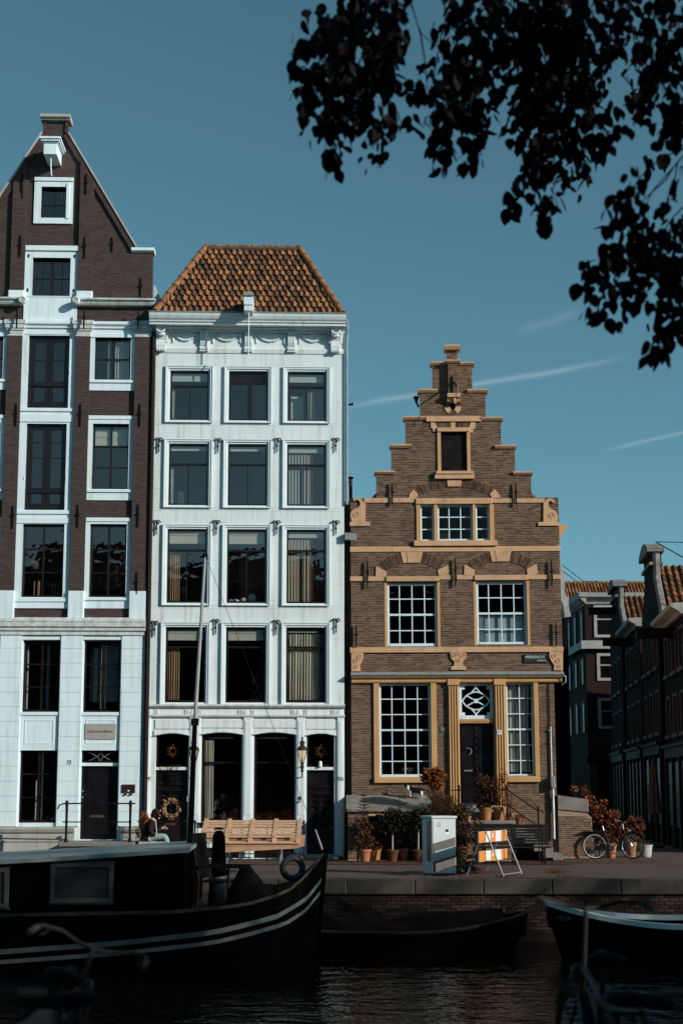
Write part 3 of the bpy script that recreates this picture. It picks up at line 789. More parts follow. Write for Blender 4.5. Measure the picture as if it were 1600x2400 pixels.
for t, yy in ((0, .10), (.05, .108)):
    pm.box(a + t, a + t + .03, yy, .121, c + t, d - t).box(b - t - .03, b - t, yy, .121, c + t, d - t).box(a + t + .03, b - t - .03, yy, .121, d - t - .03, d - t).box(a + t + .03, b - t - .03, yy, .121, c + t, c + t + .03)
pm.build('door_panel', m_frame, d_)
MB().box(x0 + .28, x0 + .66, .108, .122, z0 + .62, z0 + .69).build('letter_plate', M('dull_brass', (.14, .10, .07), (.09, .07, .05), 5, .5, metal=.6), d_)
for zz in (z1 - .72, z1 - .90): MB().ball((x0 + .045, .09, zz), .022).build('door_knob', m_steel, d_, smooth=True)
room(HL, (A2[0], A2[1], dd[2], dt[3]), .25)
text(HL, '73', *[v for v in (FL.p('D', 638, 735)[0], -.095, FL.p('D', 638, 735)[1])], .17, m_text, 'house_number', shear=.2, sx=.8)
q = FL.r('D', 1127, 935, 1247, 1012)
npl = MB().box(q[0], q[1], -.115, -.08, q[2], q[3]).build('name_plate', M('brown_enamel', (.06, .025, .02), (.05, .02, .018), 4, .4), HL)
MB().box(q[0] + .02, (q[0] + q[1]) / 2 - .03, -.118, -.114, q[2] + .04, q[3] - .04).box((q[0] + q[1]) / 2 + .0, q[1] - .02, -.118, -.114, q[2] + .03, q[3] - .03).build('plate_panel', M('dark_plate', (.03, .016, .014), None, 3, .4), npl)
MB().box((q[0] + q[1]) / 2 - .02, (q[0] + q[1]) / 2 + .03, -.12, -.114, q[2] + .04, q[2] + .08).build('bell_button', m_trimw, npl)
for s in (-.08, .08): MB().ball(((q[0] + q[1]) / 2 + s, -.12, q[2] - .04), .035).build('entry_speaker', m_iron, npl, smooth=True)
# stone plinth
pz = FL.p('D', 400, 1325)[1]; xe_ = A2[0] - .12
pr = [(0, .02), (-.20, .02), (-.20, pz * .53), (-.23, pz * .55), (-.23, pz * .58), (-.16, pz * .60), (-.16, pz - .17), (-.21, pz - .15), (-.25, pz - .06), (-.25, pz), (0, pz + .01)]
xs_ = [-rt, -2.0, -.9, .12, xe_]
for k in range(4): MB().prof([(y_ - (.004 if k % 2 else 0), z_) for y_, z_ in pr], xs_[k] + .003, xs_[k + 1] - .003).build('plinth_stone', m_stonel, HL)
MB().prof(pr, A2[1] + .12, rt).build('plinth_stone', m_stonel, HL)
# hoist beam housing on the gable
hx0 = FL.p('A', 430, 350)[0]
hb = empty('x'); bpy.data.objects.remove(hb)
zt = FL.p('A', 470, 330, -.9)[1]
hm = MB()
bw_ = .20
hm.box(-bw_, bw_, -.85, 0.02, zt - .48, zt - .13)
for k, (g, a, b) in enumerate(((.03, -.13, -.09), (.08, -.09, -.03), (.12, -.03, .04))): hm.box(-bw_ - g, bw_ + g, -.85 - g, .02, zt + a, zt + b)
hm.build('hoist_beam', m_white, HL, bevel=.01)
MB().tube([(0, -.72, zt - .5), (.01, -.72, zt - .75), (.03, -.72, zt - 1.05), (.05, -.72, zt - 1.12)], .018, 8).build('hoist_hook', m_trimw, HL)
# side walls, back and roof
dm = MB()
dm.box(-rt + .01, -rt + .25, .23, 12, 0, z_sh1); dm.box(rt - .25, rt - .01, .23, 12, 0, z_sh1); dm.box(-rt + .02, rt - .02, 11.8, 12, 0, z_sh1)
dm.build('side_wall', m_dwall, HL)
zr = sz - .35
rf = MB(); e_ = rt + .02
for s in (-1, 1):
    rf._add([(s * e_, .22, z_sh1 - .1), (0, .22, zr), (0, 12, zr), (s * e_, 12, z_sh1 - .1), (s * e_, .22, z_sh1), (0, .22, zr + .12), (0, 12, zr + .12), (s * e_, 12, z_sh1)],
            [(0, 1, 2, 3), (7, 6, 5, 4), (0, 4, 5, 1), (3, 2, 6, 7), (0, 3, 7, 4)])
rf.prism([(-e_ + .1, z_sh1), (e_ - .1, z_sh1), (0, zr)], 11.7, 11.9)
rf.build('roof', m_ridge, HL, fix=True)
# white edge of the roof verge behind the right shoulder
qa = FL.p('A', 1408, 1650); qb = FL.p('A', 1480, 1820)
MB().prism([(qa[0] - .02, qa[1]), (qa[0] + .03, qa[1] + .02), (qb[0] + .02, qb[1]), (qb[0] + .02, qb[1] - .25), (qa[0], qa[1] - .45)], .35, .55).build('verge_board', m_stain, HL, fix=True)
# rain pipe in the gap between the two houses
rp = MB().tube([(rt + .09, -.10, .2), (rt + .09, -.10, FL.p('B', 1390, 400)[1])], .075, 10)
rp.build('rain_pipe', M('brown_pipe', (.022, .014, .013), (.015, .01, .01), 5, .6), HL)
# ================================================================ white house with tiled roof
FW = Frame(BASE.m @ Vector((-2.82, 0, 0)), R(1.8))
HW = empty('white_canal_house', m=FW.m)
tag(HW, 'narrow white plastered canal house with orange tiled hip roof and ornate cornice', 'house')
wl_ = FW.p('E', 48, 1000)[0]; wr_ = FW.p('E', 1462, 1000)[0]
zcb = FW.p('E', 760, 838)[1]           # bottom of frieze
def avg(rs):
    a = sum(r_[0] for r_ in rs) / len(rs); b = sum(r_[1] for r_ in rs) / len(rs)
    return a, b
rows = []
raw = [[FW.r('E', 185, 970, 470, 1335), FW.r('E', 615, 972, 900, 1336), FW.r('E', 1045, 972, 1325, 1336)],
       [FW.r('F', 180, 255, 463, 702), FW.r('F', 613, 252, 896, 708), FW.r('F', 1045, 252, 1328, 706)],
       [FW.r('F', 165, 880, 455, 1422), FW.r('F', 605, 880, 892, 1425), FW.r('F', 1042, 878, 1325, 1420)],
       [FW.r('G', 207, 215, 492, 746), FW.r('G', 633, 210, 913, 747), FW.r('G', 1059, 207, 1337, 738)]]
cx3 = [avg([raw[k][c] for k in range(4)]) for c in range(3)]
wins = [[(cx3[c][0], cx3[c][1], sum(raw[k][j][2] for j in range(3)) / 3, sum(raw[k][j][3] for j in range(3)) / 3) for c in range(3)] for k in range(4)]
zband1 = FW.p('G', 760, 768)[1]; zband0 = FW.p('G', 760, 845)[1]
gl = FW.r('H', 140, 180, 368, 955); g1 = FW.r('H', 462, 172, 745, 806); g2 = FW.r('H', 832, 165, 1120, 806); gr = FW.r('H', 1203, 163, 1397, 985)
zgt = FW.p('H', 600, 172)[1]
gl = (gl[0], gl[1], .42, zgt - .03); gr = (gr[0], gr[1], .12, zgt - .03); g1 = (g1[0], g1[1], g1[2], zgt); g2 = (g2[0], g2[1], g2[2], zgt)
# basement lights
bl1 = (g1[0] + .05, g1[1] - .05, .02, FW.p('H', 600, 985)[1]); bl2 = (g2[0] + .02, g2[1] - .02, .02, bl1[3])
holes = [r_ for row in wins for r_ in row] + [gl, g1, g2, gr, bl1, bl2]
w_ = wall_sheet(MB(), [(wl_, wr_, 0, zcb + 1.1)], holes, 0, .22).build('wall', m_white2, HW)
# --- plastered blocks between the joints, and voussoir-like joints over the windows
zlines = [zcb - .02, FW.p('E', 760, 1371)[1], FW.p('F', 760, 746)[1], FW.p('F', 760, 1463)[1], zband1 + .02]
joints = [[('E', 928), ('E', 1060), ('E', 1195), ('E', 1350)], [('F', 207), ('F', 330), ('F', 458), ('F', 585), ('F', 722)], [('F', 832), ('F', 978), ('F', 1112), ('F', 1282), ('F', 1442)], [('G', 172), ('G', 292), ('G', 450), ('G', 606), ('G', 762)]]
AW = .135                               # architrave width
for k in range(4):
    zt, zb = zlines[k], zlines[k + 1]
    xs_ = [wl_ + .0] + [v for c in range(3) for v in (wins[k][c][0] - AW - .02, wins[k][c][1] + AW + .02)] + [wr_ - .0]
    zj = [FW.p(a, 760, b)[1] for a, b in joints[k]]
    # piers
    for c in range(4):
        a, b = xs_[2 * c], xs_[2 * c + 1]
        for j in range(len(zj) - 1):
            MB().cham(a, b, -.006, .0, zj[j + 1] + .002, zj[j] - .002, .003).build('plaster_block', m_white2, HW)
    # head course with slanted joints
    h0 = zj[0] + .002; h1 = zt - .004; cutx = [wl_]
    for c in range(3):
        cutx += [wins[k][c][0] - AW + .02, wins[k][c][1] + AW - .02]
    cutx.append(wr_)
    sl = (h1 - h0) * .22
    for c in range(7):
        a, b = cutx[c], cutx[c + 1]
        la = 0 if c == 0 else (-sl if c % 2 else sl); lb = 0 if c == 6 else (sl if c % 2 else -sl)
        MB().prism([(a + .002, h0), (b - .002, h0), (b - .002 + lb, h1), (a + .002 + la, h1)], -.006, 0).build('plaster_block', m_white2, HW)
    if zj[-1] - zb > .03: MB().box(wl_, wr_, -.006, 0, zb + .004, zj[-1] - .004).build('plaster_block', m_white2, HW)
# --- window architraves, frames, blinds
for k in range(4):
    for c in range(3):
        r_ = wins[k][c]
        x0, x1, z0, z1 = r_
        surround(HW, (x0 - .045, x1 + .045, z0 - .04, z1 + .055), AW - .045, -.055, .0, m_trimw2, top=AW - .05, bot=.0 if 0 else .03)
        surround(HW, (x0 - .10, x1 + .10, z0 - .06, z1 + .11), .035, -.075, -.05, m_trimw2, top=.035, bot=.02, name='architrave_bead')
        surround(HW, (x0, x1, z0, z1), .046, -.02, .05, m_trimw2, top=.056, bot=.04, name='window_rebate')
        tr_ = (.30, .33, .285, .265)[k]
        if k == 0 and c == 1:
            f = window(HW, r_, (), (), fw=.05, main=.235, mainw=.035, segx=[(), ((.54, .13),)], y=.08)
            MB().box(x0 + .05, x1 - .05, .10, .13, z1 - (z1 - z0) * .22, z1 - .05).build('top_panel', m_frame, f)
        elif k == 3:
            f = window(HW, r_, (), (), fw=.06, main=tr_, mainw=.06, segx=[(), ()], y=.08)
        else:
            f = window(HW, r_, (), (), fw=.05, main=tr_, mainw=.06, segx=[(), ((.5, .03),)], y=.08)
        zt = z1 - (z1 - z0) * tr_
        # blinds and curtains
        if (k, c) in ((0, 0), (0, 2), (1, 0), (1, 1)):
            bh = (.28, .28, .17, .17)[((0, 0), (0, 2), (1, 0), (1, 1)).index((k, c))]
            MB().box(x0 + .05, x1 - .06, .15, .17, z1 - bh, z1 - .06).build('roller_blind', m_net, f)
            MB().box(x0 + .05, x1 - .06, .145, .18, z1 - bh - .02, z1 - bh).build('blind_rail', m_net, f)
        if k in (2, 3) and c < 2:
            bh = .44 if k == 2 else .40
            MB().box(x0 + .05, x1 - .06, .15, .17, z1 - bh + .02, z1 - .18).build('roller_blind', m_blind, f)
            MB().box(x0 + .05, x1 - .06, .14, .2, z1 - .17, z1 - .07).build('blind_cassette', m_cream, f)
        if (k, c) == (0, 2): curtain(f, x0 + .62, x1 - .06, z0 + .07, zt - .05, .21, m_grey, 5, .02); MB().box(x0 + .1, x0 + .48, .5, .52, z0 + .08, zt - .18).build('white_panel', m_net, f)
        if (k, c) == (0, 0): curtain(f, x0 + .05, x0 + .12, z0 + .07, zt - .04, .21, m_net, 2, .015)
        if (k, c) == (1, 0): curtain(f, x0 + .05, x0 + .13, z0 + .07, zt - .04, .21, m_net, 2, .015); MB().box(x0 + .24, x0 + .42, .6, .62, z0 + .12, z0 + .55).build('propped_card', m_net, f)
        if (k, c) == (1, 2) or (k, c) == (2, 2):
            mt_ = m_grey if k == 1 else m_tan
            # vertical slat blind
            for i in range(22):
                xx = x0 + .06 + (x1 - x0 - .12) * i / 22
                wide = .022 if i < 14 else .036
                MB()._add([(xx, .20, z0 + .08), (xx + wide, .215, z0 + .08), (xx + wide, .215, z1 - .24), (xx, .20, z1 - .24), (xx, .204, z0 + .08), (xx + wide, .219, z0 + .08), (xx + wide, .219, z1 - .24), (xx, .204, z1 - .24)], [(0, 1, 2, 3), (7, 6, 5, 4)]).build('blind_slat', (m_net if k == 1 else m_blind) if (i % 2 == 0 and i < 14) else mt_ if i < 14 else m_brownc, f)
            MB().box(x0 + .05, x1 - .06, .14, .19, z1 - .23, z1 - .07).build('blind_cassette', m_blind, f)
        if (k, c) == (2, 0): curtain(f, x0 + .05, x0 + .37, z0 + .08, zt - .03, .21, m_tan, 5, .03)
        if (k, c) == (2, 1): curtain(f, x0 + .34, x1 - .06, z0 + .08, zt + .1, .5, m_brownc, 6, .035)
        if (k, c) == (3, 0): curtain(f, x0 + .06, x0 + .40, z0 + .09, zt - .03, .21, m_tan, 5, .03)
        if (k, c) == (3, 1): curtain(f, x1 - .14, x1 - .07, z0 + .09, zt - .03, .21, m_brownc, 2, .02)
        if (k, c) == (3, 2):
            curtain(f, x0 + .06, x1 - .18, z0 + .09, zt - .02, .21, m_cream, 11, .035); curtain(f, x0 + .06, x1 - .18, zt + .03, z1 - .17, .21, m_cream, 11, .035)
            curtain(f, x1 - .18, x1 - .06, z0 + .09, z1 - .17, .21, m_grey, 3, .02)
            MB().box(x0 + .06, x1 - .2, .14, .2, z1 - .14, z1 - .075).build('blind_cassette', m_blind, f)
# sleepy things on a sill: pale cushions in the middle third-row window, desk lamp shade in the left one
r_ = wins[2][1]
def thing_w(name, mb, mt, label, cat, group=None):
    o = mb.build(name, mt, None, smooth=True); o.matrix_world = FW.m; return tag(o, label, cat, group)
MB().box(r_[0] + .04, r_[1] - .04, .2, .75, r_[2] + .05, r_[2] + .075).build('window_board', m_room, HW)
zz = r_[2] + .076
thing_w('cushion', MB().ball((r_[0] + .74, .42, zz + .13), (.13, .07, .13), 14, 9).ball((r_[0] + .5, .4, zz + .07), (.10, .06, .07), 12, 8), m_net, 'round white plush toy sitting on a window sill of the white house', 'toy')
thing_w('folded_cloth', MB().ball((r_[0] + .2, .4, zz + .045), (.17, .07, .05), 14, 8).ball((r_[0] + .08, .42, zz + .03), (.06, .06, .035), 10, 6), m_net, 'crumpled white cloth lying at the left end of the toy window sill', 'cloth')
r_ = wins[2][0]
thing_w('table_lamp', MB().lathe([(.06, 0), (.06, .02), (.015, .04), (.015, .32), (.12, .34), (.05, .55)], (r_[0] + .46, .6, r_[2] + .02), 14), m_tan, 'small tan table lamp behind the window with half drawn tan curtain', 'lamp')
# --- lower band: two mouldings, roundels and triple bars
MB().prof([(0, zband1 - .06), (-.05, zband1 - .06), (-.10, zband1 - .01), (-.10, zband1 + .03), (0, zband1 + .06)], wl_ - .02, wr_ + .02).build('string_course', m_stain, HW)
MB().prof([(0, zband0 - .02), (-.05, zband0 - .02), (-.08, zband0 + .01), (-.08, zband0 + .05), (0, zband0 + .07)], wl_ - .02, wr_ + .02).build('string_course', m_stain, HW)
zm = FW.p('G', 760, 815)[1]
for px_ in (97, 402, 777, 1150, 1435):
    x = FW.p('G', px_, 818)[0]
    rd = MB(); rd.lathe([(.0, -.03), (.06, -.026), (.085, -.012), (.09, 0)], (x, 0, zm), 18, 'y'); rd.torus((x, -.004, zm), .09, .012, 18, 6)
    rd.build('roundel', m_white2, HW, fix=True)
    for s in (-1, 1):
        for j in range(3):
            xx = x + s * (.135 + .045 * j)
            if wl_ < xx - .02 and xx + .02 < wr_: MB().box(xx - .012, xx + .012, -.022, 0, zm - .085, zm + .085).build('frieze_bar', m_white2, HW)
# --- ground floor pilasters and arched heads
zp1 = FW.p('H', 600, 62)[1]
gx = [(wl_, gl[0] - .14), (gl[1] + .0, g1[0] - .0), (g1[1] + .02, g2[0] - .02), (g2[1] + .02, gr[0] - .02), (gr[1] + .06, wr_)]
zpb = FW.p('H', 600, 818)[1]
for i, (a, b) in enumerate(gx):
    w2 = b - a; a2, b2 = (a + w2 * .08, b - w2 * .08) if 0 < i < 4 else (a + .02, b - .02)
    pz0 = .05 if i in (0, 4) else .05
    MB().cham(a2, b2, -.05, 0, pz0, zp1, .012).build('pilaster', m_white2, HW)
    if b2 - a2 > .12: MB().cham(a2 + .04, b2 - .04, -.062, -.05, zpb + .25, zp1 - .12, .008).build('pilaster_panel', m_white2, HW)
for r_ in (gl, g1, g2, gr):
    a, b, zt = r_[0] - .06, r_[1] + .06, r_[3]
    # arched lintel: flat board with a curved underside
    n = 10; pts = [(a, zt + .0)]
    arc = [(a + (b - a) * i / n, zt - .07 + .075 * math.sin(math.pi * i / n)) for i in range(n + 1)]
    MB().prism([*arc, (b, zt + .10), (a, zt + .10)], -.035, .06).build('arched_lintel', m_white2, HW)
    arc2 = [(x, z + .03) for x, z in arc]; MB().prism([*arc, *arc2[::-1]], -.075, -.03).build('arch_moulding', m_stain, HW)
    MB().box(a + .03, b - .03, -.03, -.001, zt + .14, zp1 - .08).build('wall_panel', m_white2, HW)
for r_, cur in ((g1, 1), (g2, 0)):
    f = window(HW, r_, (), (), fw=.075, main=.335, mainw=.045, segx=[(), ()], y=.10, name='shop_window')
    MB().box(r_[0] - .03, r_[1] + .03, -.10, .12, r_[2] - .09, r_[2] - .002).build('sill', m_frame, HW)
    zt = r_[3] - (r_[3] - r_[2]) * .335
    if cur:
        curtain(f, r_[0] + .09, r_[0] + .34, r_[2] + .1, r_[3] - .22, .21, m_cream, 5, .03)
    MB().box(r_[0] + .1, r_[1] - .25, .28, .33, r_[3] - .17, r_[3] - .12).build('blind_cassette', m_blind, f)
m_dglass = glass_mat('door_glass', (.55, .58, .56), 1.6)
def entrance(r_, nm):
    x0, x1, z0, z1 = r_; h = z1 - z0
    zt1 = z1 - .0; zt0 = FW.p('H', 250, 415)[1]; zb = FW.p('H', 250, 436)[1]
    f = window(HW, (x0, x1, zt0, z1), (), (), fw=.065, y=.10, name='transom_window', rm=False)
    MB().box(x0 - .03, x1 + .03, .02, .17, zb, zt0).build('transom_bar', m_white2, HW)
    room(HW, (x0, x1, z0, z1), .25)
    d = MB()
    gxa, gxb = x0 + .14, x1 - .18; gz0 = z0 + (zb - z0) * .32; gz1 = z0 + (zb - z0) * .69
    for rc in ((x0, gxa, z0, zb), (gxb, x1, z0, zb), (gxa, gxb, gz1, zb), (gxa, gxb, z0, gz0)): d.box(rc[0], rc[1], .12, .18, rc[2], rc[3])
    mid_ = (gxa + gxb) / 2
    d.box(mid_ - .035, mid_ + .035, .12, .18, gz0, gz1)
    d_ = d.build('front_door', m_door, HW)
    o = MB()
    # pediment and panel mouldings
    zp = gz1 + .28
    o.prism([(gxa - .05, zp), (gxb + .05, zp), (mid_, zp + .16)], .085, .121); o.box(gxa - .06, gxb + .06, .075, .121, zp - .05, zp)
    o.box(gxa - .06, gxb + .06, .08, .121, gz1 + .06, gz1 + .10); o.box(gxa - .04, gxb + .04, .095, .121, z0 + .12, z0 + .16); o.box(gxa - .04, gxb + .04, .095, .121, gz0 - .2, gz0 - .16)
    o.build('door_moulding', m_frame, d_)
    for a, b in ((gxa, mid_ - .035), (mid_ + .035, gxb)):
        pane(d_, a, b, .155, gz0, gz1, m_dglass)
        MB().box(a, b, .20, .205, gz0, gz1).build('lace_panel', m_grey, d_)
        gr_ = MB(); cxx = (a + b) / 2; hwid = (b - a) / 2
        for zc in (gz0 + .09, gz0 + .25, (gz0 + gz1) / 2, gz1 - .25, gz1 - .09):
            for s in (-1, 1): gr_.torus((cxx + s * hwid * .48, .135, zc), hwid * .33, .009, 12, 5); 
            gr_.tube([(a, .135, zc - .08), (cxx, .13, zc), (b, .135, zc - .08)], .008, 5); gr_.tube([(a, .135, zc + .08), (cxx, .13, zc), (b, .135, zc + .08)], .008, 5)
        gr_.build('door_grille', m_iron, d_)
    MB().box(mid_ - .16, mid_ + .14, .10, .121, gz0 - .14, gz0 - .08).build('letter_plate', M('copper_plate' + nm, (.15, .06, .03), (.1, .04, .02), 5, .5, metal=.5), d_)
    MB().ball((x1 - .07, .09, gz0 - .02), .028).build('door_knob', m_gold, d_, smooth=True)
    return d_, f, (gxa, gxb, gz0, gz1), (x0, x1, zt0, z1)
dl, tl, gdl, ttl = entrance(gl, 'a')
dr_, tr_, gdr, ttr = entrance(gr, 'b')
# gilt sunburst mirrors hanging in the transom windows
for t, lab in ((ttl, 'gilt sunburst mirror hanging in the transom window above the wreath door'), (ttr, 'gilt sunburst mirror hanging in the transom window beside the brick house')):
    cx_ = (t[0] + t[1]) / 2 + (.02 if t is ttr else -.0); cz_ = (t[2] + t[3]) / 2 - .02; sb = MB()
    sb.torus((0, 0, 0), .085, .016, 20, 6)
    for i in range(12):
        a = 2 * math.pi * i / 12; l1 = .22 if i % 2 else .17
        ca, sa = math.cos(a), math.sin(a)
        sb.tube([(ca * .09, 0, sa * .09), (ca * (l1 - .04), 0, sa * (l1 - .04)), (ca * l1, 0, sa * l1)], [.010, .014, .003], 6)
        sb.ball((ca * .15, -.005, sa * .15), .018, 6, 4)
    o = sb.build('sunburst_mirror', m_gold, None); o.matrix_world = FW.m @ Matrix.Translation((cx_, .235, cz_)); tag(o, lab, 'mirror', 'sunburst mirrors')
# wreath on the left door
wr = MB(); rg = random.Random(4); wc = ((gdl[0] + gdl[1]) / 2 + .03, .08, (gdl[2] + gdl[3]) / 2 - .05)
for i in range(420):
    a = rg.random() * 2 * math.pi; rr = .22 + rg.gauss(0, .035); t = Vector((-math.sin(a), 0, math.cos(a))); o_ = Vector((math.cos(a), 0, math.sin(a)))
    p = Vector(wc) + o_ * rr + Vector((0, rg.uniform(-.05, .02), 0)); d = (o_ * rg.uniform(-.3, 1) + t * rg.choice((-1, 1)) * rg.uniform(.3, 1) + Vector((0, rg.uniform(-.6, .1), 0))).normalized() * rg.uniform(.05, .085); sd_ = d.orthogonal().normalized() * .013
    wr._add([tuple(p - sd_), tuple(p + d * .6 + Vector((0, -.008, 0))), tuple(p + sd_), tuple(p + d)], [(0, 1, 2), (1, 3, 2), (0, 3, 1)], rg.random())
o = wr.build('door_wreath', M('dried_wreath', (.52, .33, .20), (.10, .04, .022), 30, .9, attr=.8), None); o.matrix_world = FW.m
tag(o, 'wreath of pale dried leaves hanging on a black front door', 'wreath')
# house numbers
for s, px_, py_ in (('75', 88, 500), ('75A', 1438, 500)):
    q = FW.p('H', px_, py_); text(HW, s, q[0], -.067, q[1], .16, m_text, 'house_number', shear=.25, sx=.72)
# --- wall lanterns
m_lglass = glass_mat('lantern_glass', (.95, .88, .72), 1.0)
m_lant = M('lantern_brown_metal', (.045, .032, .028), (.03, .022, .02), 8, .5, .05, 50)
def lantern(px_, lab):
    x, z = FW.p('H', px_, 330, -.42); y = -.42
    e = empty('wall_lantern', m=FW.m @ Matrix.Translation((x, -.05, z)))
    tag(e, lab, 'lantern', 'wall lanterns of the white house')
    d = y + .05
    body = MB()
    zb, zt = -.21, .13
    for s1 in (-1, 1):
        for s2 in (-1, 1): body.tube([(s1 * .055, d + s2 * .055, zb), (s1 * .135, d + s2 * .135, zt)], .010, 6)
    body.box(-.145, .145, d - .145, d + .145, zt, zt + .025); body.box(-.06, .06, d - .06, d + .06, zb - .03, zb)
    body.build('lantern_frame', m_lant, e)
    MB().lathe([(.15, 0), (.145, .03), (.12, .07), (.075, .10), (.06, .115), (.06, .17), (.10, .19), (.085, .205), (.03, .26), (.022, .30), (.035, .33), (.012, .36), (.003, .38)], (0, d, zt + .025), 14).build('lantern_roof', m_lant, e, smooth=False)
    for k in range(4):
        a = k * math.pi / 2; c, s = math.cos(a), math.sin(a)
        def rot(px2, py2, pz2): return (px2 * c - py2 * s, d + px2 * s + py2 * c, pz2)
        MB()._add([rot(-.05, -.055, zb), rot(.05, -.055, zb), rot(.128, -.132, zt), rot(-.128, -.132, zt)], [(0, 1, 2, 3)]).build('lantern_pane', m_lglass, e)
    MB().lathe([(.025, 0), (.03, .05), (.018, .09), (.012, .15), (.004, .18)], (0, d, zb + .01), 10).build('burner', M_candle, e, smooth=True)
    br = MB(); br.lathe([(.03, -.28), (.05, -.25), (.035, -.2), (.06, -.14), (.04, -.08), (.05, -.02)], (0, d, zb), 10)
    br.tube([(0, d, zb - .22), (0, d * .7, zb - .20), (0, d * .45, zb - .27), (0, d * .2, zb - .40), (0, 0.05, zb - .45)], .016, 7)
    br.tube([(0, d, zb - .1), (0, d * .5, zb - .08), (0, 0.05, zb - .12)], .014, 7)
    br.build('lantern_bracket', m_lant, e)
lantern(405, 'brown glass wall lantern with finial, mounted beside the wreath door')
lantern(1170, 'brown glass wall lantern with finial, mounted between the shop window and the rightmost black door')
# doorbell boxes
for px_ in (380, 1147):
    x, z = FW.p('H', px_, 640); e = MB().box(x - .09, x + .07, -.14, -.051, z - .08, z + .08).build('entry_box', m_zinc, HW)
    MB().box(x - .02, x + .05, -.146, -.139, z - .02, z + .05).build('entry_screen', m_frame, e)
q = FW.p('H', 1298, 402); MB().lathe([(.05, 0), (.05, .14), (.02, .17)], (q[0], -.02, q[1] - .05), 10).build('security_camera', m_trimw2, HW)
# basement lights behind bars
for r_ in (bl1, bl2):
    f = window(HW, r_, (.33, .66), (), fw=.05, y=.12, name='basement_window')
    br = MB()
    n = 14
    for i in range(n): xx = r_[0] + .05 + (r_[1] - r_[0] - .1) * i / (n - 1); br.tube([(xx, .06, r_[2]), (xx, .06, r_[3])], .009, 5)
    br.build('window_grille', m_iron, HW)
# --- frieze, garlands, brackets, cornice
zf0, zf1 = FW.p('E', 760, 815)[1], FW.p('E', 760, 690)[1]
zk0, zk1 = FW.p('E', 760, 630, -.45)[1], FW.p('E', 760, 545, -.55)[1]
MB().prof([(0, zcb - .02), (-.03, zcb - .02), (-.05, zf0), (-.05, zf0 + .02), (0, zf0 + .05)], wl_ - .01, wr_ + .01).build('architrave', m_white2, HW)
MB().prof([(0, zf1 - .02), (-.10, zf1 - .01), (-.10, zf1 + .05), (-.16, zf1 + .07), (-.16, zf1 + .12), (-.20, zk0 - .05), (-.24, zk0 - .02), (0, zk0)], wl_, wr_).build('bed_moulding', m_white2, HW)
CO = .52
MB().prof([(0.02, zk0), (-CO + .10, zk0), (-CO + .10, zk0 + .06), (-CO + .06, zk0 + .08), (-CO + .05, zk0 + .12), (-CO + .01, zk0 + .16), (-CO - .03, zk0 + .24), (-CO - .05, zk0 + .32), (-CO - .05, zk1 - .02), (-CO - .01, zk1 + .005), (0.02, zk1 + .005)], wl_ - .05, wr_ + .04).build('gutter_cornice', m_white2, HW)
MB().box(wl_ - .06, wr_ + .05, -CO - .07, .0, zk1 + .006, zk1 + .035).build('gutter_edge', m_zinc, HW)
def bracket(x, w2):
    b = MB()
    for j in range(3):
        xx = x - w2 + (2 * w2) * (j + .5) / 3
        b.prof([(0, zf0 + .08), (-.07, zf0 + .10), (-.10, zf0 + .2), (-.10, zf1 - .1), (-.13, zf1), (0, zf1)], xx - w2 * .26, xx + w2 * .26)
    b.box(x - w2 - .01, x + w2 + .01, -.055, 0, zf0 + .05, zf1)
    for j in range(5): xx = x - w2 + (2 * w2) * (j + .5) / 5; b.ball((xx, -.09, zf0 + .0), (.022, .03, .045), 6, 5)
    b.box(x - w2 - .02, x + w2 + .02, -.09, 0, zf0 - .08, zf0 + .06)
    b.build('bracket', m_white2, HW)
for px_ in (434, 760, 1077): bracket(FW.p('E', px_, 760)[0], .115)
for px_ in (120, 1398):
    x = FW.p('E', px_, 760)[0]; w2 = .14; b = MB()
    # scrolled corner console with ring and leaf
    b.prof([(0, zf0 - .08), (-.10, zf0 - .07), (-.13, zf0 + .1), (-.11, zf0 + .26), (-.2, zf1 - .05), (-.3, zf1 + .1), (-.32, zk0), (0, zk0)], x - w2, x + w2)
    b.torus((x, -.26, zf1 + .04), .12, .035, 16, 8); b.ball((x, -.2, zf1 - .13), (.13, .06, .06), 10, 6)
    for j in range(4): b.ball((x - w2 + (j + .5) * w2 / 2, -.13, zf0 - .05), (.03, .04, .06), 6, 5)
    for s in (-1, 1):
        for j in range(6): b.ball((x + s * (w2 + .04 + .012 * math.sin(j)), -.06, zf1 + .12 - j * .085), (.045, .05, .05), 6, 5)
    b.build('corner_console', m_white2, HW)
rg = random.Random(9)
spans = [(210, 380), (500, 700), (818, 1022), (1135, 1335)]
for a, b in spans:
    xa, xb = FW.p('E', a, 740)[0], FW.p('E', b, 740)[0]; zg = zf1 - .07
    g = MB()
    for i in range(23):
        t = i / 22; x = xa + (xb - xa) * t; z = zg - .02 - .17 * math.sin(math.pi * t); r2 = .018 + .018 * math.sin(math.pi * t)
        g.ball((x + rg.uniform(-.006, .006), -.025, z + rg.uniform(-.008, .008)), (r2, .03, r2 * 1.2), 6, 5)
    for xx in (xa, xb):
        g.ball((xx, -.03, zg + .01), .035, 8, 6)
        for i in range(7): g.ball((xx + rg.uniform(-.012, .012), -.02, zg - .04 - i * .035), (.014 + .012 * math.sin(i / 7 * 3.1) + .004, .025, .026), 6, 5)
    g.build('garland', m_white2, HW, smooth=True)
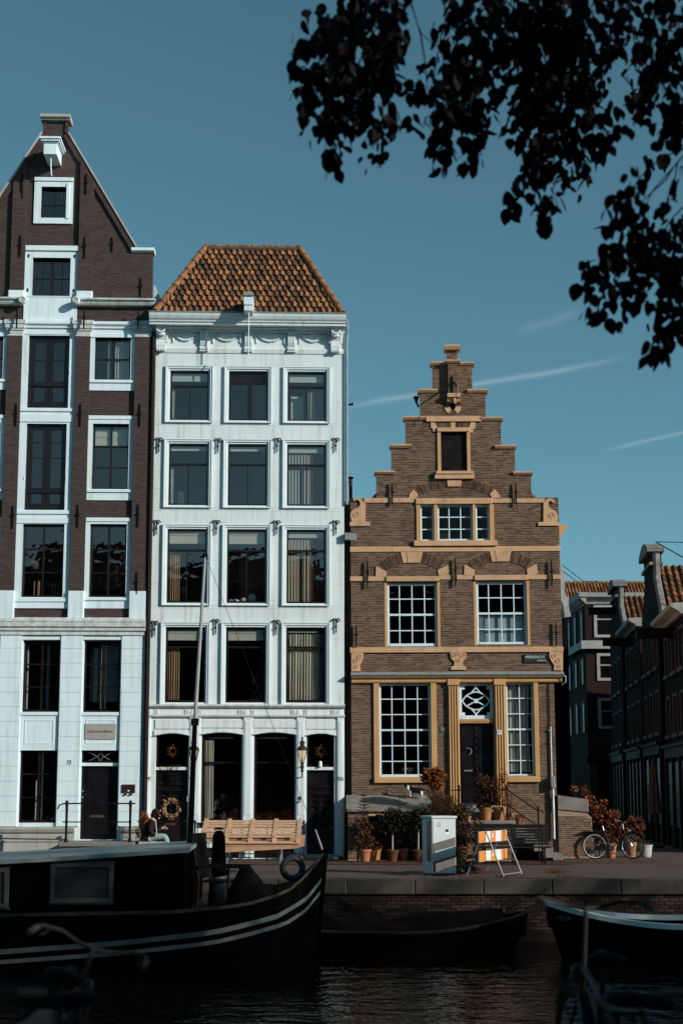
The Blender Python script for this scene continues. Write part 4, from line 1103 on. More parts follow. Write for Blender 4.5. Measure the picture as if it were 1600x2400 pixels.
# --- iron wall anchors with curled heads
def curl_anchor(zz, xa, xb, y0, y1):
    x = FW.p(zz, (xa + xb) / 2, y0)[0]; zt = FW.p(zz, xa, y0)[1]; zb = FW.p(zz, xa, y1)[1]; m_ = MB(); h = zt - zb
    m_.tube([(x, -.05, zb), (x, -.05, zt - h * .18)], [.017, .021], 7)
    for s in (-1, 1):
        pts = [(x, -.05, zt - h * .28)]
        for i in range(9):
            a = math.pi * i / 8 * 1.15
            pts.append((x + s * (.055 - .055 * math.cos(a)), -.05, zt - h * .12 + .055 * math.sin(a) * (1 if i < 7 else .6)))
        m_.tube(pts, [.018] * 8 + [.022, .026], 7)
    m_.ball((x, -.06, zb + h * .45), (.035, .03, .04), 8, 5)
    m_.build('wall_anchor', m_iron, HW)
for zz, lst in (('F', ((78, 130, 212, 316), (512, 562, 217, 318), (945, 998, 214, 315), (1378, 1420, 214, 313), (58, 115, 817, 920), (500, 550, 817, 920), (940, 992, 820, 920), (1375, 1425, 820, 920))), ('G', ((103, 155, 170, 275), (533, 588, 158, 263), (960, 1013, 165, 264), (1385, 1433, 153, 253)))):
    for t in lst: curl_anchor(zz, *t)
# --- roof: sloped tile sheet, hips, ridge
PIT = R(62)
ey, ezz = -.40, zk1 + .05
def roof_pt(zz, x, y):
    """point of the roof plane seen at a pixel -> (x, s) where s runs up the slope"""
    d = FW.r3 @ ray(*pp(zz, x, y)); o = FW.o
    # plane through (y=ey, z=ezz) rising at PIT:  (z-ezz)*cos = (y-ey)*sin
    t = ((o.z - ezz) * math.cos(PIT) - (o.y - ey) * math.sin(PIT)) / (d.y * math.sin(PIT) - d.z * math.cos(PIT))
    q = o + d * t
    return q.x, (q.z - ezz) / math.sin(PIT)
tl_, tr__ = roof_pt('E', 450, 66), roof_pt('E', 1130, 66); bl_, br_ = roof_pt('E', 78, 528), roof_pt('E', 1448, 535)
SL = (tl_[1] + tr__[1]) / 2
def rp3(x, s, h=0.0): return (x, ey + s * math.cos(PIT) - h * math.sin(PIT), ezz + s * math.sin(PIT) + h * math.cos(PIT))
xl0, xr0, xl1, xr1 = bl_[0], br_[0], tl_[0], tr__[0]
bk = 10.5
rb = MB()
rb._add([rp3(xl0, 0), rp3(xr0, 0), rp3(xr1, SL), rp3(xl1, SL), (xl0, bk, ezz), (xr0, bk, ezz), (xr1, bk - 1, rp3(0, SL)[2]), (xl1, bk - 1, rp3(0, SL)[2])],
        [(0, 1, 2, 3), (1, 5, 6, 2), (4, 0, 3, 7), (3, 2, 6, 7), (5, 4, 7, 6)])
roof = rb.build('roof', m_cement, HW)
# pantile: S-shaped in section
tw, th = .19, SL / 12.6
def pantile():
    m_ = MB(); n = 8; wv = tw * 1.06; ln = th * 1.18
    pr = [(-wv / 2 + wv * i / n) for i in range(n + 1)]
    hh = [0.052 * math.sin(math.pi * min(1, i / 3.6)) if i < 4 else 0.022 * math.sin((i - 4) / 4 * math.pi) * -.9 + .004 for i in range(n + 1)]
    vs_ = []
    for s, lift in ((0, .034), (ln, .006)):
        for thick in (0, -.014):
            for i in range(n + 1): vs_.append((pr[i], s, hh[i] + lift + thick))
    k = n + 1; fs = []
    for i in range(n):
        fs.append((i, i + 1, 2 * k + i + 1, 2 * k + i)); fs.append((k + i + 1, k + i, 3 * k + i, 3 * k + i + 1)); fs.append((i + 1, i, k + i, k + i + 1))
    fs.append((0, 2 * k, 3 * k, k)); fs.append((n, k + n, 3 * k + n, 2 * k + n))
    m_._add(vs_, fs)
    return m_.mesh('tile', m_tile, smooth=False)
tme = pantile(); ntile = 0
for j in range(12):
    s = j * th; f_ = (s + th * .5) / SL
    a = xl0 + (xl1 - xl0) * f_ + .10; b = xr0 + (xr1 - xr0) * f_ - .10
    n0 = math.ceil((a - tw * .25) / tw) - 1
    x = n0 * tw + (tw / 2 if j % 2 else 0)
    while x < b + .02:
        if x > a - .03:
            inst('tile', tme, roof, rp3(x + random.gauss(0, .007), s + random.gauss(0, .008) - (.03 if random.random() < .03 else 0), .012 + random.uniform(0, .01)), (PIT + random.gauss(0, .02), random.gauss(0, .03), random.gauss(0, .028))); ntile += 1
        x += tw
# hips and ridge: overlapping half-round tiles
def ridge_tile(p, q, r0, r1, up):
    p, q = Vector(p), Vector(q); d = (q - p).normalized(); sd_ = d.cross(Vector(up)).normalized(); u = sd_.cross(d); m_ = MB(); n = 8; vs_ = []
    for (c, rr) in ((p, r0), (q, r1)):
        for k in range(n + 1):
            a = math.pi * k / n; vs_.append(tuple(c + sd_ * math.cos(a) * rr + u * math.sin(a) * rr))
    fs = [(k, k + 1, n + 2 + k, n + 1 + k) for k in range(n)] + [tuple(range(n, -1, -1)), tuple(range(n + 1, 2 * n + 2))]
    m_._add(vs_, fs); return m_.build('ridge_tile', m_ridge, roof, fix=True)
for (p, q, n) in ((rp3(xl0, 0, .03), rp3(xl1, SL, .03), 8), (rp3(xr0, 0, .03), rp3(xr1, SL, .03), 8)):
    p, q = Vector(p), Vector(q)
    for i in range(n): ridge_tile(p + (q - p) * (i / n), p + (q - p) * ((i + 1.12) / n), .115, .09, (0, -.5, .85))
    MB().tube([p, q], .10, 8).build('hip_mortar', m_cement, roof)
p, q = Vector(rp3(xl1 - .05, SL, .02)), Vector(rp3(xr1 + .05, SL, .02))
for i in range(8):
    ridge_tile(p + (q - p) * (i / 8), p + (q - p) * ((i + 1.03) / 8), .075, .075, (0, 0, 1))
    c = p + (q - p) * ((i + .02) / 8); MB().torus(tuple(c), .075, .028, 10, 6, 'x', 0, math.pi).build('ridge_collar', m_ridge, roof)
MB().tube([p - Vector((0, .05, .07)), q - Vector((0, .05, .07))], .075, 8).build('ridge_mortar', m_cement, roof)
# --- hoist housing on the roof with rod
hx, hz = FW.p('E', 760, 465, -1.0)
hh = MB(); hz1 = FW.p('E', 760, 418, -1.0)[1]; hz0 = FW.p('E', 760, 482, -1.0)[1]
hh.prism([(hx - .135, hz0 - .0), (hx + .135, hz0), (hx + .145, hz1), (hx - .145, hz1)], -1.0, .9)
hh.prism([(hx - .13, hz0 - .17), (hx + .13, hz0 - .17), (hx + .13, hz0 + .02), (hx - .13, hz0 + .02)], -.97, .8)
h_ = hh.build('hoist_housing', m_white, HW, fix=True)
MB().prism([(hx - .17, hz1), (hx + .17, hz1), (hx + .15, hz1 + .05), (hx, hz1 + .14), (hx - .15, hz1 + .05)], -1.05, 1.0).build('hoist_roof', m_zinc, HW)
MB().tube([(hx + .01, -.9, hz0 - .15), (hx + .01, -.9, FW.p('E', 762, 855, -.9)[1])], .016, 8).build('hoist_rod', m_trimw2, HW)
# --- body
dm = MB(); ztop = ezz
dm.box(wl_ + .01, wl_ + .25, .23, 11, 0, ztop); dm.box(wr_ - .25, wr_ - .004, .23, 11, 0, ztop); dm.box(wl_ + .02, wr_ - .02, 10.8, 11, 0, ztop)
dm.build('side_wall', m_white2, HW)
zt_pipe = zk1 - .15
MB().tube([(wr_ + .06, -.2, zt_pipe + .1), (wr_ + .1, -.12, zt_pipe - .05), (wr_ + .09, -.05, zt_pipe - .35), (wr_ + .07, -.04, zt_pipe - .6), (wr_ + .07, -.04, FW.p('F', 1480, 700)[1])], .045, 8).build('rain_pipe', m_zinc, HW)
q = FW.p('E', 1505, 1212); MB().tube([(wr_ + .02, .1, q[1]), (wr_ + .28, .1, q[1])], .03, 8).tube([(wr_ + .23, .1, q[1]), (wr_ + .25, .1, q[1] + .07)], .025, 8).build('wall_bracket', m_iron, HW)
# ================================================================ stepped-gable brick house
FB = Frame((3.36, 41.7, 0), 0.0, R(-.25))
HB = empty('step_gable_house', m=FB.m)
tag(HB, 'brown brick step gable house with ochre stone bands and white sash windows', 'house')
def bx_(zz, x, y): return FB.p(zz, x, y)[0]
def bz_(zz, x, y): return FB.p(zz, x, y)[1]
bl0, br0 = bx_('J', 62, 420), bx_('J', 1456, 420)
zg = bz_('K', 700, 240)                                # gutter line over the ground floor
zs5 = bz_('J', 755, 80)
steps = []                                             # x0,x1,z0,z1
def stp(x0, x1, y0, y1):
    steps.append((bx_('I', x0, y0), bx_('I', x1, y0), bz_('I', 750, y1), bz_('I', 750, y0)))
for t in ((703, 772, 118, 205), (607, 870, 200, 385), (525, 959, 385, 567), (427, 1062, 568, 752), (332, 1155, 752, 932), (232, 1263, 932, 1106)): stp(*t)
steps[-1] = (*steps[-1][:2], zs5, steps[-1][3])
for i in range(len(steps) - 1): steps[i] = (steps[i][0], steps[i][1], steps[i + 1][3], steps[i][3])
br1 = bx_('K', 1420, 400)
body = steps + [(bl0, br0, zg, zs5), (bl0 - .01, br1, 0, zg)]
# openings
trio = [FB.r('J', 525, 122, 615, 366), FB.r('J', 640, 122, 872, 363), FB.r('J', 893, 122, 985, 362)]
up = [FB.r('J', 303, 645, 637, 1068), FB.r('J', 897, 637, 1233, 1058)]
hat = FB.r('I', 660, 660, 833, 930)
gwl = FB.r('K', 250, 290, 592, 915); gwr = FB.r('K', 1095, 285, 1277, 910); tra = FB.r('K', 785, 285, 1007, 527); door = FB.r('K', 787, 555, 1015, 1096)
oc = FB.p('I', 742, 495); oc_r = .30
dcx = (tra[0] + tra[1] + door[0] + door[1]) / 4; dh = (door[1] - door[0]) / 2
tra = (dcx - dh, dcx + dh, tra[2], tra[3]); door = (dcx - dh, dcx + dh, door[2], door[3])
dopen = (door[0], door[1], door[2], tra[3])
holes = trio + up + [hat, gwl, gwr, dopen]
cel = (bx_('L', 225, 400), bx_('L', 540, 400), .05, 1.25)
wb = wall_sheet(MB(), body, holes, 0, .24).build('wall', m_mortar, HB)
def iv_b(z):
    iv = []
    for r_ in body:
        if r_[2] <= z < r_[3]: iv = [(r_[0], r_[1])]
    for h in holes:
        if h[2] < z < h[3]: iv = cut(iv, h[0] - .02, h[1] + .02)
    return iv
bricks(wb, .05, steps[0][3] - .01, iv_b, 0.0, m_brick, m_brick1, singles=240, ch=0.0505, bl=.212, joint=.013, proud=.008, seed=11)
OY = -.035
def stone(r_, y=OY, mt=m_oak, name='ochre_stone', bev=.008, back=.0):
    return MB().cham(r_[0], r_[1], y, back, r_[2], r_[3], bev).build(name, mt, HB)
def band(zz, x0, x1, y0, y1, n=1, y=OY, name='stone_band', skip=()):
    r_ = FB.r(zz, x0, y0, x1, y1)
    for i in range(n):
        a = r_[0] + (r_[1] - r_[0]) * i / n; b = r_[0] + (r_[1] - r_[0]) * (i + 1) / n
        stone((a + (.002 if i else 0), b - (.002 if i < n - 1 else 0), r_[2], r_[3]), y - .002 * (i % 2), name=name)
# --- step copings
def coping(zz, x0, x1, y0, y1, y=-.09, back=.30):
    r_ = FB.r(zz, x0, y0, x1, y1); h = r_[3] - r_[2]
    MB().prof([(0.0, r_[2]), (y + .05, r_[2]), (y + .02, r_[2] + h * .35), (y, r_[2] + h * .55), (y, r_[3] - .01), (y + .02, r_[3]), (back, r_[3]), (back, r_[2])], r_[0], r_[1]).build('coping_stone', m_oak, HB)
coping('I', 685, 788, 86, 118, -.16)
for t in ((592, 697, 195, 218), (787, 884, 197, 219), (508, 640, 378, 402), (838, 975, 379, 402), (411, 560, 560, 583), (929, 1076, 565, 588), (320, 468, 747, 770), (1022, 1166, 752, 775), (219, 356, 925, 946), (1143, 1275, 929, 950)): coping('I', *t)
coping('I', 695, 790, 193, 213, -.24)
# --- proud pier with corbel and hoist hook
pr_ = FB.r('I', 708, 212, 773, 417)
po = MB().box(pr_[0], pr_[1], -.155, 0, pr_[2], pr_[3]).build('pier', m_mortar, HB)
bricks(po, pr_[2], pr_[3], lambda z: [(pr_[0] + .003, pr_[1] - .003)], -.155, m_brick, m_brick1, singles=20, ch=.0505, bl=.2, joint=.013, proud=.008, seed=12)
rr = FB.r('I', 703, 415, 790, 440)
co = MB(); xm = (rr[0] + rr[1]) / 2
co.prof([(0, rr[2] - .14), (-.10, rr[2] - .12), (-.15, rr[2] - .02), (-.21, rr[2]), (-.21, rr[3]), (0, rr[3])], rr[0], rr[1])
co.ball((xm + .02, -.13, rr[2] - .10), (.07, .07, .10), 10, 7); co.ball((xm - .09, -.08, rr[2] - .09), (.06, .05, .08), 8, 6)
co.build('corbel', m_oak, HB)
a = FB.p('I', 738, 415); b = FB.p('I', 738, 296); anchor(HB, a[0], a[1], b[1], -.163)
MB().tube([(xm + .02, -.15, FB.p('I', 755, 350)[1] + .05), (xm + .02, -.75, FB.p('I', 755, 350, -.75)[1])], .022, 8).tube([(xm + .02, -.7, FB.p('I', 755, 335, -.7)[1]), (xm + .02, -.7, FB.p('I', 757, 460, -.7)[1])], .010, 6).ball((xm + .02, -.72, FB.p('I', 755, 350, -.72)[1]), .045, 8, 6).build('hoist_hook', m_iron, HB)
# --- oculus
om = MB(); n = 32
om.lathe([(.085, .05), (.085, -.015), (.10, -.022), (.0, .06)], (oc[0], 0, oc[1]), 20, 'y')
om.lathe([(.075, -.018), (.01, -.018)], (oc[0], 0, oc[1]), 18, 'y')
om.build('oculus_opening', m_iron, HB)
RO, RI = .247, .088
def wedge(c, r0, r1, a0, a1, y0, y1, mt, name, par, n=3):
    pts = [(c[0] + r1 * math.cos(a0 + (a1 - a0) * i / n), c[1] + r1 * math.sin(a0 + (a1 - a0) * i / n)) for i in range(n + 1)]
    pts += [(c[0] + r0 * math.cos(a1 + (a0 - a1) * i / n), c[1] + r0 * math.sin(a1 + (a0 - a1) * i / n)) for i in range(n + 1)]
    return MB().prism(pts, y0, y1).build(name, mt, par, fix=True)
for a0, a1 in ((R(178), R(238)), (R(-58), R(2))): wedge(oc, RI, RO, a0, a1, -.03, 0, m_oak, 'oculus_stone', HB, 8)
for a0, a1, k in ((R(4), R(60), 7), (R(120), R(176), 7), (R(240), R(300), 8)):
    for i in range(k): wedge(oc, RI, RO, a0 + (a1 - a0) * (i + .06) / k, a0 + (a1 - a0) * (i + .94) / k, -.02, 0, m_brick1, 'arch_brick', HB, 2)
# --- relieving arches of radial bricks
def circ(p, q, r_):
    ax, ay = p; bx, by = q; cx, cy = r_
    d = 2 * (ax * (by - cy) + bx * (cy - ay) + cx * (ay - by))
    ux = ((ax * ax + ay * ay) * (by - cy) + (bx * bx + by * by) * (cy - ay) + (cx * cx + cy * cy) * (ay - by)) / d
    uy = ((ax * ax + ay * ay) * (cx - bx) + (bx * bx + by * by) * (ax - cx) + (cx * cx + cy * cy) * (bx - ax)) / d
    return (ux, uy), math.hypot(ax - ux, ay - uy)
def arch(zz, inner, outer_mid, kx0, kx1, n, key_r):
    P_ = [FB.p(zz, *q) for q in inner]; c, ri = circ(*P_)
    ro = FB.p(zz, *outer_mid)[1] - c[1]
    def ang(q): return math.atan2(q[1] - c[1], q[0] - c[0])
    aL, aR = ang(P_[0]), ang(P_[2])
    k0 = ang(FB.p(zz, kx0, outer_mid[1])); k1 = ang(FB.p(zz, kx1, outer_mid[1]))
    for s0, s1 in ((aL, k0), (k1, aR)):
        for i in range(n):
            u0 = s0 + (s1 - s0) * (i + .08) / n; u1 = s0 + (s1 - s0) * (i + .92) / n
            if i % 2: wedge(c, ri, ro, u0, u1, -.018, 0, m_brick1, 'arch_brick', HB, 1)
            else:
                rm = ri + (ro - ri) * .52
                wedge(c, ri, rm - .006, u0, u1, -.017, 0, m_brick1, 'arch_brick', HB, 1); wedge(c, rm + .006, ro, u0, u1, -.019, 0, m_brick1, 'arch_brick', HB, 1)
    for (p0, p1) in ((aL + R(.3), aL + R(.1)),): pass
    return c, ri, ro, aL, aR
arch('J', ((298, 568), (468, 508), (642, 560)), (468, 436), 395, 540, 20, 0)
arch('J', ((888, 562), (1062, 500), (1236, 552)), (1062, 432), 988, 1132, 20, 0)
arch('I', ((508, 1090), (752, 1030), (992, 1088)), (752, 976), 702, 800, 22, 0)
def poly(zz, pts, y=OY, mt=None, name='ochre_stone', back=0.0):
    return MB().prism([FB.p(zz, *q) for q in pts][::-1], y, back).build(name, mt or m_oak, HB, fix=True)
for pts in ([(230, 535), (300, 568), (298, 602), (228, 605)], [(642, 560), (712, 526), (718, 595), (648, 598)], [(820, 524), (890, 560), (886, 595), (817, 597)], [(1236, 552), (1302, 520), (1308, 588), (1240, 592)]): poly('J', pts)
poly('J', [(394, 441), (434, 440), (440, 511), (412, 513)]); poly('J', [(434, 440), (540, 440), (526, 510), (442, 511)], -.045)
poly('J', [(988, 434), (1026, 433), (1032, 504), (1005, 504)]); poly('J', [(1026, 433), (1132, 432), (1118, 501), (1034, 503)], -.045)
poly('I', [(480, 1048), (512, 1080), (498, 1104), (448, 1104), (452, 1082)]); poly('I', [(990, 1078), (1022, 1046), (1052, 1082), (1060, 1104), (1003, 1106)])
# --- bands
band('J', 150, 497, 78, 110, 3); band('J', 1005, 1352, 82, 111, 3)
band('J', 56, 1462, 402, 437, 5)
band('J', 57, 172, 602, 634, 1); band('J', 176, 296, 602, 634, 1, -.033); band('J', 650, 758, 594, 624, 1); band('J', 768, 888, 593, 624, 1); band('J', 1238, 1400, 590, 622, 1); band('J', 1408, 1465, 590, 621, 1)
band('J', 297, 650, 602, 636, 1, -.07, 'lintel_board'); band('J', 886, 1238, 594, 628, 1, -.07, 'lintel_board')
band('J', 56, 1478, 1074, 1110, 6, -.06)
# hatch surround
band('I', 563, 927, 560, 596, 1, -.07); 
poly('I', [(595, 600), (622, 600), (640, 636), (632, 662), (610, 662), (608, 640), (597, 638)]); poly('I', [(862, 600), (893, 600), (891, 642), (878, 645), (876, 670), (852, 668), (848, 638)])
poly('I', [(728, 600), (760, 600), (758, 634), (730, 634)])
for (xa, xb, xc, xd) in ((624, 726, 640, 728), (762, 860, 760, 846)):
    for i in range(8):
        u, v = (i + .08) / 8, (i + .92) / 8
        poly('I', [(xa + (xb - xa) * u, 600), (xa + (xb - xa) * v, 600), (xc + (xd - xc) * v, 633), (xc + (xd - xc) * u, 633)], -.018, m_brick1, 'arch_brick')
band('I', 637, 850, 637, 664, 1, -.085, 'hatch_lintel')
r_ = FB.r('I', 637, 664, 661, 930); stone((r_[0], hat[0], hat[2], hat[3]), -.05, m_oakp, 'hatch_jamb'); r_ = FB.r('I', 832, 664, 855, 930); stone((hat[1], r_[1], hat[2], hat[3]), -.05, m_oakp, 'hatch_jamb')
band('I', 620, 883, 948, 980, 1, -.11, 'hatch_sill'); band('I', 628, 876, 929, 949, 1, -.14, 'hatch_sill')
poly('I', [(704, 984), (800, 984), (796, 1028), (708, 1028)], -.05)
hd = MB().box(hat[0], hat[1], .10, .12, hat[2], hat[3]).build('hatch', m_frame, HB)
m_shut = M('black_shutter', (.014, .010, .012), (.008, .006, .008), 4, .5, .1, 30)
for i in range(4):
    a = hat[0] + (hat[1] - hat[0]) * i / 4; MB().cham(a + .004, a + (hat[1] - hat[0]) / 4 - .004, .04, .1, hat[2] + .01, hat[3] - .01, .008).build('plank', m_shut, hd)
for yy in (703, 898):
    z = bz_('I', 700, yy); MB().box(hat[0] - .07, hat[0] + .36, .022, .04, z - .016, z + .016).build('strap_hinge', m_iron, hd)
room(HB, hat, .26)
# --- window trio under the gable
for r_ in ((bx_('J', 497, 120), trio[0][0], trio[0][2] - .03, trio[0][3]), (trio[0][1], trio[1][0], trio[0][2], trio[0][3]), (trio[1][1], trio[2][0], trio[0][2], trio[0][3]), (trio[2][1], bx_('J', 1014, 120), trio[2][2], trio[2][3])):
    MB().cham(r_[0] + .001, r_[1] - .001, -.045, .12, r_[2], r_[3], .006).build('mullion', m_oakp, HB)
band('J', 495, 1005, 81, 120, 1, -.075, 'lintel_board'); band('J', 482, 1037, 364, 400, 1, -.10, 'sill')
def sash(r_, cols, rows, main=None, fw=.07, bw=.030, y=.07, mw=.06):
    return window(HB, r_, [i / cols for i in range(1, cols)], [i / rows for i in range(1, rows) if main is None or abs(i / rows - main) > .01], y=y, fw=fw, bw=bw, fmat=m_sash, gmat=m_glassold, main=main, mainw=mw, name='sash_window')
sash(trio[0], 1, 3, fw=.05); s_ = sash(trio[1], 3, 3, fw=.05); sash(trio[2], 1, 3, fw=.05)
r_ = trio[1]
o = MB().box(r_[0] + .08, r_[0] + .42, .5, .55, r_[2] + .05, r_[2] + .32).build('wood_panel', m_tan, s_); MB().box(r_[0] + .42, r_[1] - .1, .5, .55, r_[2] + .05, r_[2] + .15).build('wood_panel', m_brownc, s_)
# --- upper sash windows
for k, r_ in enumerate(up):
    MB().box(r_[0] - .08, r_[0] - .002, -.012, .15, r_[2] - .02, r_[3] + .02).build('window_jamb', m_oakp, HB); MB().box(r_[1] + .002, r_[1] + .08, -.012, .15, r_[2] - .02, r_[3] + .02).build('window_jamb', m_oakp, HB)
    f = sash(r_, 4, 4, .5)
    if k == 1:
        zc = (r_[2] + r_[3]) / 2 - .05
        curtain(f, r_[0] + .12, r_[1] - .08, r_[2] + .09, zc, .19, m_net, 2, .006); curtain(f, r_[0] + .07, r_[0] + .26, r_[2] + .1, zc, .18, m_net, 3, .03)
    else:
        MB().box((r_[0] + r_[1]) / 2 - .045, (r_[0] + r_[1]) / 2 - .015, .16, .2, r_[2] + .1, r_[3] - .1).build('shutter_edge', m_brownc, f)
# --- carved ochre ornaments
def ornament(pts, zz, y=-.05):
    o = poly(zz, pts, y, m_oak, 'carved_bracket'); return o
def swirl(o, cs, zz):
    m_ = MB()
    for x, yy, r1 in cs:
        q = FB.p(zz, x, yy); m_.torus((q[0], -.055, q[1]), r1, .009, 14, 5); m_.torus((q[0], -.055, q[1]), r1 * .45, .008, 10, 5)
    m_.build('carving', m_oak, o)
o = ornament([(723, 1113), (745, 1100), (812, 1100), (832, 1118), (830, 1145), (810, 1170), (806, 1195), (832, 1208), (830, 1226), (730, 1226), (732, 1208), (752, 1196), (752, 1172), (728, 1148)], 'J'); swirl(o, ((748, 1130, .07), (806, 1130, .07), (777, 1165, .06), (777, 1120, .045)), 'J')
o = ornament([(65, 1113), (146, 1112), (147, 1140), (138, 1170), (124, 1195), (128, 1236), (66, 1237)], 'J'); swirl(o, ((118, 1135, .06), (95, 1165, .07), (95, 1205, .055)), 'J')
o = ornament([(1386, 1108), (1476, 1106), (1476, 1230), (1415, 1228), (1418, 1195), (1400, 1170), (1386, 1140)], 'J'); swirl(o, ((1415, 1135, .06), (1440, 1165, .07), (1448, 1205, .055)), 'J')
o = ornament([(150, 112), (160, 115), (160, 238), (191, 238), (191, 266), (55, 266), (55, 240), (70, 236), (62, 205), (62, 175), (80, 155), (110, 145), (125, 125), (122, 104), (105, 90), (85, 98), (76, 92), (90, 78), (115, 76), (135, 88), (148, 108)], 'J', -.05); swirl(o, ((97, 190, .085),), 'J')
o = ornament([(1346, 112), (1352, 106), (1368, 88), (1390, 82), (1412, 88), (1422, 105), (1412, 112), (1395, 98), (1380, 108), (1378, 128), (1392, 150), (1425, 165), (1442, 190), (1444, 215), (1436, 238), (1449, 240), (1449, 264), (1310, 264), (1310, 240), (1346, 238)], 'J', -.05); swirl(o, ((1400, 195, .085),), 'J')
# --- street name sign
q = FB.r('J', 1215, 1122, 1370, 1178)
sg = MB().cham(q[0], q[1], -.05, 0, q[2], q[3], .006).build('street_name_plate', M('blue_black_enamel', (.028, .038, .048), (.022, .030, .038), 3, .35), HB)
b_ = MB(); t = .007
b_.box(q[0] + .012, q[1] - .012, -.053, -.049, q[3] - .012 - t, q[3] - .012).box(q[0] + .012, q[1] - .012, -.053, -.049, q[2] + .012, q[2] + .012 + t).box(q[0] + .012, q[0] + .012 + t, -.0525, -.049, q[2] + .012, q[3] - .012).box(q[1] - .012 - t, q[1] - .012, -.0525, -.049, q[2] + .012, q[3] - .012)
text(sg, 'HERENGRACHT', (q[0] + q[1]) / 2 - .015, -.0535, q[2] + (q[3] - q[2]) * .65, .112, m_textw, sx=.72)
text(sg, '(CENTRUM)', q[1] - .17, -.0535, q[2] + (q[3] - q[2]) * .23, .068, m_textw, sx=.72)
# --- anchors
for (zz, x, y0, y1) in (('I', 338, 998, 1150), ('I', 1164, 1000, 1152), ('J', 172, 492, 675), ('J', 760, 480, 665), ('J', 1402, 492, 668), ('J', 98, 925, 1075), ('J', 1432, 905, 1068)):
    a = FB.p(zz, x, y1, OY); b = FB.p(zz, x, y0, OY); anchor(HB, a[0], a[1], b[1], OY - .035)
# --- gutter and shop cornice
gx0, gx1 = bx_('K', 62, 230), bx_('K', 1478, 230)
MB().prof([(0, zg - .02), (-.20, zg - .02), (-.24, zg + .02), (-.24, zg + .05), (0, zg + .12)], gx0, gx1).build('lead_gutter', m_zinc, HB)
z1 = bz_('K', 700, 246); z0 = bz_('K', 700, 285)
MB().prof([(0, zg - .10), (-.10, zg - .10), (-.18, zg - .05), (-.20, zg - .021), (0, zg - .021)], gx0 + .01, gx1 - .02).build('cornice', m_oakp, HB)
MB().prof([(0, z0), (-.08, z0), (-.10, z0 + .04), (-.10, zg - .101), (0, zg - .101)], gx0 + .02, gx1 - .05).build('fascia_beam', m_oakp, HB)
MB().tube([(gx1 - .04, -.2, zg), (gx1 + .05, -.2, zg - .05), (gx1 + .05, -.16, zg - .2), (gx1 - .06, -.1, zg - .28)], .012, 6).build('gutter_wire', m_trimw, HB)
# --- ground floor left window, door, right window
fl_ = FB.r('K', 212, 286, 632, 955)
for r_ in ((fl_[0], gwl[0] - .002, gwl[2], z0), (gwl[1] + .002, bx_('K', 632, 500), gwl[2], z0)): MB().cham(r_[0], r_[1], -.06, .14, r_[2], r_[3], .01).build('window_jamb', m_oakp, HB)
MB().cham(fl_[0], bx_('K', 632, 500), -.09, .14, fl_[2], gwl[2] - .002, .012).build('sill', m_oakp, HB)
f = sash(gwl, 4, 6, .5, fw=.06, bw=.028, y=.08, mw=.05)
rq = gwl
for (x, z, rx, rz2, mt, nm, lb, ct) in ((rq[0] + .85, rq[2] + .12, .22, .09, m_tan, 'bowl', 'orange bowl on the inner sill of the large ground floor sash window', 'bowl'),):
    o = MB().lathe([(.05, 0), (.10, .02), (rx * .8, .10), (rx, .20), (rx * .95, .2), (.02, .05)], (x, .45, rq[2] + .07), 18).build(nm, mt, None, smooth=True); o.matrix_world = FB.m; tag(o, lb, ct)
fr_ = bx_('K', 1312, 500)
MB().cham(gwr[1] + .002, fr_, -.06, .14, gwr[2], z0, .01).build('window_jamb', m_oakp, HB)
sl0 = bz_('K', 1200, 950)
f2 = sash(gwr, 2, 6, .5, fw=.05, bw=.028, y=.08, mw=.05)
for a, b in ((.08, .42), (.52, .9)):
    curtain(f2, gwr[0] + (gwr[1] - gwr[0]) * a, gwr[0] + (gwr[1] - gwr[0]) * b, gwr[2] + .12, gwr[3] - .06, .19, m_cream, 3, .018, gather=.2 if a > .3 else -.05)
MB().box(gwr[0] + .05, gwr[1] - .05, .5, .52, gwr[2] + .06, gwr[3] - .05).build('back_curtain', m_brownc, f2)
# fluted door pilasters
for xa, xb in ((712, 783), (1022, 1092)):
    a, b = bx_('K', xa, 500), bx_('K', xb, 500); zb_ = 1.35; pm = MB()
    pm.box(a, b, -.08, .10, zb_, zg - .11)
    nfl = 4
    for i in range(nfl):
        u = a + (b - a) * (i + .5) / nfl; hw_ = (b - a) / nfl * .27
        pm.box(u - hw_, u + hw_, -.105, -.079, zb_ + .02, zg - .30)
    p_ = pm.build('fluted_pilaster', m_oakp, HB, bevel=.01)
    MB().box(a - .02, b + .02, -.125, -.02, zg - .28, zg - .10).build('pilaster_capital', m_oakp, HB, bevel=.01)
MB().cham(bx_('K', 1092, 800), fr_, -.09, .14, sl0, gwr[2] - .002, .012).build('sill', m_oakp, HB)
MB().box(bx_('K', 1085, 800), gwr[0] - .002, -.05, .14, gwr[2] - .05, z0).build('window_jamb', m_oakp, HB)
# transom window with oval tracery
f = window(HB, tra, (), (), y=.09, fw=.085, fmat=m_sash, gmat=m_glassold, rm=False, name='transom_window')
tx, tz = (tra[0] + tra[1]) / 2, (tra[2] + tra[3]) / 2; hw_, hh_ = (tra[1] - tra[0]) / 2 - .085, (tra[3] - tra[2]) / 2 - .095
tm = MB(); yy = .115
def tb(pts, r1=.022): tm.tube([(tx + x * hw_, yy, tz + z * hh_) for x, z in pts], r1, 7)
for s in (-1, 1):
    tb([(-1 + .02, 0)] + [(-1 + .02 + i * .245, s * (.60 * math.sin(math.pi * (.06 + i / 8 * .88)))) for i in range(1, 8)] + [(1 - .02, 0)])
    tb([(0, s * 1.0), (-.07, s * .82), (-.22, s * .66), (-.32, s * .56)]); tb([(0, s * 1.0), (.07, s * .82), (.22, s * .66), (.32, s * .56)])
    tb([(-.68, s * .36), (.68, -s * .36)], .02)
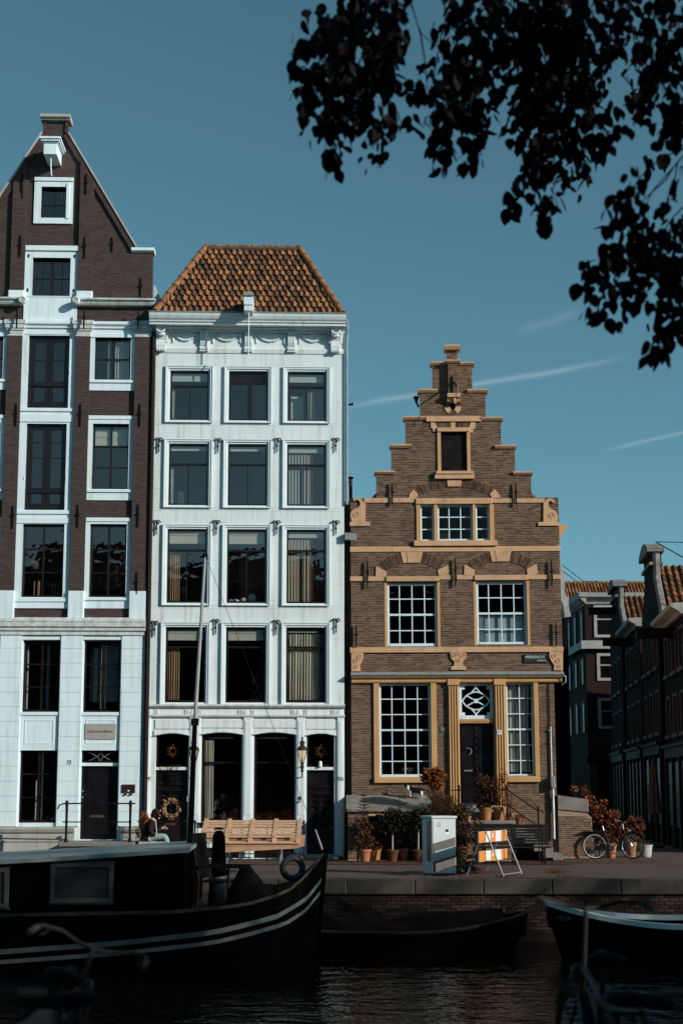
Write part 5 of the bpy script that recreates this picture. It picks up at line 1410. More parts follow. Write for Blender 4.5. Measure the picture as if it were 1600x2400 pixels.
tm.build('tracery', m_sash, f)
MB().box(tx - .055, tx + .055, yy - .03, yy + .02, tz - .06, tz + .06).build('tracery_boss', m_sash, f)
for s in (-1, 1):
    for t in (-1, 1): MB().box(tx + s * (hw_ - .045) - .045, tx + s * (hw_ - .045) + .045, .10, .14, tz + t * (hh_ - .05) - .05, tz + t * (hh_ - .05) + .05).build('corner_block', m_sash, f)
zb_, zt_ = door[3], tra[2]
ob = MB().box(door[0] - .01, door[1] + .01, .01, .16, zb_, zt_).build('door_beam', m_oakp, HB)
cv = MB()
for i in range(16): cv.ball((door[0] + .06 + (door[1] - door[0] - .12) * i / 15, .005, (zb_ + zt_) / 2), (.022, .014, .045), 6, 4)
cv.build('beam_carving', m_oakp, ob)
room(HB, dopen, .27)
dd = MB().box(door[0], door[1], .13, .18, door[2], door[3]).build('front_door', m_door, HB)
xm = (door[0] + door[1]) / 2
MB().box(xm - .03, xm + .03, .10, .131, door[2] + .05, door[3] - .03).build('door_post', m_door, dd)
for s in (-1, 1):
    a, b = (door[0] + .06, xm - .06) if s < 0 else (xm + .06, door[1] - .06)
    for z0_, z1_ in ((door[3] - .34, door[3] - .08), (door[2] + 1.0, door[3] - .42), (door[2] + .12, door[2] + .92)):
        pm = MB(); t = .025
        pm.box(a, b, .11, .131, z1_ - t, z1_).box(a, b, .11, .131, z0_, z0_ + t).box(a, a + t, .112, .131, z0_ + t, z1_ - t).box(b - t, b, .112, .131, z0_ + t, z1_ - t)
        pm.build('door_panel', m_frame, dd)
    MB().torus(((a + b) / 2, .09, door[2] + 1.52), .095, .016, 14, 6, 'y', R(-80), R(130)).build('door_knocker', m_steel if s < 0 else m_iron, dd)
MB().box(door[0] + .12, door[0] + .36, .10, .131, door[2] + .94, door[2] + .985).build('letter_plate', m_steel, dd)
# nail heads along the meeting stile
nh = MB()
for i in range(11): nh.ball((xm, .098, door[2] + .2 + i * .2), .013, 6, 4)
nh.build('door_studs', m_steel, dd)
q = FB.p('K', 672, 598); MB().cham(q[0] - .055, q[0] + .055, -.03, 0, q[1] - .06, q[1] + .06, .006).build('alarm_box', M('teal_plastic', (.10, .20, .22), None, 3, .5), HB)
q = FB.p('K', 1049, 619); p7 = MB().cham(q[0] - .065, q[0] + .065, -.118, -.10, q[1] - .065, q[1] + .065, .005).build('number_plate', m_sash, HB)
text(p7, '77', q[0], -.122, q[1], .10, M('grey_blue_digits', (.12, .2, .25), None, 3, .5))
# --- conduit, meter box and pipe at the right corner
x = bx_('K', 1386, 500); zt, zb = bz_('K', 1386, 295), bz_('K', 1386, 915)
MB().tube([(x, -.03, zt), (x, -.03, (zt + zb) / 2), (x + .01, -.03, zb)], .014, 6).build('cable', m_iron, HB)
MB().tube([(x + .02, -.05, (zt + zb) / 2 + .1), (x + .02, -.05, zb)], .024, 8).build('conduit', m_steel, HB)
MB().box(x - .03, x + .09, -.20, -.01, bz_('K', 1386, 990), bz_('K', 1386, 912)).build('junction_box', m_steel, HB, bevel=.015)
MB().tube([(x + .035, -.09, bz_('K', 1386, 992)), (x + .035, -.09, .55)], .045, 8).build('pipe', m_steel, HB)
MB().box(x - .05, x + .04, -.06, -.0, bz_('K', 1386, 612), bz_('K', 1386, 598)).box(x - .02, x + .05, -.07, 0, bz_('K', 1386, 690), bz_('K', 1386, 678)).build('pipe_clip', m_steel, HB)
# --- side cornice, flue pipe in the gap, zinc box
q0 = FB.p('J', 1450, 250); q1 = FB.p('J', 1525, 360)
MB().prism([(br0 - .02, q1[1]), (br0 + .05, q1[1] + .06), (br0 + .16, q1[1] + .28), (br0 + .30, q0[1] - .03), (br0 + .30, q0[1] + .04), (br0 - .02, q0[1] + .04)], .3, 11).build('side_cornice', m_oakp, HB, fix=True)
xg = bl0 - .12
fp = MB().tube([(xg + .13, .6, bz_('I', 85, 1180)), (xg + .13, .6, bz_('I', 85, 950))], .05, 8); fp.lathe([(.05, 0), (.10, .03), (.10, .05), (.02, .09)], (xg + .13, .6, bz_('I', 85, 950)), 10)
fp.tube([(xg + .0, .6, bz_('I', 60, 1180)), (xg + .0, .6, bz_('I', 60, 970)), (xg + .12, .6, bz_('I', 60, 970))], .04, 8)
fp.build('flue_pipe', m_iron, HB)
q = FB.r('J', 22, 315, 100, 362); MB().box(q[0], q[0] + .17, -.16, -.01, q[2], q[3]).box(q[0] + .17, q[1], -.03, -.009, q[2], q[3]).build('zinc_box', m_zinc, HB, bevel=.008)
gm = MB().box(wr_ - 2.82 - 3.36 + .02, bl0 - .004, .35, .5, 0, zs5).build('gap_infill', m_dwall, HB)
# --- body and roof
dm = MB(); dm.box(bl0, bl0 + .25, .25, 11, 0, zs5 - .6); dm.box(br1 - .25, br1, .25, 11, 0, zg); dm.box(br0 - .25, br0 - .003, .25, 11, zg, zs5 - .6); dm.box(bl0 + .02, br1 - .02, 10.8, 10.98, 0, zs5 - .6)
dm.build('side_wall', m_mortar, HB)
zr = steps[2][3] - .6; xm = (bl0 + br0) / 2; rf = MB()
for s, e_ in ((-1, bl0), (1, br0)):
    rf._add([(e_, .24, zs5 - .7), (xm, .24, zr - .1), (xm, 11, zr - .1), (e_, 11, zs5 - .7), (e_, .24, zs5 - .6), (xm, .24, zr), (xm, 11, zr), (e_, 11, zs5 - .6)], [(0, 1, 2, 3), (7, 6, 5, 4), (0, 4, 5, 1), (3, 2, 6, 7), (0, 3, 7, 4)])
rf.build('roof', m_ridge, HB, fix=True)
# lamp / floodlight looking over the left step
q = FB.p('I', 505, 432); MB().lathe([(.04, 0), (.05, .08), (.10, .16), (.09, .18)], (q[0] - .02, .2, q[1] - .1), 10).tube([(q[0] - .02, .2, q[1] - .1), (q[0] + .06, .2, q[1] - .25)], .03, 6).build('floodlight', m_iron, HB)
# ---------------------------------------------------------------- stoop, landing, steps, railing (one thing)
SP = empty('door_stoop', m=FB.m @ Matrix.Translation((dcx, 0, 0)))
tag(SP, 'brick and bluestone stoop with black iron railing before the black door of the brick house', 'stoop')
def sx_(zz, x, y, off): return FB.p(zz, x, y, off)[0] - dcx
LD = -1.35
zl = FB.p('L', 1060, 432, LD)[1]
x0s, x1s = sx_('L', 838, 430, LD), sx_('L', 1212, 430, LD)
lp = MB().box(x0s, x1s, LD + .08, -.02, 0, zl - .10).build('stoop_body', m_mortar, SP)
bricks(lp, .05, zl - .11, lambda z: [(x0s, x1s)], LD + .08, m_brick, m_brick1, singles=50, ch=.055, bl=.21, joint=.012, seed=14)
MB().cham(x0s - .05, x1s + .05, LD, -.02, zl - .10, zl, .015).build('landing_slab', m_stone, SP)
MB().cham(x0s - .02, x0s + 1.55, -.75, -.02, zl + .001, zl + .22, .015).build('step', m_stone, SP)
MB().cham(door[0] - dcx - .05, door[1] - dcx + .05, -.40, .12, zl + .222, door[2] - .002, .015).build('threshold_stone', m_stonel, SP)
nst = 5
for i in range(nst):
    a = x1s + .05 + i * .26; zt = zl - (i + 1) * zl / (nst + 1)
    MB().cham(a, a + .27, LD + .05, -.10, max(0, zt - .3), zt, .012).build('step', m_stone, SP)
# railing
zr1 = FB.p('L', 1000, 212, LD + .05)[1]; zr2 = FB.p('L', 1000, 320, LD + .05)[1]; yr = LD + .07
xpl, xpr = sx_('L', 830, 300, yr), sx_('L', 1168, 300, yr); xpe = sx_('L', 1388, 400, yr)
zpe = FB.p('L', 1388, 338, yr)[1]
def post(x, z0, z1):
    return MB().lathe([(.045, 0), (.03, .04), (.026, .1), (.024, z1 - z0 - .12), (.034, z1 - z0 - .1), (.022, z1 - z0 - .07), (.036, z1 - z0 - .02), (.01, z1 - z0 + .03)], (x, yr, z0), 10).build('railing_post', m_iron, SP)
zh = FB.p('L', 830, 185, yr)[1]
post(xpl, zl, zh); post(xpr, zl, zh); post(xpe, .05, zpe)
rl = [((xpl - .22, yr, zr1 - .02), (xpr, yr, zr1)), ((xpl, yr, zr2), (xpr, yr, zr2))]
for a, b in rl: MB().tube([a, b], .016, 7).build('rail', m_iron, SP)
MB().tube([(xpr, yr, zr1), (xpe - .03, yr, FB.p('L', 1380, 360, yr)[1]), (xpe + .1, yr, FB.p('L', 1400, 362, yr)[1]), (xpe + .14, yr, FB.p('L', 1420, 378, yr)[1])], .018, 7).build('rail', m_iron, SP)
MB().tube([(xpr, yr, zr2), (xpe - .02, yr, FB.p('L', 1370, 470, yr)[1])], .016, 7).build('rail', m_iron, SP)
# ---------------------------------------------------------------- cellar hood left of the stoop
CH = empty('cellar_entrance', m=FB.m @ Matrix.Translation((bx_('L', 320, 300), 0, 0)))
cxo = bx_('L', 320, 300)
tag(CH, 'low cellar entrance with sloping stone slab roof in front of the brick house', 'cellar hood')
HD = -1.15
za = FB.p('L', 320, 250)[1]; zb = FB.p('L', 320, 352, HD)[1]
xa0, xa1 = FB.p('L', 30, 250)[0] - cxo, FB.p('L', 640, 250)[0] - cxo
slabs = [xa0, xa0 + (xa1 - xa0) * .61, xa1]
for i in range(2):
    MB().prof([(-.005, za - .10), (HD, zb - .07), (HD, zb), (-.005, za)], slabs[i] + .004, slabs[i + 1] - .004).build('roof_slab', m_stone, CH, bevel=.012)
ck = MB(); ck.prof([(-.01, 0), (HD + .1, 0), (HD + .1, zb - .08), (-.01, za - .11)], xa0 + .05, xa0 + .62)
c_ = ck.build('cheek_wall', m_mortar, CH)
bricks(c_, .05, zb - .1, lambda z: [(xa0 + .055, xa0 + .615)], HD + .1, m_brick, m_brick1, singles=20, ch=.052, bl=.21, joint=.013, seed=15)
MB().prof([(-.01, 0), (HD + .1, 0), (HD + .1, zb - .08), (-.01, za - .11)], xa1 - .3, xa1 - .06).build('cheek_wall', m_mortar, CH)
MB().cham(xa0 + .62, xa1 - .3, HD + .08, HD + .2, zb - .19, zb - .08, .01).build('lintel_beam', m_oakp, CH)
MB().box(xa0 + .62, xa1 - .3, HD + .45, HD + .5, 0, zb - .09).build('cellar_door', m_door, CH)
gx_ = sx_('L', 490, 480, HD + .4) + dcx - cxo
wg = MB()
for i in range(9): wg.box(gx_ - .012, gx_ + .012, HD + .40, HD + .43, .25 + i * .06, .29 + i * .06)
for i in range(6): wg.box(gx_ + .02 + i * .05, gx_ + .05 + i * .05, HD + .40, HD + .43, .52, .545)
wg.build('door_trim', m_stonel, CH)
# low side wall with slab at the street corner
CW = empty('corner_wall', m=FB.m @ Matrix.Translation((br1 + .5, 0, 0)))
tag(CW, 'low brick corner wall with sloping stone coping behind the red-leaved shrub', 'wall')
q1 = FB.p('Z', 95, 115, .1); q2 = FB.p('Z', 440, 165, .1); q3 = FB.p('Z', 500, 330, .1); ox = br1 + .5
cm = MB().prism([(br1 + .01 - ox, 0), (q3[0] - ox + .05, 0), (q3[0] - ox, q3[1] - .1), (q2[0] - ox, q2[1] - .38), (br1 + .01 - ox, q1[1] - .42)], -.1, .15).build('wall_body', m_mortar, CW, fix=True)
def ivc(z):
    if z < q3[1] - .12: return [(br1 + .02 - ox, q3[0] - ox)]
    t = (z - q3[1] + .1) / (q1[1] - .3 - q3[1]); return [(br1 + .02 - ox, q3[0] - ox - .1 - t * (q3[0] - br1) * .75)] if t < .7 else []
bricks(cm, .05, q2[1] - .45, ivc, -.1, m_brick, m_brick1, singles=20, ch=.055, bl=.21, joint=.013, seed=16)
MB().prism([(br1 + .01 - ox, q1[1] - .40), (q2[0] - ox + .06, q2[1] - .36), (q2[0] - ox + .06, q2[1] + .0), (br1 + .01 - ox, q1[1])], -.14, .2).build('coping_stone', m_stone, CW, fix=True)
# ================================================================ ground, quay, water
KY = 30.7
def plane(name, x0, x1, y0, y1, z, mt, kind='structure'):
    o = MB().quad((x0, y0, z), (x1, y0, z), (x1, y1, z), (x0, y1, z)).build(name, mt); o['kind'] = kind; return o
def paving_mat():
    m = bpy.data.materials.new('clinker_paving'); m.use_nodes = True; t = m.node_tree; n = t.nodes; l = t.links; bs = n['Principled BSDF']; bs.inputs['Roughness'].default_value = .85
    tcn = n.new('ShaderNodeTexCoord'); br = n.new('ShaderNodeTexBrick'); br.inputs['Scale'].default_value = 1; br.inputs['Brick Width'].default_value = .21; br.inputs['Row Height'].default_value = .075; br.inputs['Mortar Size'].default_value = .006
    br.inputs['Color1'].default_value = (.088, .05, .04, 1); br.inputs['Color2'].default_value = (.06, .036, .031, 1); br.inputs['Mortar'].default_value = (.045, .034, .028, 1)
    l.new(tcn.outputs['Object'], br.inputs[0])
    nz = n.new('ShaderNodeTexNoise'); nz.inputs['Scale'].default_value = .5; nz.inputs['Detail'].default_value = 8; l.new(tcn.outputs['Object'], nz.inputs[0])
    mx = n.new('ShaderNodeMix'); mx.data_type = 'RGBA'; mx.blend_type = 'MULTIPLY'; mx.inputs[0].default_value = .6
    l.new(br.outputs[0], mx.inputs[6]); cr = n.new('ShaderNodeValToRGB'); cr.color_ramp.elements[0].position = .3; cr.color_ramp.elements[1].position = .7; cr.color_ramp.elements[0].color = (.45, .42, .4, 1); cr.color_ramp.elements[1].color = (1, 1, 1, 1)
    l.new(nz.outputs[0], cr.inputs[0]); l.new(cr.outputs[0], mx.inputs[7]); l.new(mx.outputs[2], bs.inputs[0])
    bp = n.new('ShaderNodeBump'); bp.inputs['Strength'].default_value = .5; bp.inputs['Distance'].default_value = .01; l.new(br.outputs[1], bp.inputs['Height']); bp.invert = True; l.new(bp.outputs[0], bs.inputs['Normal'])
    return m
m_pave = paving_mat()
m_earth = M('earth', (.06, .05, .04), (.04, .035, .03), .3, .95)
plane('ground', -900, 900, KY + .3, 1500, -.02, m_earth)
plane('far_quay_road', -60, 60, KY + .42, 60, -.012, m_pave)
plane('side_street', 6.0, 30, 41.0, 140, -.006, m_pave)
plane('pavement', -14, 6.2, 38.6, 41.65, .0, M('pavement_clinker', (.085, .056, .045), (.06, .04, .033), 2.2, .85, .4, 30))
plane('near_quay_ground', -300, 300, -60, 9.8, 0.0, m_pave)
def water_mat():
    m = bpy.data.materials.new('canal_water'); m.use_nodes = True; t = m.node_tree; n = t.nodes; l = t.links; bs = n['Principled BSDF']
    bs.inputs['Base Color'].default_value = (.0035, .0035, .0035, 1); bs.inputs['Roughness'].default_value = .04; bs.inputs['IOR'].default_value = 1.33; bs.inputs['Specular IOR Level'].default_value = .15
    tcn = n.new('ShaderNodeTexCoord'); mp = n.new('ShaderNodeMapping'); mp.inputs['Scale'].default_value = (1.0, 1.6, 1); l.new(tcn.outputs['Object'], mp.inputs[0])
    n1 = n.new('ShaderNodeTexNoise'); n1.inputs['Scale'].default_value = 1.5; n1.inputs['Detail'].default_value = 3; l.new(mp.outputs[0], n1.inputs[0])
    n2 = n.new('ShaderNodeTexNoise'); n2.inputs['Scale'].default_value = 5.5; n2.inputs['Detail'].default_value = 2; l.new(mp.outputs[0], n2.inputs[0])
    ad = n.new('ShaderNodeMath'); ad.operation = 'MULTIPLY_ADD'; ad.inputs[1].default_value = .3; l.new(n2.outputs[0], ad.inputs[0]); l.new(n1.outputs[0], ad.inputs[2])
    bp = n.new('ShaderNodeBump'); bp.inputs['Strength'].default_value = .6; bp.inputs['Distance'].default_value = .10; l.new(ad.outputs[0], bp.inputs['Height']); l.new(bp.outputs[0], bs.inputs['Normal'])
    return m
plane('canal_water', -300, 300, 9.3, KY + .38, -1.2, water_mat())
# --- far quay wall: coping stones and brick face
m_quay = M('quay_brick', (.075, .048, .037), (.03, .02, .016), 8, .9, .3, 40, rnd=.7, dirt=(.035, .028, .022), dscale=2)
m_quaym = M('quay_mortar', (.03, .022, .018), (.018, .014, .012), 5, .95)
m_cop = M('quay_coping_stone', (.095, .079, .064), (.055, .046, .038), 3, .85, .25, 30, dirt=(.04, .033, .027), dscale=1.5)
QW = MB().box(-300, 300, KY + .08, KY + .40, -3, -.22).build('quay_wall', m_quaym); QW['kind'] = 'structure'
x = -14.4; k = 0
while x < 22:
    ln = 1.45; MB().cham(x + .004, x + ln - .004, KY, KY + .42, -.22, .10 - .002 * (k % 3), .02).build('coping_stone', m_cop, QW); x += ln; k += 1
for a, b in ((-300, -14.4), (x, 300)): MB().box(a, b, KY, KY + .42, -.22, .098).build('coping_run', m_cop, QW)
me = MB().cham(-.5, .5, 0, .03, -.5, .5, .015).mesh('brick', m_quay); rg = random.Random(2); many = MB(); cnt = 0
for row in range(11):
    z = -.25 - row * .075; x = .05 + (.1 if row % 2 else 0) - 16.0
    while x < 20:
        if x > -.45 and x < 12 and row < 6 and cnt < 300:
            inst('brick', me, QW, (x, KY + .07 - rg.uniform(0, .012), z), (0, 0, 0), (.198, 1, .063)); cnt += 1
        else:
            y = KY + .07 - rg.uniform(0, .01); many._add([(x - .099, y, z - .031), (x + .099, y, z - .031), (x + .099, y, z + .031), (x - .099, y, z + .031)], [(0, 1, 2, 3)], rg.random())
        x += .21
o = many.build('brickwork', M('quay_brick_run', (.075, .048, .037), (.03, .02, .016), 8, .9, .3, 40, attr=.7), QW, kind='stuff')
# near quay edge
NQ = MB().box(-300, 300, 9.4, 9.82, -3, -.05).build('near_quay_wall', m_quaym); NQ['kind'] = 'structure'
for k in range(34): MB().cham(-25 + k * 1.5, -23.508 + k * 1.5, 9.35, 9.85, -.05, .12, .02).build('coping_stone', m_cop, NQ)
# ================================================================ boats
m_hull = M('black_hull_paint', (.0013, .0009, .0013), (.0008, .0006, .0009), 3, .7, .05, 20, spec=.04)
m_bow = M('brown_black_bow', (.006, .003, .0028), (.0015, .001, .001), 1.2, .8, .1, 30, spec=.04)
m_stripe = M('worn_white_stripe', (.25, .26, .26), (.17, .18, .18), 5, .6, dirt=(.14, .13, .12), dscale=6)
m_roofp = M('grey_green_deck_paint', (.33, .36, .355), (.27, .30, .295), 1.5, .55, .1, 30, dirt=(.20, .23, .22), dscale=2)
m_deckw = M('weathered_deck_wood', (.10, .075, .06), (.05, .038, .03), 8, .8, .3, 60)
m_boatfr = M('grey_window_paint', (.12, .112, .108), (.09, .086, .083), 4, .5)
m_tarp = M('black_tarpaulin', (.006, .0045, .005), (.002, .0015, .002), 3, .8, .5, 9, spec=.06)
BCY = 27.35; XS = -.34
HB_ = empty('houseboat', (-6.0, BCY, -1.2))
tag(HB_, 'long black houseboat with grey roof and two white stripes moored at the quay', 'houseboat')
def hbw(x):
    if x < -3.0: return 2.15
    t = min(1, (x + 3.0) / (XS + 3.0)); return max(.02, 2.15 * (1 - t ** 2.4) ** .62)
def lin(x, tab):
    if x <= tab[0][0]: return tab[0][1]
    for (a, b), (c, d) in zip(tab, tab[1:]):
        if x <= c: 
            t = (x - a) / (c - a); return b + (d - b) * t
    return tab[-1][1]
sheer = [(-12, -.25), (-6, -.2), (-2.94, -.145), (-1.9, -.06), (-1.52, -.005), (-1.14, .10), (-.88, .20), (-.63, .42), (XS, .76)]
st1 = [(-12, -.84), (-6.1, -.78), (-3.8, -.61), (-2.2, -.43), (-1.1, -.20), (-.6, .06), (XS, .34)]
def side_pt(x, z, s, out=0.0):
    zt = lin(x, sheer); u = max(0, min(1, (z + 1.6) / (zt + 1.6)))
    b = hbw(x) * (.80 + .20 * u) + out; k = max(0, (x + 1.6) / (XS + 1.6))
    return (x + 6.0 - .20 * k * (1 - u), s * b, z + 1.2)
xs = [-12 + i * .5 for i in range(18)] + [-3.0 + (XS + 3.0) * math.sin(math.pi / 2 * i / 14) for i in range(15)]
hm = MB()
for s in (-1, 1):
    vs_ = []; nz = 8
    for x in xs:
        for k in range(nz + 1): vs_.append(side_pt(x, -1.6 + (lin(x, sheer) + 1.6) * k / nz, s))
    fs = []
    for i in range(len(xs) - 1):
        for k in range(nz):
            q = (i * (nz + 1) + k, (i + 1) * (nz + 1) + k, (i + 1) * (nz + 1) + k + 1, i * (nz + 1) + k + 1); fs.append(q if s < 0 else q[::-1])
    hm._add(vs_, fs)
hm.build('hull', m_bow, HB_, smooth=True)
# inner bulwark, rail and deck
im = MB()
for s in (-1, 1):
    vs_ = []
    for x in xs:
        zt = lin(x, sheer); b = max(0, hbw(x) - .09); vs_ += [(x + 5.97, s * b, zt + 1.2), (side_pt(x, -.2, s)[0] - .05, s * b * .9, 1.0)]
    im._add(vs_, [((2 * i, 2 * i + 1, 2 * i + 3, 2 * i + 2) if s < 0 else (2 * i + 2, 2 * i + 3, 2 * i + 1, 2 * i)) for i in range(len(xs) - 1)])
im.build('bulwark', m_deckw, HB_)
rl = MB()
for s in (-1, 1):
    for i in range(len(xs) - 1):
        a, b = xs[i], xs[i + 1]; za, zb = lin(a, sheer), lin(b, sheer); ba, bb = hbw(a), hbw(b)
        rl._add([(a + 6, s * (ba + .03), za + 1.2), (b + 6, s * (bb + .03), zb + 1.2), (b + 6, s * max(0, bb - .12), zb + 1.2), (a + 6, s * max(0, ba - .12), za + 1.2),
                 (a + 6, s * (ba + .03), za + 1.25), (b + 6, s * (bb + .03), zb + 1.25), (b + 6, s * max(0, bb - .12), zb + 1.25), (a + 6, s * max(0, ba - .12), za + 1.25)], [(0, 1, 2, 3), (7, 6, 5, 4), (0, 4, 5, 1), (2, 6, 7, 3)])
rl.build('gunwale_rail', m_deckw, HB_, fix=False)
dk = MB(); vs_ = []
for x in xs: xd = side_pt(x, -.18, 1)[0] - .05; vs_ += [(xd, -max(0, hbw(x) * .9 - .09), 1.02), (xd, max(0, hbw(x) * .9 - .09), 1.02)]
dk._add(vs_, [(2 * i, 2 * i + 2, 2 * i + 3, 2 * i + 1) for i in range(len(xs) - 1)]); dk.build('deck', m_deckw, HB_)
for off, h in ((0, .085), (-.185, .07)):
    for s in (-1, 1):
        sm = MB(); vs_ = []
        for x in xs:
            z = lin(x, st1) + off - (.04 if off and x > -1 else 0); vs_ += [side_pt(x, z, s, .035), side_pt(x, z - h, s, .037), side_pt(x, z - h, s, -.05), side_pt(x, z, s, -.05)]
        fs = []
        for i in range(len(xs) - 1):
            for k in range(4): fs.append((4 * i + k, 4 * i + (k + 1) % 4, 4 * i + 4 + (k + 1) % 4, 4 * i + 4 + k))
        sm._add(vs_, fs); sm.build('hull_stripe', m_stripe, HB_, fix=True)
MB().tube([(XS + 5.80, 0, -.4), (XS + 5.93, 0, 1.0), (XS + 6.03, 0, 2.06)], [.07, .075, .06], 8).build('stem_post', m_hull, HB_)
# cabin
cx0, cx1 = -12, -2.80; cw = 1.95
def rz_(x): return lin(x, [(-12, .55), (-6.1, .68), (-2.7, .90)]) + 1.2
cm = MB(); vs_ = []
cxs = [-12, -9, -6.5, -5, -4, cx1]
for x in cxs: vs_ += [(x + 6, -cw, .8), (x + 6, -cw, rz_(x)), (x + 6, cw, rz_(x)), (x + 6, cw, .8)]
cm._add(vs_, [f for i in range(len(cxs) - 1) for f in ((4 * i, 4 * i + 4, 4 * i + 5, 4 * i + 1), (4 * i + 3, 4 * i + 2, 4 * i + 6, 4 * i + 7))] + [(0, 1, 2, 3), (4 * len(cxs) - 4, 4 * len(cxs) - 1, 4 * len(cxs) - 2, 4 * len(cxs) - 3)])
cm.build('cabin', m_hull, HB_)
rm = MB(); vs_ = []; ny = 6
cxs2 = cxs[:-1] + [-2.66]
for x in cxs2:
    for lift in (0, -.07):
        for k in range(ny + 1):
            y = -cw - .12 + (2 * cw + .24) * k / ny; vs_.append((x + 6, y, rz_(x) + .07 + lift + .05 * (1 - (y / cw) ** 2)))
n1 = ny + 1; fs = []
for i in range(len(cxs2) - 1):
    a = i * 2 * n1; b = (i + 1) * 2 * n1
    for k in range(ny): fs += [(a + k, b + k, b + k + 1, a + k + 1), (a + n1 + k + 1, b + n1 + k + 1, b + n1 + k, a + n1 + k)]
    fs += [(a, a + n1, b + n1, b), (a + ny, b + ny, b + n1 + ny, a + n1 + ny)]
a = (len(cxs2) - 1) * 2 * n1
for k in range(ny): fs.append((a + k, a + n1 + k, a + n1 + k + 1, a + k + 1))
rm._add(vs_, fs); rm.build('cabin_roof', m_roofp, HB_)
yc = BCY - cw
for (xa, ya, xb, yb) in ((237, 240, 520, 422), (-240, 262, 40, 446)):
    p = at_depth(*pp('N', xa, ya), yc); q = at_depth(*pp('N', xb, yb), yc); x0, x1, z0, z1 = p.x + 6, q.x + 6, q.z + 1.2, p.z + 1.2; y = -cw
    t = .075; w_ = MB(); w_.box(x0, x1, y - .05, y, z1 - t, z1).box(x0, x1, y - .06, y, z0, z0 + t).box(x0, x0 + t, y - .05, y, z0 + t, z1 - t).box(x1 - t, x1, y - .05, y, z0 + t, z1 - t)
    w_.box(x0 - .03, x1 + .03, y - .025, y, z1 + .001, z1 + .035).box(x0 - .03, x1 + .03, y - .03, y, z0 - .03, z0 - .001)
    o = w_.build('cabin_window', m_boatfr, HB_)
    MB().box(x0 + t, x1 - t, y - .02, y - .012, z0 + t, z1 - t).build('pane', M('frosted_pane', (.050, .048, .048), (.042, .04, .04), 1.5, .45, spec=.5), o)
MB().box(cx1 + 6 - .05, cx1 + 6.06, -cw - .1, -cw + .1, .8, rz_(cx1)).build('corner_post', m_hull, HB_)
# mast with stays
m_mast = M('grey_mast_paint', (.33, .345, .35), (.27, .28, .29), 5, .45)
mx = at_depth(445, 1995, BCY - .6); mz = at_depth(481, 1302, BCY - .6); mk = at_depth(457, 1690, BCY - .6)
def lb(v): return (v.x + 6, v.y - BCY, v.z + 1.2)
MB().tube([(mx.x + 6, mx.y - BCY, .8), lb(mx), lb(mk)], [.06, .058, .045], 8).build('lower_mast', m_hull, HB_)
MB().tube([lb(mk), lb(mz)], [.036, .026], 8).build('upper_mast', m_mast, HB_)
MB().box(lb(mk)[0] - .07, lb(mk)[0] + .07, lb(mk)[1] - .06, lb(mk)[1] + .06, lb(mk)[2] - .08, lb(mk)[2] + .05).build('mast_clamp', m_iron, HB_)
MB().ball((lb(mz)[0], lb(mz)[1], lb(mz)[2]), (.06, .04, .05), 8, 6).tube([(lb(mz)[0] - .09, lb(mz)[1], lb(mz)[2] - .02), (lb(mz)[0] + .06, lb(mz)[1], lb(mz)[2] - .06)], .018, 6).build('masthead', m_iron, HB_)
MB().tube([lb(mz), (XS + 6, 0, 1.98)], .005, 5).build('forestay', m_iron, HB_)
tz = lb(mz); MB().tube([(XS + 6, 0, 1.98), ((XS + 6) * .93 + tz[0] * .07, tz[1] * .07, 1.98 + (tz[2] - 1.98) * .08)], .022, 6).build('stay_tensioner', m_steel, HB_)
# ---- things on the foredeck
def top(name, mb, mt, label, cat, loc=(0, 0, 0), rz=0, group=None, smooth=False):
    o = mb.build(name, mt, None, smooth=smooth); o.location = loc; o.rotation_euler = (0, 0, rz); return tag(o, label, cat, group)
DZ = -.17
m_dkwood = M('dark_teak', (.018, .013, .012), (.010, .008, .008), 6, .6, .2, 40)
ch = empty('armchair', (-2.26, 26.6, DZ), R(-15)); ch.scale = (1.2, 1.2, 1.2); tag(ch, 'dark wooden armchair standing on the houseboat foredeck', 'chair')
for s in (-1, 1):
    MB().tube([(.26, s * .27, 0), (.26, s * .27, .62)], .022, 6).build('leg', m_dkwood, ch); MB().tube([(-.24, s * .27, 0), (-.22, s * .27, .45), (-.34, s * .27, 1.10)], .024, 6).build('leg', m_dkwood, ch)
    MB().box(-.30, .42, s * .27 - .035, s * .27 + .035, .62, .655).build('armrest', m_dkwood, ch)
for k in range(6): MB().box(-.22 + k * .085, -.15 + k * .085, -.26, .26, .40, .425).build('seat_slat', m_dkwood, ch)
for k in range(6): MB().tube([(-.235, -.22 + k * .088, .45), (-.335, -.22 + k * .088, 1.08)], .018, 5).build('back_slat', m_dkwood, ch)
MB().box(-.37, -.31, -.3, .3, 1.03, 1.13).build('top_rail', m_dkwood, ch)
vp = at_depth(*pp('V', 335, 480), 27.4)
vt = empty('stove_chimney', (vp.x, 27.4, DZ)); tag(vt, 'black tapered stove chimney with vented cap on the houseboat foredeck', 'chimney')
MB().lathe([(.14, 0), (.13, .5), (.12, .55)], (0, 0, 0), 14).build('base_pipe', m_zinc, vt)
zt = at_depth(*pp('V', 335, 205), 27.4).z - DZ
MB().lathe([(.16, .55), (.17, .62), (.14, .72), (.13, .9), (.125, zt - .25), (.115, zt - .12), (.09, zt - .06), (.06, zt - .02)], (0, 0, 0), 14).build('stove_pipe', m_hull, vt)
MB().lathe([(.10, zt), (.10, zt + .025), (.03, zt + .04)], (0, 0, 0), 14).build('cap', m_hull, vt)
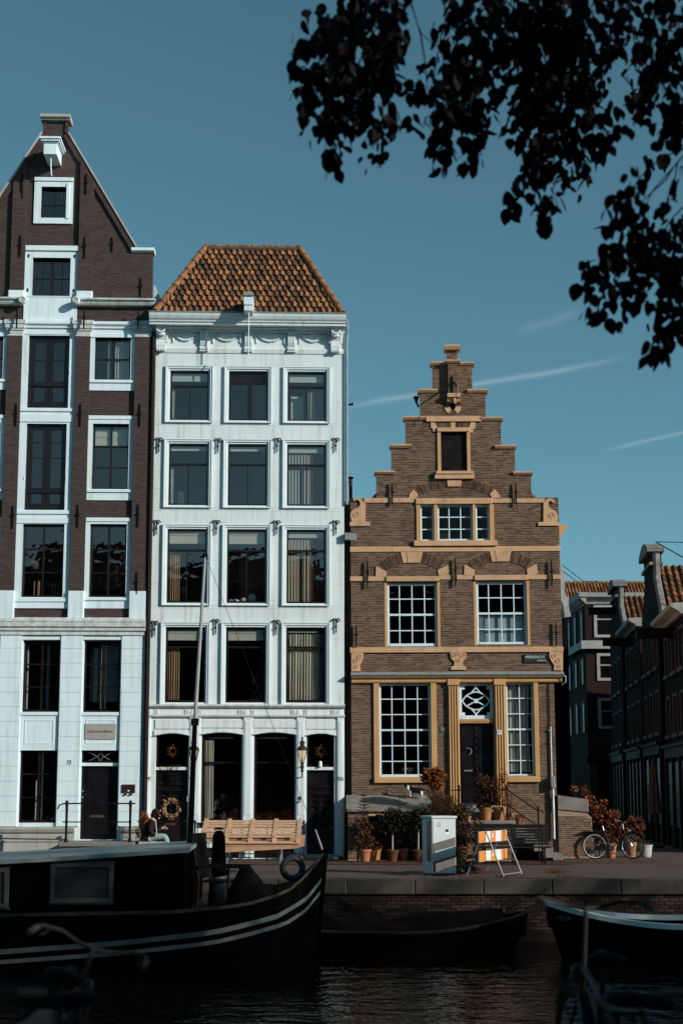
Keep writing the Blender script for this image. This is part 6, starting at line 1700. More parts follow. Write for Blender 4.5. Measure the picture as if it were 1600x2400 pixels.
# tarpaulin heap
rg = random.Random(5); tp = MB(); n, m_ = 34, 18; vs_ = []
L0 = at_depth(*pp('V', 400, 900), 26.4).x; L1 = at_depth(*pp('V', 1010, 760), 26.4).x
for j in range(m_ + 1):
    for i in range(n + 1):
        u, v = i / n, j / m_; x = L0 + (L1 - L0) * u; y = 25.75 + 1.9 * v
        base = (math.sin(math.pi * u) ** .55) * (math.sin(math.pi * min(1, v * .98 + .01)) ** .6)
        h = .66 * base * (1 + .25 * math.sin(5 * u + 2 * v) + .10 * math.sin(9 * u + 7 * v + 1) + .05 * math.sin(23 * v - 9 * u))
        vs_.append((x, y, max(DZ + .01, DZ + .02 + h)))
tp._add(vs_, [(j * (n + 1) + i, j * (n + 1) + i + 1, (j + 1) * (n + 1) + i + 1, (j + 1) * (n + 1) + i) for j in range(m_) for i in range(n)])
o = tp.build('tarpaulin_heap', m_tarp, None, smooth=True); tag(o, 'black tarpaulin draped over a heap on the houseboat foredeck', 'tarpaulin')
fe = at_depth(*pp('V', 1132, 620), 27.6)
top('ring_fender', MB().torus((0, 0, 0), .19, .062, 24, 10), M('grey_rubber', (.085, .09, .095), (.06, .064, .068), 6, .6, .1, 40), 'grey rubber ring fender propped up at the houseboat bow', 'fender', (fe.x, 27.6, fe.z), R(12), smooth=True)
# ---- open dark sloop with cover
def sloop(name, x0, x1, yc, beam, zb, zm, label, m_h, m_rail, bowdir=1, rise=.35):
    e = empty(name, ((x0 + x1) / 2, yc, -1.2)); tag(e, label, 'boat')
    ln = (x1 - x0) / 2; n = 26; hm = MB(); rr = MB(); im_ = MB()
    def bw(t): return beam * (1 - abs(t) ** (2.0 if t * bowdir > 0 else 6)) ** .72 if abs(t) < 1 else .01
    def zs(t): return zm + 1.2 + (rise * max(0, t * bowdir) ** 2.2) + .10 * max(0, -t * bowdir) ** 2
    for s in (-1, 1):
        vs_ = []
        for i in range(n + 1):
            t = -1 + 2 * i / n; t = math.sin(t * math.pi / 2)
            for k in range(6):
                u = k / 5; ext = 1 + .05 * u * (1 if t * bowdir > .9 else 0)
                vs_.append((t * ln * (.84 + .16 * u if t * bowdir > 0 else 1), s * bw(t) * (.45 + .55 * u ** .6), -.3 + (zs(t) + .3) * u))
        hm._add(vs_, [((i * 6 + k, (i + 1) * 6 + k, (i + 1) * 6 + k + 1, i * 6 + k + 1) if s < 0 else (i * 6 + k + 1, (i + 1) * 6 + k + 1, (i + 1) * 6 + k, i * 6 + k)) for i in range(n) for k in range(5)])
        pts = [vs_[i * 6 + 5] for i in range(n + 1)]
        rr.tube([(p[0], p[1], p[2] + .01) for p in pts], .035, 7)
        iv = []
        for p in pts: iv += [(p[0] * .985, p[1] * .93, p[2]), (p[0] * .97, p[1] * .8, p[2] - .45)]
        im_._add(iv, [(2 * i, 2 * i + 1, 2 * i + 3, 2 * i + 2) for i in range(n)])
        lower = [vs_[i * 6 + 3] for i in range(n + 1)]
        MB().tube([(p[0], p[1] * 1.012, p[2] + .08) for p in lower], .018, 6).build('rubbing_strake', m_rail, e)
    hm.build('hull', m_h, e, smooth=True); rr.build('gunwale', m_rail, e); im_.build('inner_side', m_h, e)
    dv = []
    for i in range(n + 1):
        t = math.sin((-1 + 2 * i / n) * math.pi / 2); dv += [(t * ln * .95, -bw(t) * .85, .25), (t * ln * .95, bw(t) * .85, .25)]
    MB()._add(dv, [(2 * i, 2 * i + 2, 2 * i + 3, 2 * i + 1) for i in range(n)]).build('floor', m_h, e)
    return e, bw, zs, ln
p0, p1 = at_depth(800, 2150, 28.9), at_depth(1240, 2140, 28.9)
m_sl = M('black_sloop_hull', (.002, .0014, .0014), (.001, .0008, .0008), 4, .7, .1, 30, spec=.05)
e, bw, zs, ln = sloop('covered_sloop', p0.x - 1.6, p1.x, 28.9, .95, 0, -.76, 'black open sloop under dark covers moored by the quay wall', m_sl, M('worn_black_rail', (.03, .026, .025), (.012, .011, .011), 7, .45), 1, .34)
cv = MB(); n, m_ = 36, 12; vs_ = []
for j in range(m_ + 1):
    for i in range(n + 1):
        t = -.92 + 1.72 * i / n; v = -1 + 2 * j / m_; x = t * ln
        ridge = .13 + .12 * math.sin(3.2 * t + .5) ** 2 + .08 * abs(math.sin(7.5 * t))
        vs_.append((x, v * bw(t) * .95, zs(t) + .03 + ridge * (1 - abs(v) ** 1.3) + .02 * math.sin(19 * t + 5 * v)))
cv._add(vs_, [(j * (n + 1) + i, j * (n + 1) + i + 1, (j + 1) * (n + 1) + i + 1, (j + 1) * (n + 1) + i) for j in range(m_) for i in range(n)])
cv.build('boat_cover', m_tarp, e, smooth=True)
MB().lathe([(.03, 0), (.025, .08), (.045, .1), (.045, .13)], (ln * .80, 0, zs(.85)), 8).build('bollard', m_steel, e)
# ---- white rimmed boat with its name
q0 = at_depth(1272, 2118, 27.6)
m_wr = M('white_gelcoat', (.74, .77, .76), (.66, .69, .68), 3, .35)
e2, bw2, zs2, ln2 = sloop('white_rimmed_boat', q0.x, q0.x + 5.4, 27.6, 1.05, 0, -.52, 'black boat with broad white gunwale lying next to the covered sloop', M('black_boat_hull', (.0015, .0012, .0016), (.001, .0008, .001), 3, .6, spec=.06), m_wr, -1, .38)
wr2 = MB(); n = 30; vs_ = []
for s in (-1, 1):
    vs_ = []
    for i in range(n + 1):
        t = math.sin((-1 + 2 * i / n) * math.pi / 2); y = bw2(t); vs_ += [(t * ln2 * 1.003, s * (y + .045), zs2(t) - .03), (t * ln2 * 1.003, s * (y + .05), zs2(t) + .055), (t * ln2 * .97, s * max(0, y - .16), zs2(t) + .06), (t * ln2 * .97, s * max(0, y - .16), zs2(t) - .03)]
    wr2._add(vs_, [(4 * i + k, 4 * i + (k + 1) % 4, 4 * i + 4 + (k + 1) % 4, 4 * i + 4 + k) for i in range(n) for k in range(4)])
wr2.build('white_gunwale', m_wr, e2, fix=True)
nx = at_depth(1328, 2147, 26.8).x - (q0.x + 2.7); t = nx / ln2
sl_ = math.atan2(-(bw2(t + .05) - bw2(t - .05)), .1 * ln2)
text(e2, 'MILIA', nx, -bw2(t) * .985 - .035, zs2(t) - .17, .12, M('worn_name_letters', (.16, .17, .175), (.10, .11, .11), 9, .6), 'boat_name', rot=(R(90), 0, sl_), ext=.012)
# mooring lines
for a, b, lab in (((p1.x - .1, 28.9, -.35), (p1.x + .6, KY + .02, -.1), 'thin dark mooring line from the covered sloop to the quay'),):
    m_ = MB().tube([a, ((a[0] + b[0]) / 2, (a[1] + b[1]) / 2, (a[2] + b[2]) / 2 - .15), b], .012, 6); top('mooring_line', m_, m_iron, lab, 'rope')
# ================================================================ street things
# ---- pallet lounger on legs
m_pal = M('raw_pallet_wood', (.56, .345, .22), (.42, .25, .15), 9, .8, .15, 60)
m_card = M('cardboard', (.40, .24, .14), (.33, .19, .11), 4, .85)
pc = at_depth(590, 1955, 35.2)
PL = empty('pallet_table', (pc.x, 35.0, 0)); tag(PL, 'raw wooden pallet tilted on thin steel legs before the white house', 'pallet')
L2 = 1.20; za = at_depth(590, 1977, 34.6).z; zb = at_depth(590, 1935, 35.7).z; ya, yb = -.40, .70
def onp(u, off=0.0):                        # u 0..1 from the front edge to the back edge
    return (ya + (yb - ya) * u + off * .35, za + (zb - za) * u + off)
def board(x0, x1, u0, u1, o0, o1, nm, par=PL, mt=m_pal):
    a0, a1, b0, b1 = onp(u0, o0), onp(u1, o0), onp(u0, o1), onp(u1, o1)
    return MB()._add([(x0, a0[0], a0[1]), (x1, a0[0], a0[1]), (x1, a1[0], a1[1]), (x0, a1[0], a1[1]), (x0, b0[0], b0[1]), (x1, b0[0], b0[1]), (x1, b1[0], b1[1]), (x0, b1[0], b1[1])], [(0, 3, 2, 1), (4, 5, 6, 7), (0, 1, 5, 4), (1, 2, 6, 5), (2, 3, 7, 6), (3, 0, 4, 7)]).build(nm, mt, par)
for i in range(7): board(-L2 + random.uniform(-.02, .02), L2 + random.uniform(-.02, .02), i / 7 + .02, i / 7 + .085, .135, .155, 'deck_board')
for i in range(5):
    xx = -L2 + .05 + (2 * L2 - .1) * i / 4
    for u in (0, .45, .9): board(xx - .05, xx + .05, u, u + .1, .02, .135, 'block')
    board(xx - .05, xx + .05, .0, 1.0, .1551, .172, 'cross_board')
for i in range(3): board(-L2, L2, i * .45, i * .45 + .1, 0, .02, 'bottom_board')
board(-.72, L2 + .10, -.02, .6, -.06, -.052, 'cardboard_sheet', mt=m_card); board(-L2, -.6, .1, .8, -.03, -.024, 'cardboard_sheet', mt=m_card)
f0 = onp(0.02, -.06); MB()._add([(-.72, f0[0] - .02, f0[1]), (L2 + .1, f0[0] - .02, f0[1]), (L2 - .1, f0[0] - .1, f0[1] - .06), (-.72, f0[0] - .12, f0[1] - .16), (-.72, f0[0] - .012, f0[1]), (L2 + .1, f0[0] - .012, f0[1]), (L2 - .1, f0[0] - .09, f0[1] - .06), (-.72, f0[0] - .11, f0[1] - .16)], [(3, 2, 1, 0), (4, 5, 6, 7), (2, 3, 7, 6), (1, 2, 6, 5), (3, 0, 4, 7)]).build('cardboard_flap', m_card, PL)
for px_ in (534, 658):
    for u in (.1, .85):
        x = at_depth(px_, 2000, 35).x - pc.x; y, z = onp(u, -.0); MB().tube([(x, y, 0), (x, y, z)], .018, 7).build('leg', m_steel, PL)
# ---- area railing before the white house
RY = 40.55
fx0, fx1 = at_depth(457, 1935, RY).x, at_depth(712, 1935, RY).x; zt = at_depth(580, 1929, RY).z; zl = at_depth(580, 1940, RY).z; zlow = at_depth(580, 2001, RY).z
RF = empty('area_railing', ((fx0 + fx1) / 2, RY, 0)); tag(RF, 'low black iron area railing with lattice top rail in front of the white house', 'railing')
hw_ = (fx1 - fx0) / 2
for z in (zt, zl, zlow): MB().box(-hw_, hw_, -.012, .012, z - .014, z + .014).build('rail', m_iron, RF)
n = 26; lt = MB()
for i in range(n):
    a, b = -hw_ + 2 * hw_ * i / n, -hw_ + 2 * hw_ * (i + 1) / n; lt.tube([(a, 0, zl), (b, 0, zt)], .008, 5); lt.tube([(a, .004, zt), (b, .004, zl)], .008, 5)
tag(lt.build('lattice', m_iron, RF), kind='stuff')
for i in range(4): x = -hw_ + 2 * hw_ * i / 3; MB().lathe([(.03, 0), (.022, .05), (.022, zt), (.04, zt + .03), (.012, zt + .09)], (x, 0, 0), 8).build('post', m_iron, RF)
for i in range(19): x = -hw_ + 2 * hw_ * (i + .5) / 19; MB().tube([(x, 0, .03), (x, 0, zl)], .009, 5).build('baluster', m_iron, RF)
# ---- scroll lamp bracket posts / boot scraper finial at the right end
# ---- stoop of the dark brick house
q0, q1 = at_depth(*pp('D', 555, 1462), 40.2), at_depth(*pp('D', 1245, 1462), 40.2)
ST = empty('front_stoop', ((q0.x + q1.x) / 2, 40.3, 0)); tag(ST, 'grey stone stoop with black iron railing at the door of the dark brick house', 'stoop')
hw_ = (q1.x - q0.x) / 2; zs_ = q0.z
MB().cham(-hw_, hw_, -.35, .85, zs_ - .13, zs_, .02).build('slab', m_stone, ST); MB().box(-hw_ + .06, hw_ - .25, -.27, .84, 0, zs_ - .131).build('base', m_stonel, ST)
MB().cham(-hw_ - .42, -hw_ + .05, -.30, .4, 0, zs_ - .26, .02).build('step', m_stone, ST); MB().cham(-hw_ - .85, -hw_ - .43, -.30, .4, 0, zs_ - .42, .02).build('step', m_stone, ST)
zr = at_depth(*pp('D', 900, 1110), 40.0).z; zr2 = at_depth(*pp('D', 900, 1280), 40.0).z; cxs_ = (q0.x + q1.x) / 2
for px_ in (612, 1197):
    x = at_depth(*pp('D', px_, 1300), 40.0).x - cxs_; h = at_depth(*pp('D', px_, 1085), 40.0).z - zs_
    MB().lathe([(.055, 0), (.05, .08), (.035, .12), (.035, h * .45), (.042, h * .5), (.035, h * .55), (.04, h * .88), (.055, h * .92), (.04, h - .03), (.05, h), (.01, h + .01)], (x, -.3, zs_), 10).build('railing_post', m_iron, ST)
xa, xb = at_depth(*pp('D', 530, 1150), 40.0).x - cxs_, at_depth(*pp('D', 1245, 1110), 40.0).x - cxs_
MB().tube([(xa, -.3, zr - .16), (xa + .05, -.3, zr - .05), (xa + .18, -.3, zr), (xb - .06, -.3, zr), (xb, -.28, zr)], .02, 8).build('rail', m_iron, ST)
MB().tube([(xa + .15, -.3, zr2), (xb - .1, -.3, zr2)], .016, 8).build('rail', m_iron, ST)
# ---- small step by the wreath door and stone seat
ds = at_depth(430, 1985, 40.6)
o = MB().cham(-.75, .75, -.45, .55, 0, .40, .02).build('door_step', m_stone, None); o.location = (ds.x - .35, 41.0, 0); tag(o, 'stone step in front of the black door with the wreath', 'step')
o = MB().cham(-.6, .55, -.35, .55, 0, .11, .02).build('door_step', m_stone, None); o.location = (FW.m @ Vector(((gr[0] + gr[1]) / 2, -.5, 0))).to_tuple(); tag(o, 'low stone step before the rightmost black door of the white house', 'step')
# ---- seated person
m_jkt = M('black_jacket', (.018, .013, .012), (.011, .009, .009), 6, .8, .3, 30); m_jean = M('light_blue_jeans', (.24, .36, .37), (.19, .29, .31), 9, .9, .2, 60)
m_skin = M('skin', (.50, .29, .20), (.45, .26, .18), 5, .55); m_hair = M('dark_brown_hair', (.024, .010, .008), (.012, .006, .006), 20, .5, .5, 60); m_shoe = M('white_shoe', (.55, .56, .54), None, 4, .6)
pz = at_depth(352, 1973, 40.25)
PE = empty('person', (pz.x + .02, 40.3, .0)); tag(PE, 'person in black jacket and light blue jeans sitting with bowed head and holding a phone', 'person')
sz_ = .56                                   # seat height: top of the block they sit on
o = MB().cham(-.32, .40, -.25, .3, 0, sz_ - .02, .02).build('seat_block', m_stonel, None); o.location = (pz.x + .02, 40.3, 0); tag(o, 'pale stone block used as a seat beside the wreath door', 'block')
def skin(name, verts, edges, radii, mt, par, sub=2):
    me = bpy.data.meshes.new(name); me.from_pydata(verts, edges, []); me.materials.append(mt)
    o = bpy.data.objects.new(name, me); col.objects.link(o)
    md = o.modifiers.new('skin', 'SKIN'); md.use_smooth_shade = True
    for i, r_ in enumerate(radii):
        sv = me.skin_vertices[0].data[i]; sv.radius = r_ if isinstance(r_, tuple) else (r_, r_); sv.use_root = (i == 0)
    s2 = o.modifiers.new('sub', 'SUBSURF'); s2.levels = sub; s2.render_levels = sub
    dg = bpy.context.evaluated_depsgraph_get(); m2 = bpy.data.meshes.new_from_object(o.evaluated_get(dg)); bpy.data.objects.remove(o)
    m2.polygons.foreach_set('use_smooth', [True] * len(m2.polygons)); 
    if not m2.materials: m2.materials.append(mt)
    r2 = link(bpy.data.objects.new(name, m2), par); return r2
# x to the right is the way they face, y towards the wall
# body (skin) - pelvis, spine, neck, head, hands, legs
bv = [(-.06, 0, sz_ + .12), (-.08, 0, sz_ + .34), (-.02, 0, sz_ + .54), (.06, 0, sz_ + .63), (.14, 0, sz_ + .74), (.19, 0, sz_ + .66),
      (.02, -.19, sz_ + .50), (-.02, -.24, sz_ + .26), (.20, -.15, sz_ + .13), (.02, .19, sz_ + .50), (.06, .24, sz_ + .25), (.28, .06, sz_ + .34),
      (.02, -.10, sz_ + .10), (.42, -.12, sz_ + .13), (.50, -.05, sz_ - .28), (.52, -.05, sz_ - .42), (.02, .10, sz_ + .10), (.40, .10, sz_ + .10), (.30, .08, sz_ - .32), (.33, .08, sz_ - .48)]
be = [(0, 1), (1, 2), (2, 3), (3, 4), (4, 5), (2, 6), (6, 7), (7, 8), (2, 9), (9, 10), (10, 11), (0, 12), (12, 13), (13, 14), (14, 15), (0, 16), (16, 17), (17, 18), (18, 19)]
br = [.14, .13, .12, .055, .09, .05, .06, .048, .03, .06, .048, .03, .085, .07, .05, .04, .085, .07, .05, .04]
skin('body', bv, be, br, m_skin, PE)
# jacket
jv = [bv[0], bv[1], bv[2], (.03, 0, sz_ + .60), bv[6], bv[7], (.15, -.17, sz_ + .15), bv[9], bv[10], (.21, .11, sz_ + .31), (-.10, 0, sz_ + .04)]
je = [(0, 1), (1, 2), (2, 3), (2, 4), (4, 5), (5, 6), (2, 7), (7, 8), (8, 9), (0, 10)]
jr = [(.19, .17), (.185, .17), (.16, .17), .085, .085, .078, .06, .085, .078, .06, (.20, .18)]
skin('jacket', jv, je, jr, m_jkt, PE)
tv = [(0, 0, sz_ + .10), bv[12], bv[13], bv[14], (.53, -.05, sz_ - .46), bv[16], bv[17], bv[18], (.34, .08, sz_ - .50)]
skin('trousers', tv, [(0, 1), (1, 2), (2, 3), (3, 4), (0, 5), (5, 6), (6, 7), (7, 8)], [.13, .105, .09, .078, .082, .105, .09, .078, .08], m_jean, PE)
hr = MB(); hr.ball((.125, 0, sz_ + .775), (.125, .105, .12), 16, 10); hr.ball((.07, 0, sz_ + .70), (.10, .10, .11), 14, 8); hr.ball((.19, -.07, sz_ + .72), (.05, .03, .10), 10, 7); hr.ball((.19, .07, sz_ + .72), (.05, .03, .10), 10, 7)
hr.build('hair', m_hair, PE, smooth=True)
fc = MB(); fc.ball((.235, 0, sz_ + .69), (.018, .014, .022), 8, 6); fc.ball((.205, 0, sz_ + .62), (.03, .04, .025), 8, 6); fc.build('face', m_skin, PE, smooth=True)
for (px_, py_, pz_) in ((.20, -.15, sz_ + .13), (.28, .06, sz_ + .34)):
    hv = [(px_, py_, pz_), (px_ + .05, py_, pz_)]; he = [(0, 1)]; hrad = [.034, .038]
    for k in range(4):
        b0 = len(hv); hv += [(px_ + .085, py_ - .03 + k * .02, pz_ + .005), (px_ + .12, py_ - .028 + k * .019, pz_ - .012), (px_ + .135, py_ - .026 + k * .018, pz_ - .035)]; he += [(1, b0), (b0, b0 + 1), (b0 + 1, b0 + 2)]; hrad += [.011, .010, .008]
    b0 = len(hv); hv += [(px_ + .06, py_ - .03, pz_ + .025), (px_ + .095, py_ - .02, pz_ + .03)]; he += [(0, b0), (b0, b0 + 1)]; hrad += [.012, .010]
    skin('hand', hv, he, hrad, m_skin, PE, 1)
for y, x, z in ((-.05, .56, sz_ - .5), (.08, .37, sz_ - .53)): MB().ball((x, y, max(.04, z + .0)), (.13, .05, .05), 12, 7).build('shoe', m_shoe, PE, smooth=True)
MB().tube([(.13, -.12, sz_ + .58), (.15, -.14, sz_ + .42), (.17, -.14, sz_ + .24)], .012, 6).build('scarf_edge', m_net, PE)
ph = MB().box(-.006, .006, -.037, .037, -.075, .075).build('phone', M('pale_phone', (.5, .46, .40), None, 3, .3), None, bevel=.006); ph.location = (PE.location.x + .40, 40.36, sz_ + .37); ph.rotation_euler = (0, R(-55), 0); tag(ph, 'pale phone in the hand of the seated person', 'phone')
# ---- cat on the cellar slab
m_cat = M('black_cat_fur', (.010, .008, .008), (.006, .005, .005), 30, .9, .4, 90); m_catw = M('white_cat_fur', (.62, .66, .64), (.5, .54, .53), 20, .9, .3, 90)
CP = FB.m @ Vector((FB.p('X', 1000, 180, -.35)[0], -.35, za if False else 0)); zc_ = FB.p('X', 1000, 185, -.35)[1]
CT = empty('cat', (CP.x, 41.35, zc_)); tag(CT, 'black and white cat standing on the stone slab under the ground floor window', 'cat')
cv_ = [(.13, 0, .20), (.0, 0, .19), (-.13, 0, .20), (-.21, 0, .28), (-.26, 0, .32), (-.12, -.045, .10), (-.13, -.045, .015), (-.12, .045, .10), (-.11, .045, .015), (.15, -.05, .13), (.12, -.05, .075), (.17, -.05, .015), (.15, .05, .13), (.12, .05, .075), (.16, .05, .015), (.26, 0, .22), (.34, 0, .14)]
ce = [(0, 1), (1, 2), (2, 3), (3, 4), (2, 5), (5, 6), (2, 7), (7, 8), (0, 9), (9, 10), (10, 11), (0, 12), (12, 13), (13, 14), (0, 15), (15, 16)]
cr_ = [.075, .08, .075, .05, .052, .032, .02, .032, .02, .045, .026, .02, .045, .026, .02, .022, .014]
skin('body', cv_, ce, cr_, m_cat, CT)
hd = MB().ball((-.29, 0, .325), (.058, .052, .052), 14, 9)
for s in (-1, 1): hd._add([(-.285, s * .045, .36), (-.265, s * .012, .375), (-.31, s * .02, .37), (-.28, s * .04, .42)], [(0, 1, 3), (1, 2, 3), (2, 0, 3)])
hd.build('head', m_cat, CT, smooth=False)
bb = MB(); bb.ball((-.225, -.02, .25), (.055, .055, .085), 12, 8).ball((-.335, 0, .305), (.03, .035, .03), 10, 6).ball((-.155, -.045, .12), (.032, .03, .10), 10, 7).ball((-.15, -.05, .03), (.04, .026, .025), 8, 6).ball((.16, -.07, .10), (.045, .022, .08), 8, 6).ball((.17, -.05, .02), (.035, .024, .022), 8, 6).build('white_markings', m_catw, CT, smooth=True)
# ---- utility cabinet
CB = empty('utility_cabinet', (on_ground(1030, 2049).x, on_ground(1030, 2049).y + .2, 0), R(20)); tag(CB, 'pale grey street utility cabinet with dark slanted stripes and a scrawled letter', 'cabinet')
m_cab = M('pale_cabinet_paint', (.50, .565, .575), (.45, .515, .525), 2, .55, .03, 30, streak=.35); m_cabd = M('cabinet_dark_grey', (.13, .115, .112), (.11, .10, .098), 4, .6)
cwid, cdep, chh = .305, .30, 1.30
MB().box(-cwid, cwid, -cdep, cdep, .02, chh).build('body', m_cab, CB, bevel=.012)
MB().box(-cwid - .03, cwid + .03, -cdep - .03, cdep + .03, chh + .001, chh + .06).build('lid', m_cab, CB, bevel=.015)
MB().box(-cwid + .03, cwid - .03, -cdep - .008, -cdep + .001, .06, chh - .05).build('front_door', m_cab, CB)
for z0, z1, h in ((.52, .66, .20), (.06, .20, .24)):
    MB().prism([(-cwid + .02, z0), (cwid - .02, z1), (cwid - .02, z1 + h), (-cwid + .02, z0 + h)], -cdep - .012, -cdep - .007).build('slanted_stripe', m_cabd, CB)  # two darker slanted bands across the cabinet front
MB().box(-cwid - .008, -cwid + .001, -cdep + .08, -cdep + .30, .3, chh - .06).build('side_panel', m_frame, CB)
lb_ = MB().box(.02, .13, -cdep - .012, -cdep - .007, .93, 1.06).build('label_sticker', m_sash, CB); MB().box(.035, .115, -cdep - .015, -cdep - .011, .985, 1.05).build('label_print', m_text, lb_)
text(CB, 'G', -.14, -cdep - .010, 1.15, .13, m_cabd, 'graffiti_letter', ext=.001, shear=.2)
# ---- barricade
m_or = M('orange_board', (.62, .22, .045), (.55, .19, .04), 5, .5, dirt=(.4, .16, .05), dscale=6); m_wb = M('white_board', (.58, .64, .65), (.52, .58, .59), 4, .5)
b0 = on_ground(1136, 2054); BD = empty('road_barricade', (b0.x, b0.y, 0), R(-28)); tag(BD, 'orange and white striped road barricade on folding metal legs', 'barricade')
m_al = M('galvanised_leg', (.30, .29, .28), (.22, .215, .21), 6, .5, metal=.5)
# local y runs along the barricade (away from the camera), x is the splay of the legs
AL = 1.15; ap = 1.03
for y in (0, AL):
    for s in (-1, 1):
        MB().tube([(s * .46, y, 0), (s * .03, y, ap)], .019, 6).build('leg', m_al, BD)
    MB().box(-.30, .30, y - .012, y + .012, .33, .36).build('brace', m_al, BD)
MB().tube([(.46, 0, .05), (.46, AL, .05)], .018, 6).build('foot_bar', m_al, BD)
for z0, z1 in ((.77, 1.02), (.34, .58)):
    sp = .5 * ((ap - (z0 + z1) / 2) / ap) * .46 * 2 
    fr = [0, .22, .40, .58, .78, 1.0]
    bo = MB().box(-.012, .012, -.38, AL + .22, z0, z1).build('board', m_wb, BD)
    for k in range(5):
        ya_, yb_ = -.38 + (AL + .60) * fr[k], -.38 + (AL + .60) * fr[k + 1]
        MB().box(.012, .017, ya_ + .001, yb_ - .001, z0 + .004, z1 - .004).build('stripe', m_or if k % 2 == 0 else m_wb, bo)
    MB().box(.017, .021, .42, .50, z0 + .10, z0 + .2).build('reflector', m_wb, bo)
# ---- bench
m_bench = M('dark_green_bench_paint', (.016, .017, .017), (.010, .011, .011), 5, .5, .1, 50)
be_ = at_depth(1205, 1979, 38.6); BN = empty('park_bench', (be_.x, 38.8, 0)); tag(BN, 'dark slatted park bench standing before the stoop of the brick house', 'bench')
bl2 = .98
for k in range(6): y = -.30 + k * .085; MB().box(-bl2, bl2, y, y + .07, .43, .46).build('seat_slat', m_bench, BN, bevel=.006)
for k in range(7): z = .50 + k * .072; MB().box(-bl2, bl2, .22 + k * .022, .25 + k * .022, z, z + .058).build('back_slat', m_bench, BN, bevel=.006)
for k in range(3): MB().box(-bl2, bl2, .40 + k * .07, .455 + k * .07, 1.0 - k * .012, 1.03 - k * .012).build('top_slat', m_bench, BN, bevel=.006)
for x in (-.8, 0, .8):
    MB().tube([(x, -.26, 0), (x, -.24, .42), (x, .22, .42), (x, .44, 1.02)], .025, 6).build('bench_frame', m_iron, BN); MB().tube([(x, .35, 0), (x, .22, .42)], .025, 6).build('leg', m_iron, BN)
# ---- plants
def leafmat(n, c1, c2): return M(n, c1, c2, 20, .8, attr=.8)
L_rust = leafmat('rust_leaves', (.34, .11, .025), (.085, .03, .012)); L_brown = leafmat('brown_leaves', (.13, .06, .03), (.028, .014, .010)); L_dark = leafmat('dark_green_leaves', (.040, .030, .017), (.010, .008, .007)); L_red = leafmat('red_brown_leaves', (.24, .075, .03), (.05, .018, .012)); L_ever = leafmat('dull_evergreen', (.055, .038, .024), (.016, .012, .009))
m_stem = M('bark', (.06, .042, .032), (.035, .025, .02), 10, .9, .4, 40)
def leaves(blobs, size, seed, droop=.2, dens=1.0, narrow=.5):
    rg = random.Random(seed); mb = MB()
    for (c, r_, n) in blobs:
        for _ in range(int(n * dens * 1.5)):
            while True:
                p = Vector((rg.uniform(-1, 1), rg.uniform(-1, 1), rg.uniform(-1, 1)))
                if .15 < p.length < 1: break
            # ragged outline: pull some leaves outward along random spikes
            p = p * (1 + .22 * math.sin(7 * p.x + 5 * p.z + seed)) 
            q = Vector((c[0] + p.x * r_[0], c[1] + p.y * r_[1], c[2] + p.z * r_[2]))
            d = (p.normalized() + Vector((rg.gauss(0, .6), rg.gauss(0, .6), rg.gauss(0, .6) - droop))).normalized() * size * 1.12 * rg.uniform(.6, 1.35)
            sd_ = d.cross(Vector((rg.gauss(0, 1), rg.gauss(0, 1), rg.gauss(0, 1)))).normalized() * d.length * narrow * .5; up_ = d.cross(sd_).normalized() * d.length * .08
            mb._add([tuple(q), tuple(q + d * .45 + sd_ + up_), tuple(q + d), tuple(q + d * .45 - sd_ + up_)], [(0, 1, 2), (0, 2, 3)], rg.random())
    return mb
def pot_mesh(r1, h, square=False):
    r0 = r1 * .68; return MB().lathe([(r0, 0), (r0 + (r1 - r0) * .8, h * .78), (r1 * 1.0, h * .78), (r1 * 1.04, h * .80), (r1 * 1.06, h), (r1 * .93, h), (r1 * .88, h * .88), (.01, h * .88)], (0, 0, 0), 18)
def potted(loc, pr, ph, blobs, size, lm, label, seed, stems=(), mt=None, cat='potted plant', dens=1.0, narrow=.5, droop=.2, group=None):
    e = empty('potted_plant', loc); tag(e, label, cat, group)
    pot_mesh(pr, ph).build('pot', mt or m_terra, e, smooth=False)
    leaves(blobs, size, seed, droop, dens, narrow).build('foliage', lm, e)
    for s in stems: MB().tube(*s[:2], 6).build('stem', s[2] if len(s) > 2 else m_stem, e)
    return e
def gp(zz, x, y): v = on_ground(*pp(zz, x, y)); return v
def blob(x, y, z, rx, ry, rz, n): return ((x, y, z), (rx, ry, rz), n)
def stems_up(n, h, r_, seed, z0=.25, spread=.12):
    rg = random.Random(seed); out = []
    for i in range(n):
        a = rg.random() * 6.28; out.append(([(0, 0, z0), (spread * .4 * math.cos(a), spread * .4 * math.sin(a), z0 + h * .5), (spread * math.cos(a), spread * math.sin(a), z0 + h)], [r_, r_ * .8, r_ * .4]))
    return out
v = gp('L', 237, 711); potted(v, .19, .40, [blob(0, 0, .55, .24, .24, .22, 420), blob(-.1, 0, .75, .15, .15, .15, 120)], .06, L_brown, 'large terracotta pot with low brown heather, beside the small spruce', 1, dens=1)
v = gp('L', 441, 712); potted(v, .125, .33, [blob(.02, 0, .45, .20, .18, .16, 300), blob(.08, 0, .58, .10, .1, .12, 80)], .05, L_brown, 'small terracotta pot with wispy brown plant next to the dark standard bush', 2)
v = gp('L', 155, 690); potted((v.x, 40.0, 0), .17, .34, [blob(0, 0, .55, .3, .25, .25, 380), blob(-.05, 0, .95, .25, .2, .25, 260)], .07, L_brown, 'dark terracotta pot with bushy brown shrub under the cellar slab corner', 3)
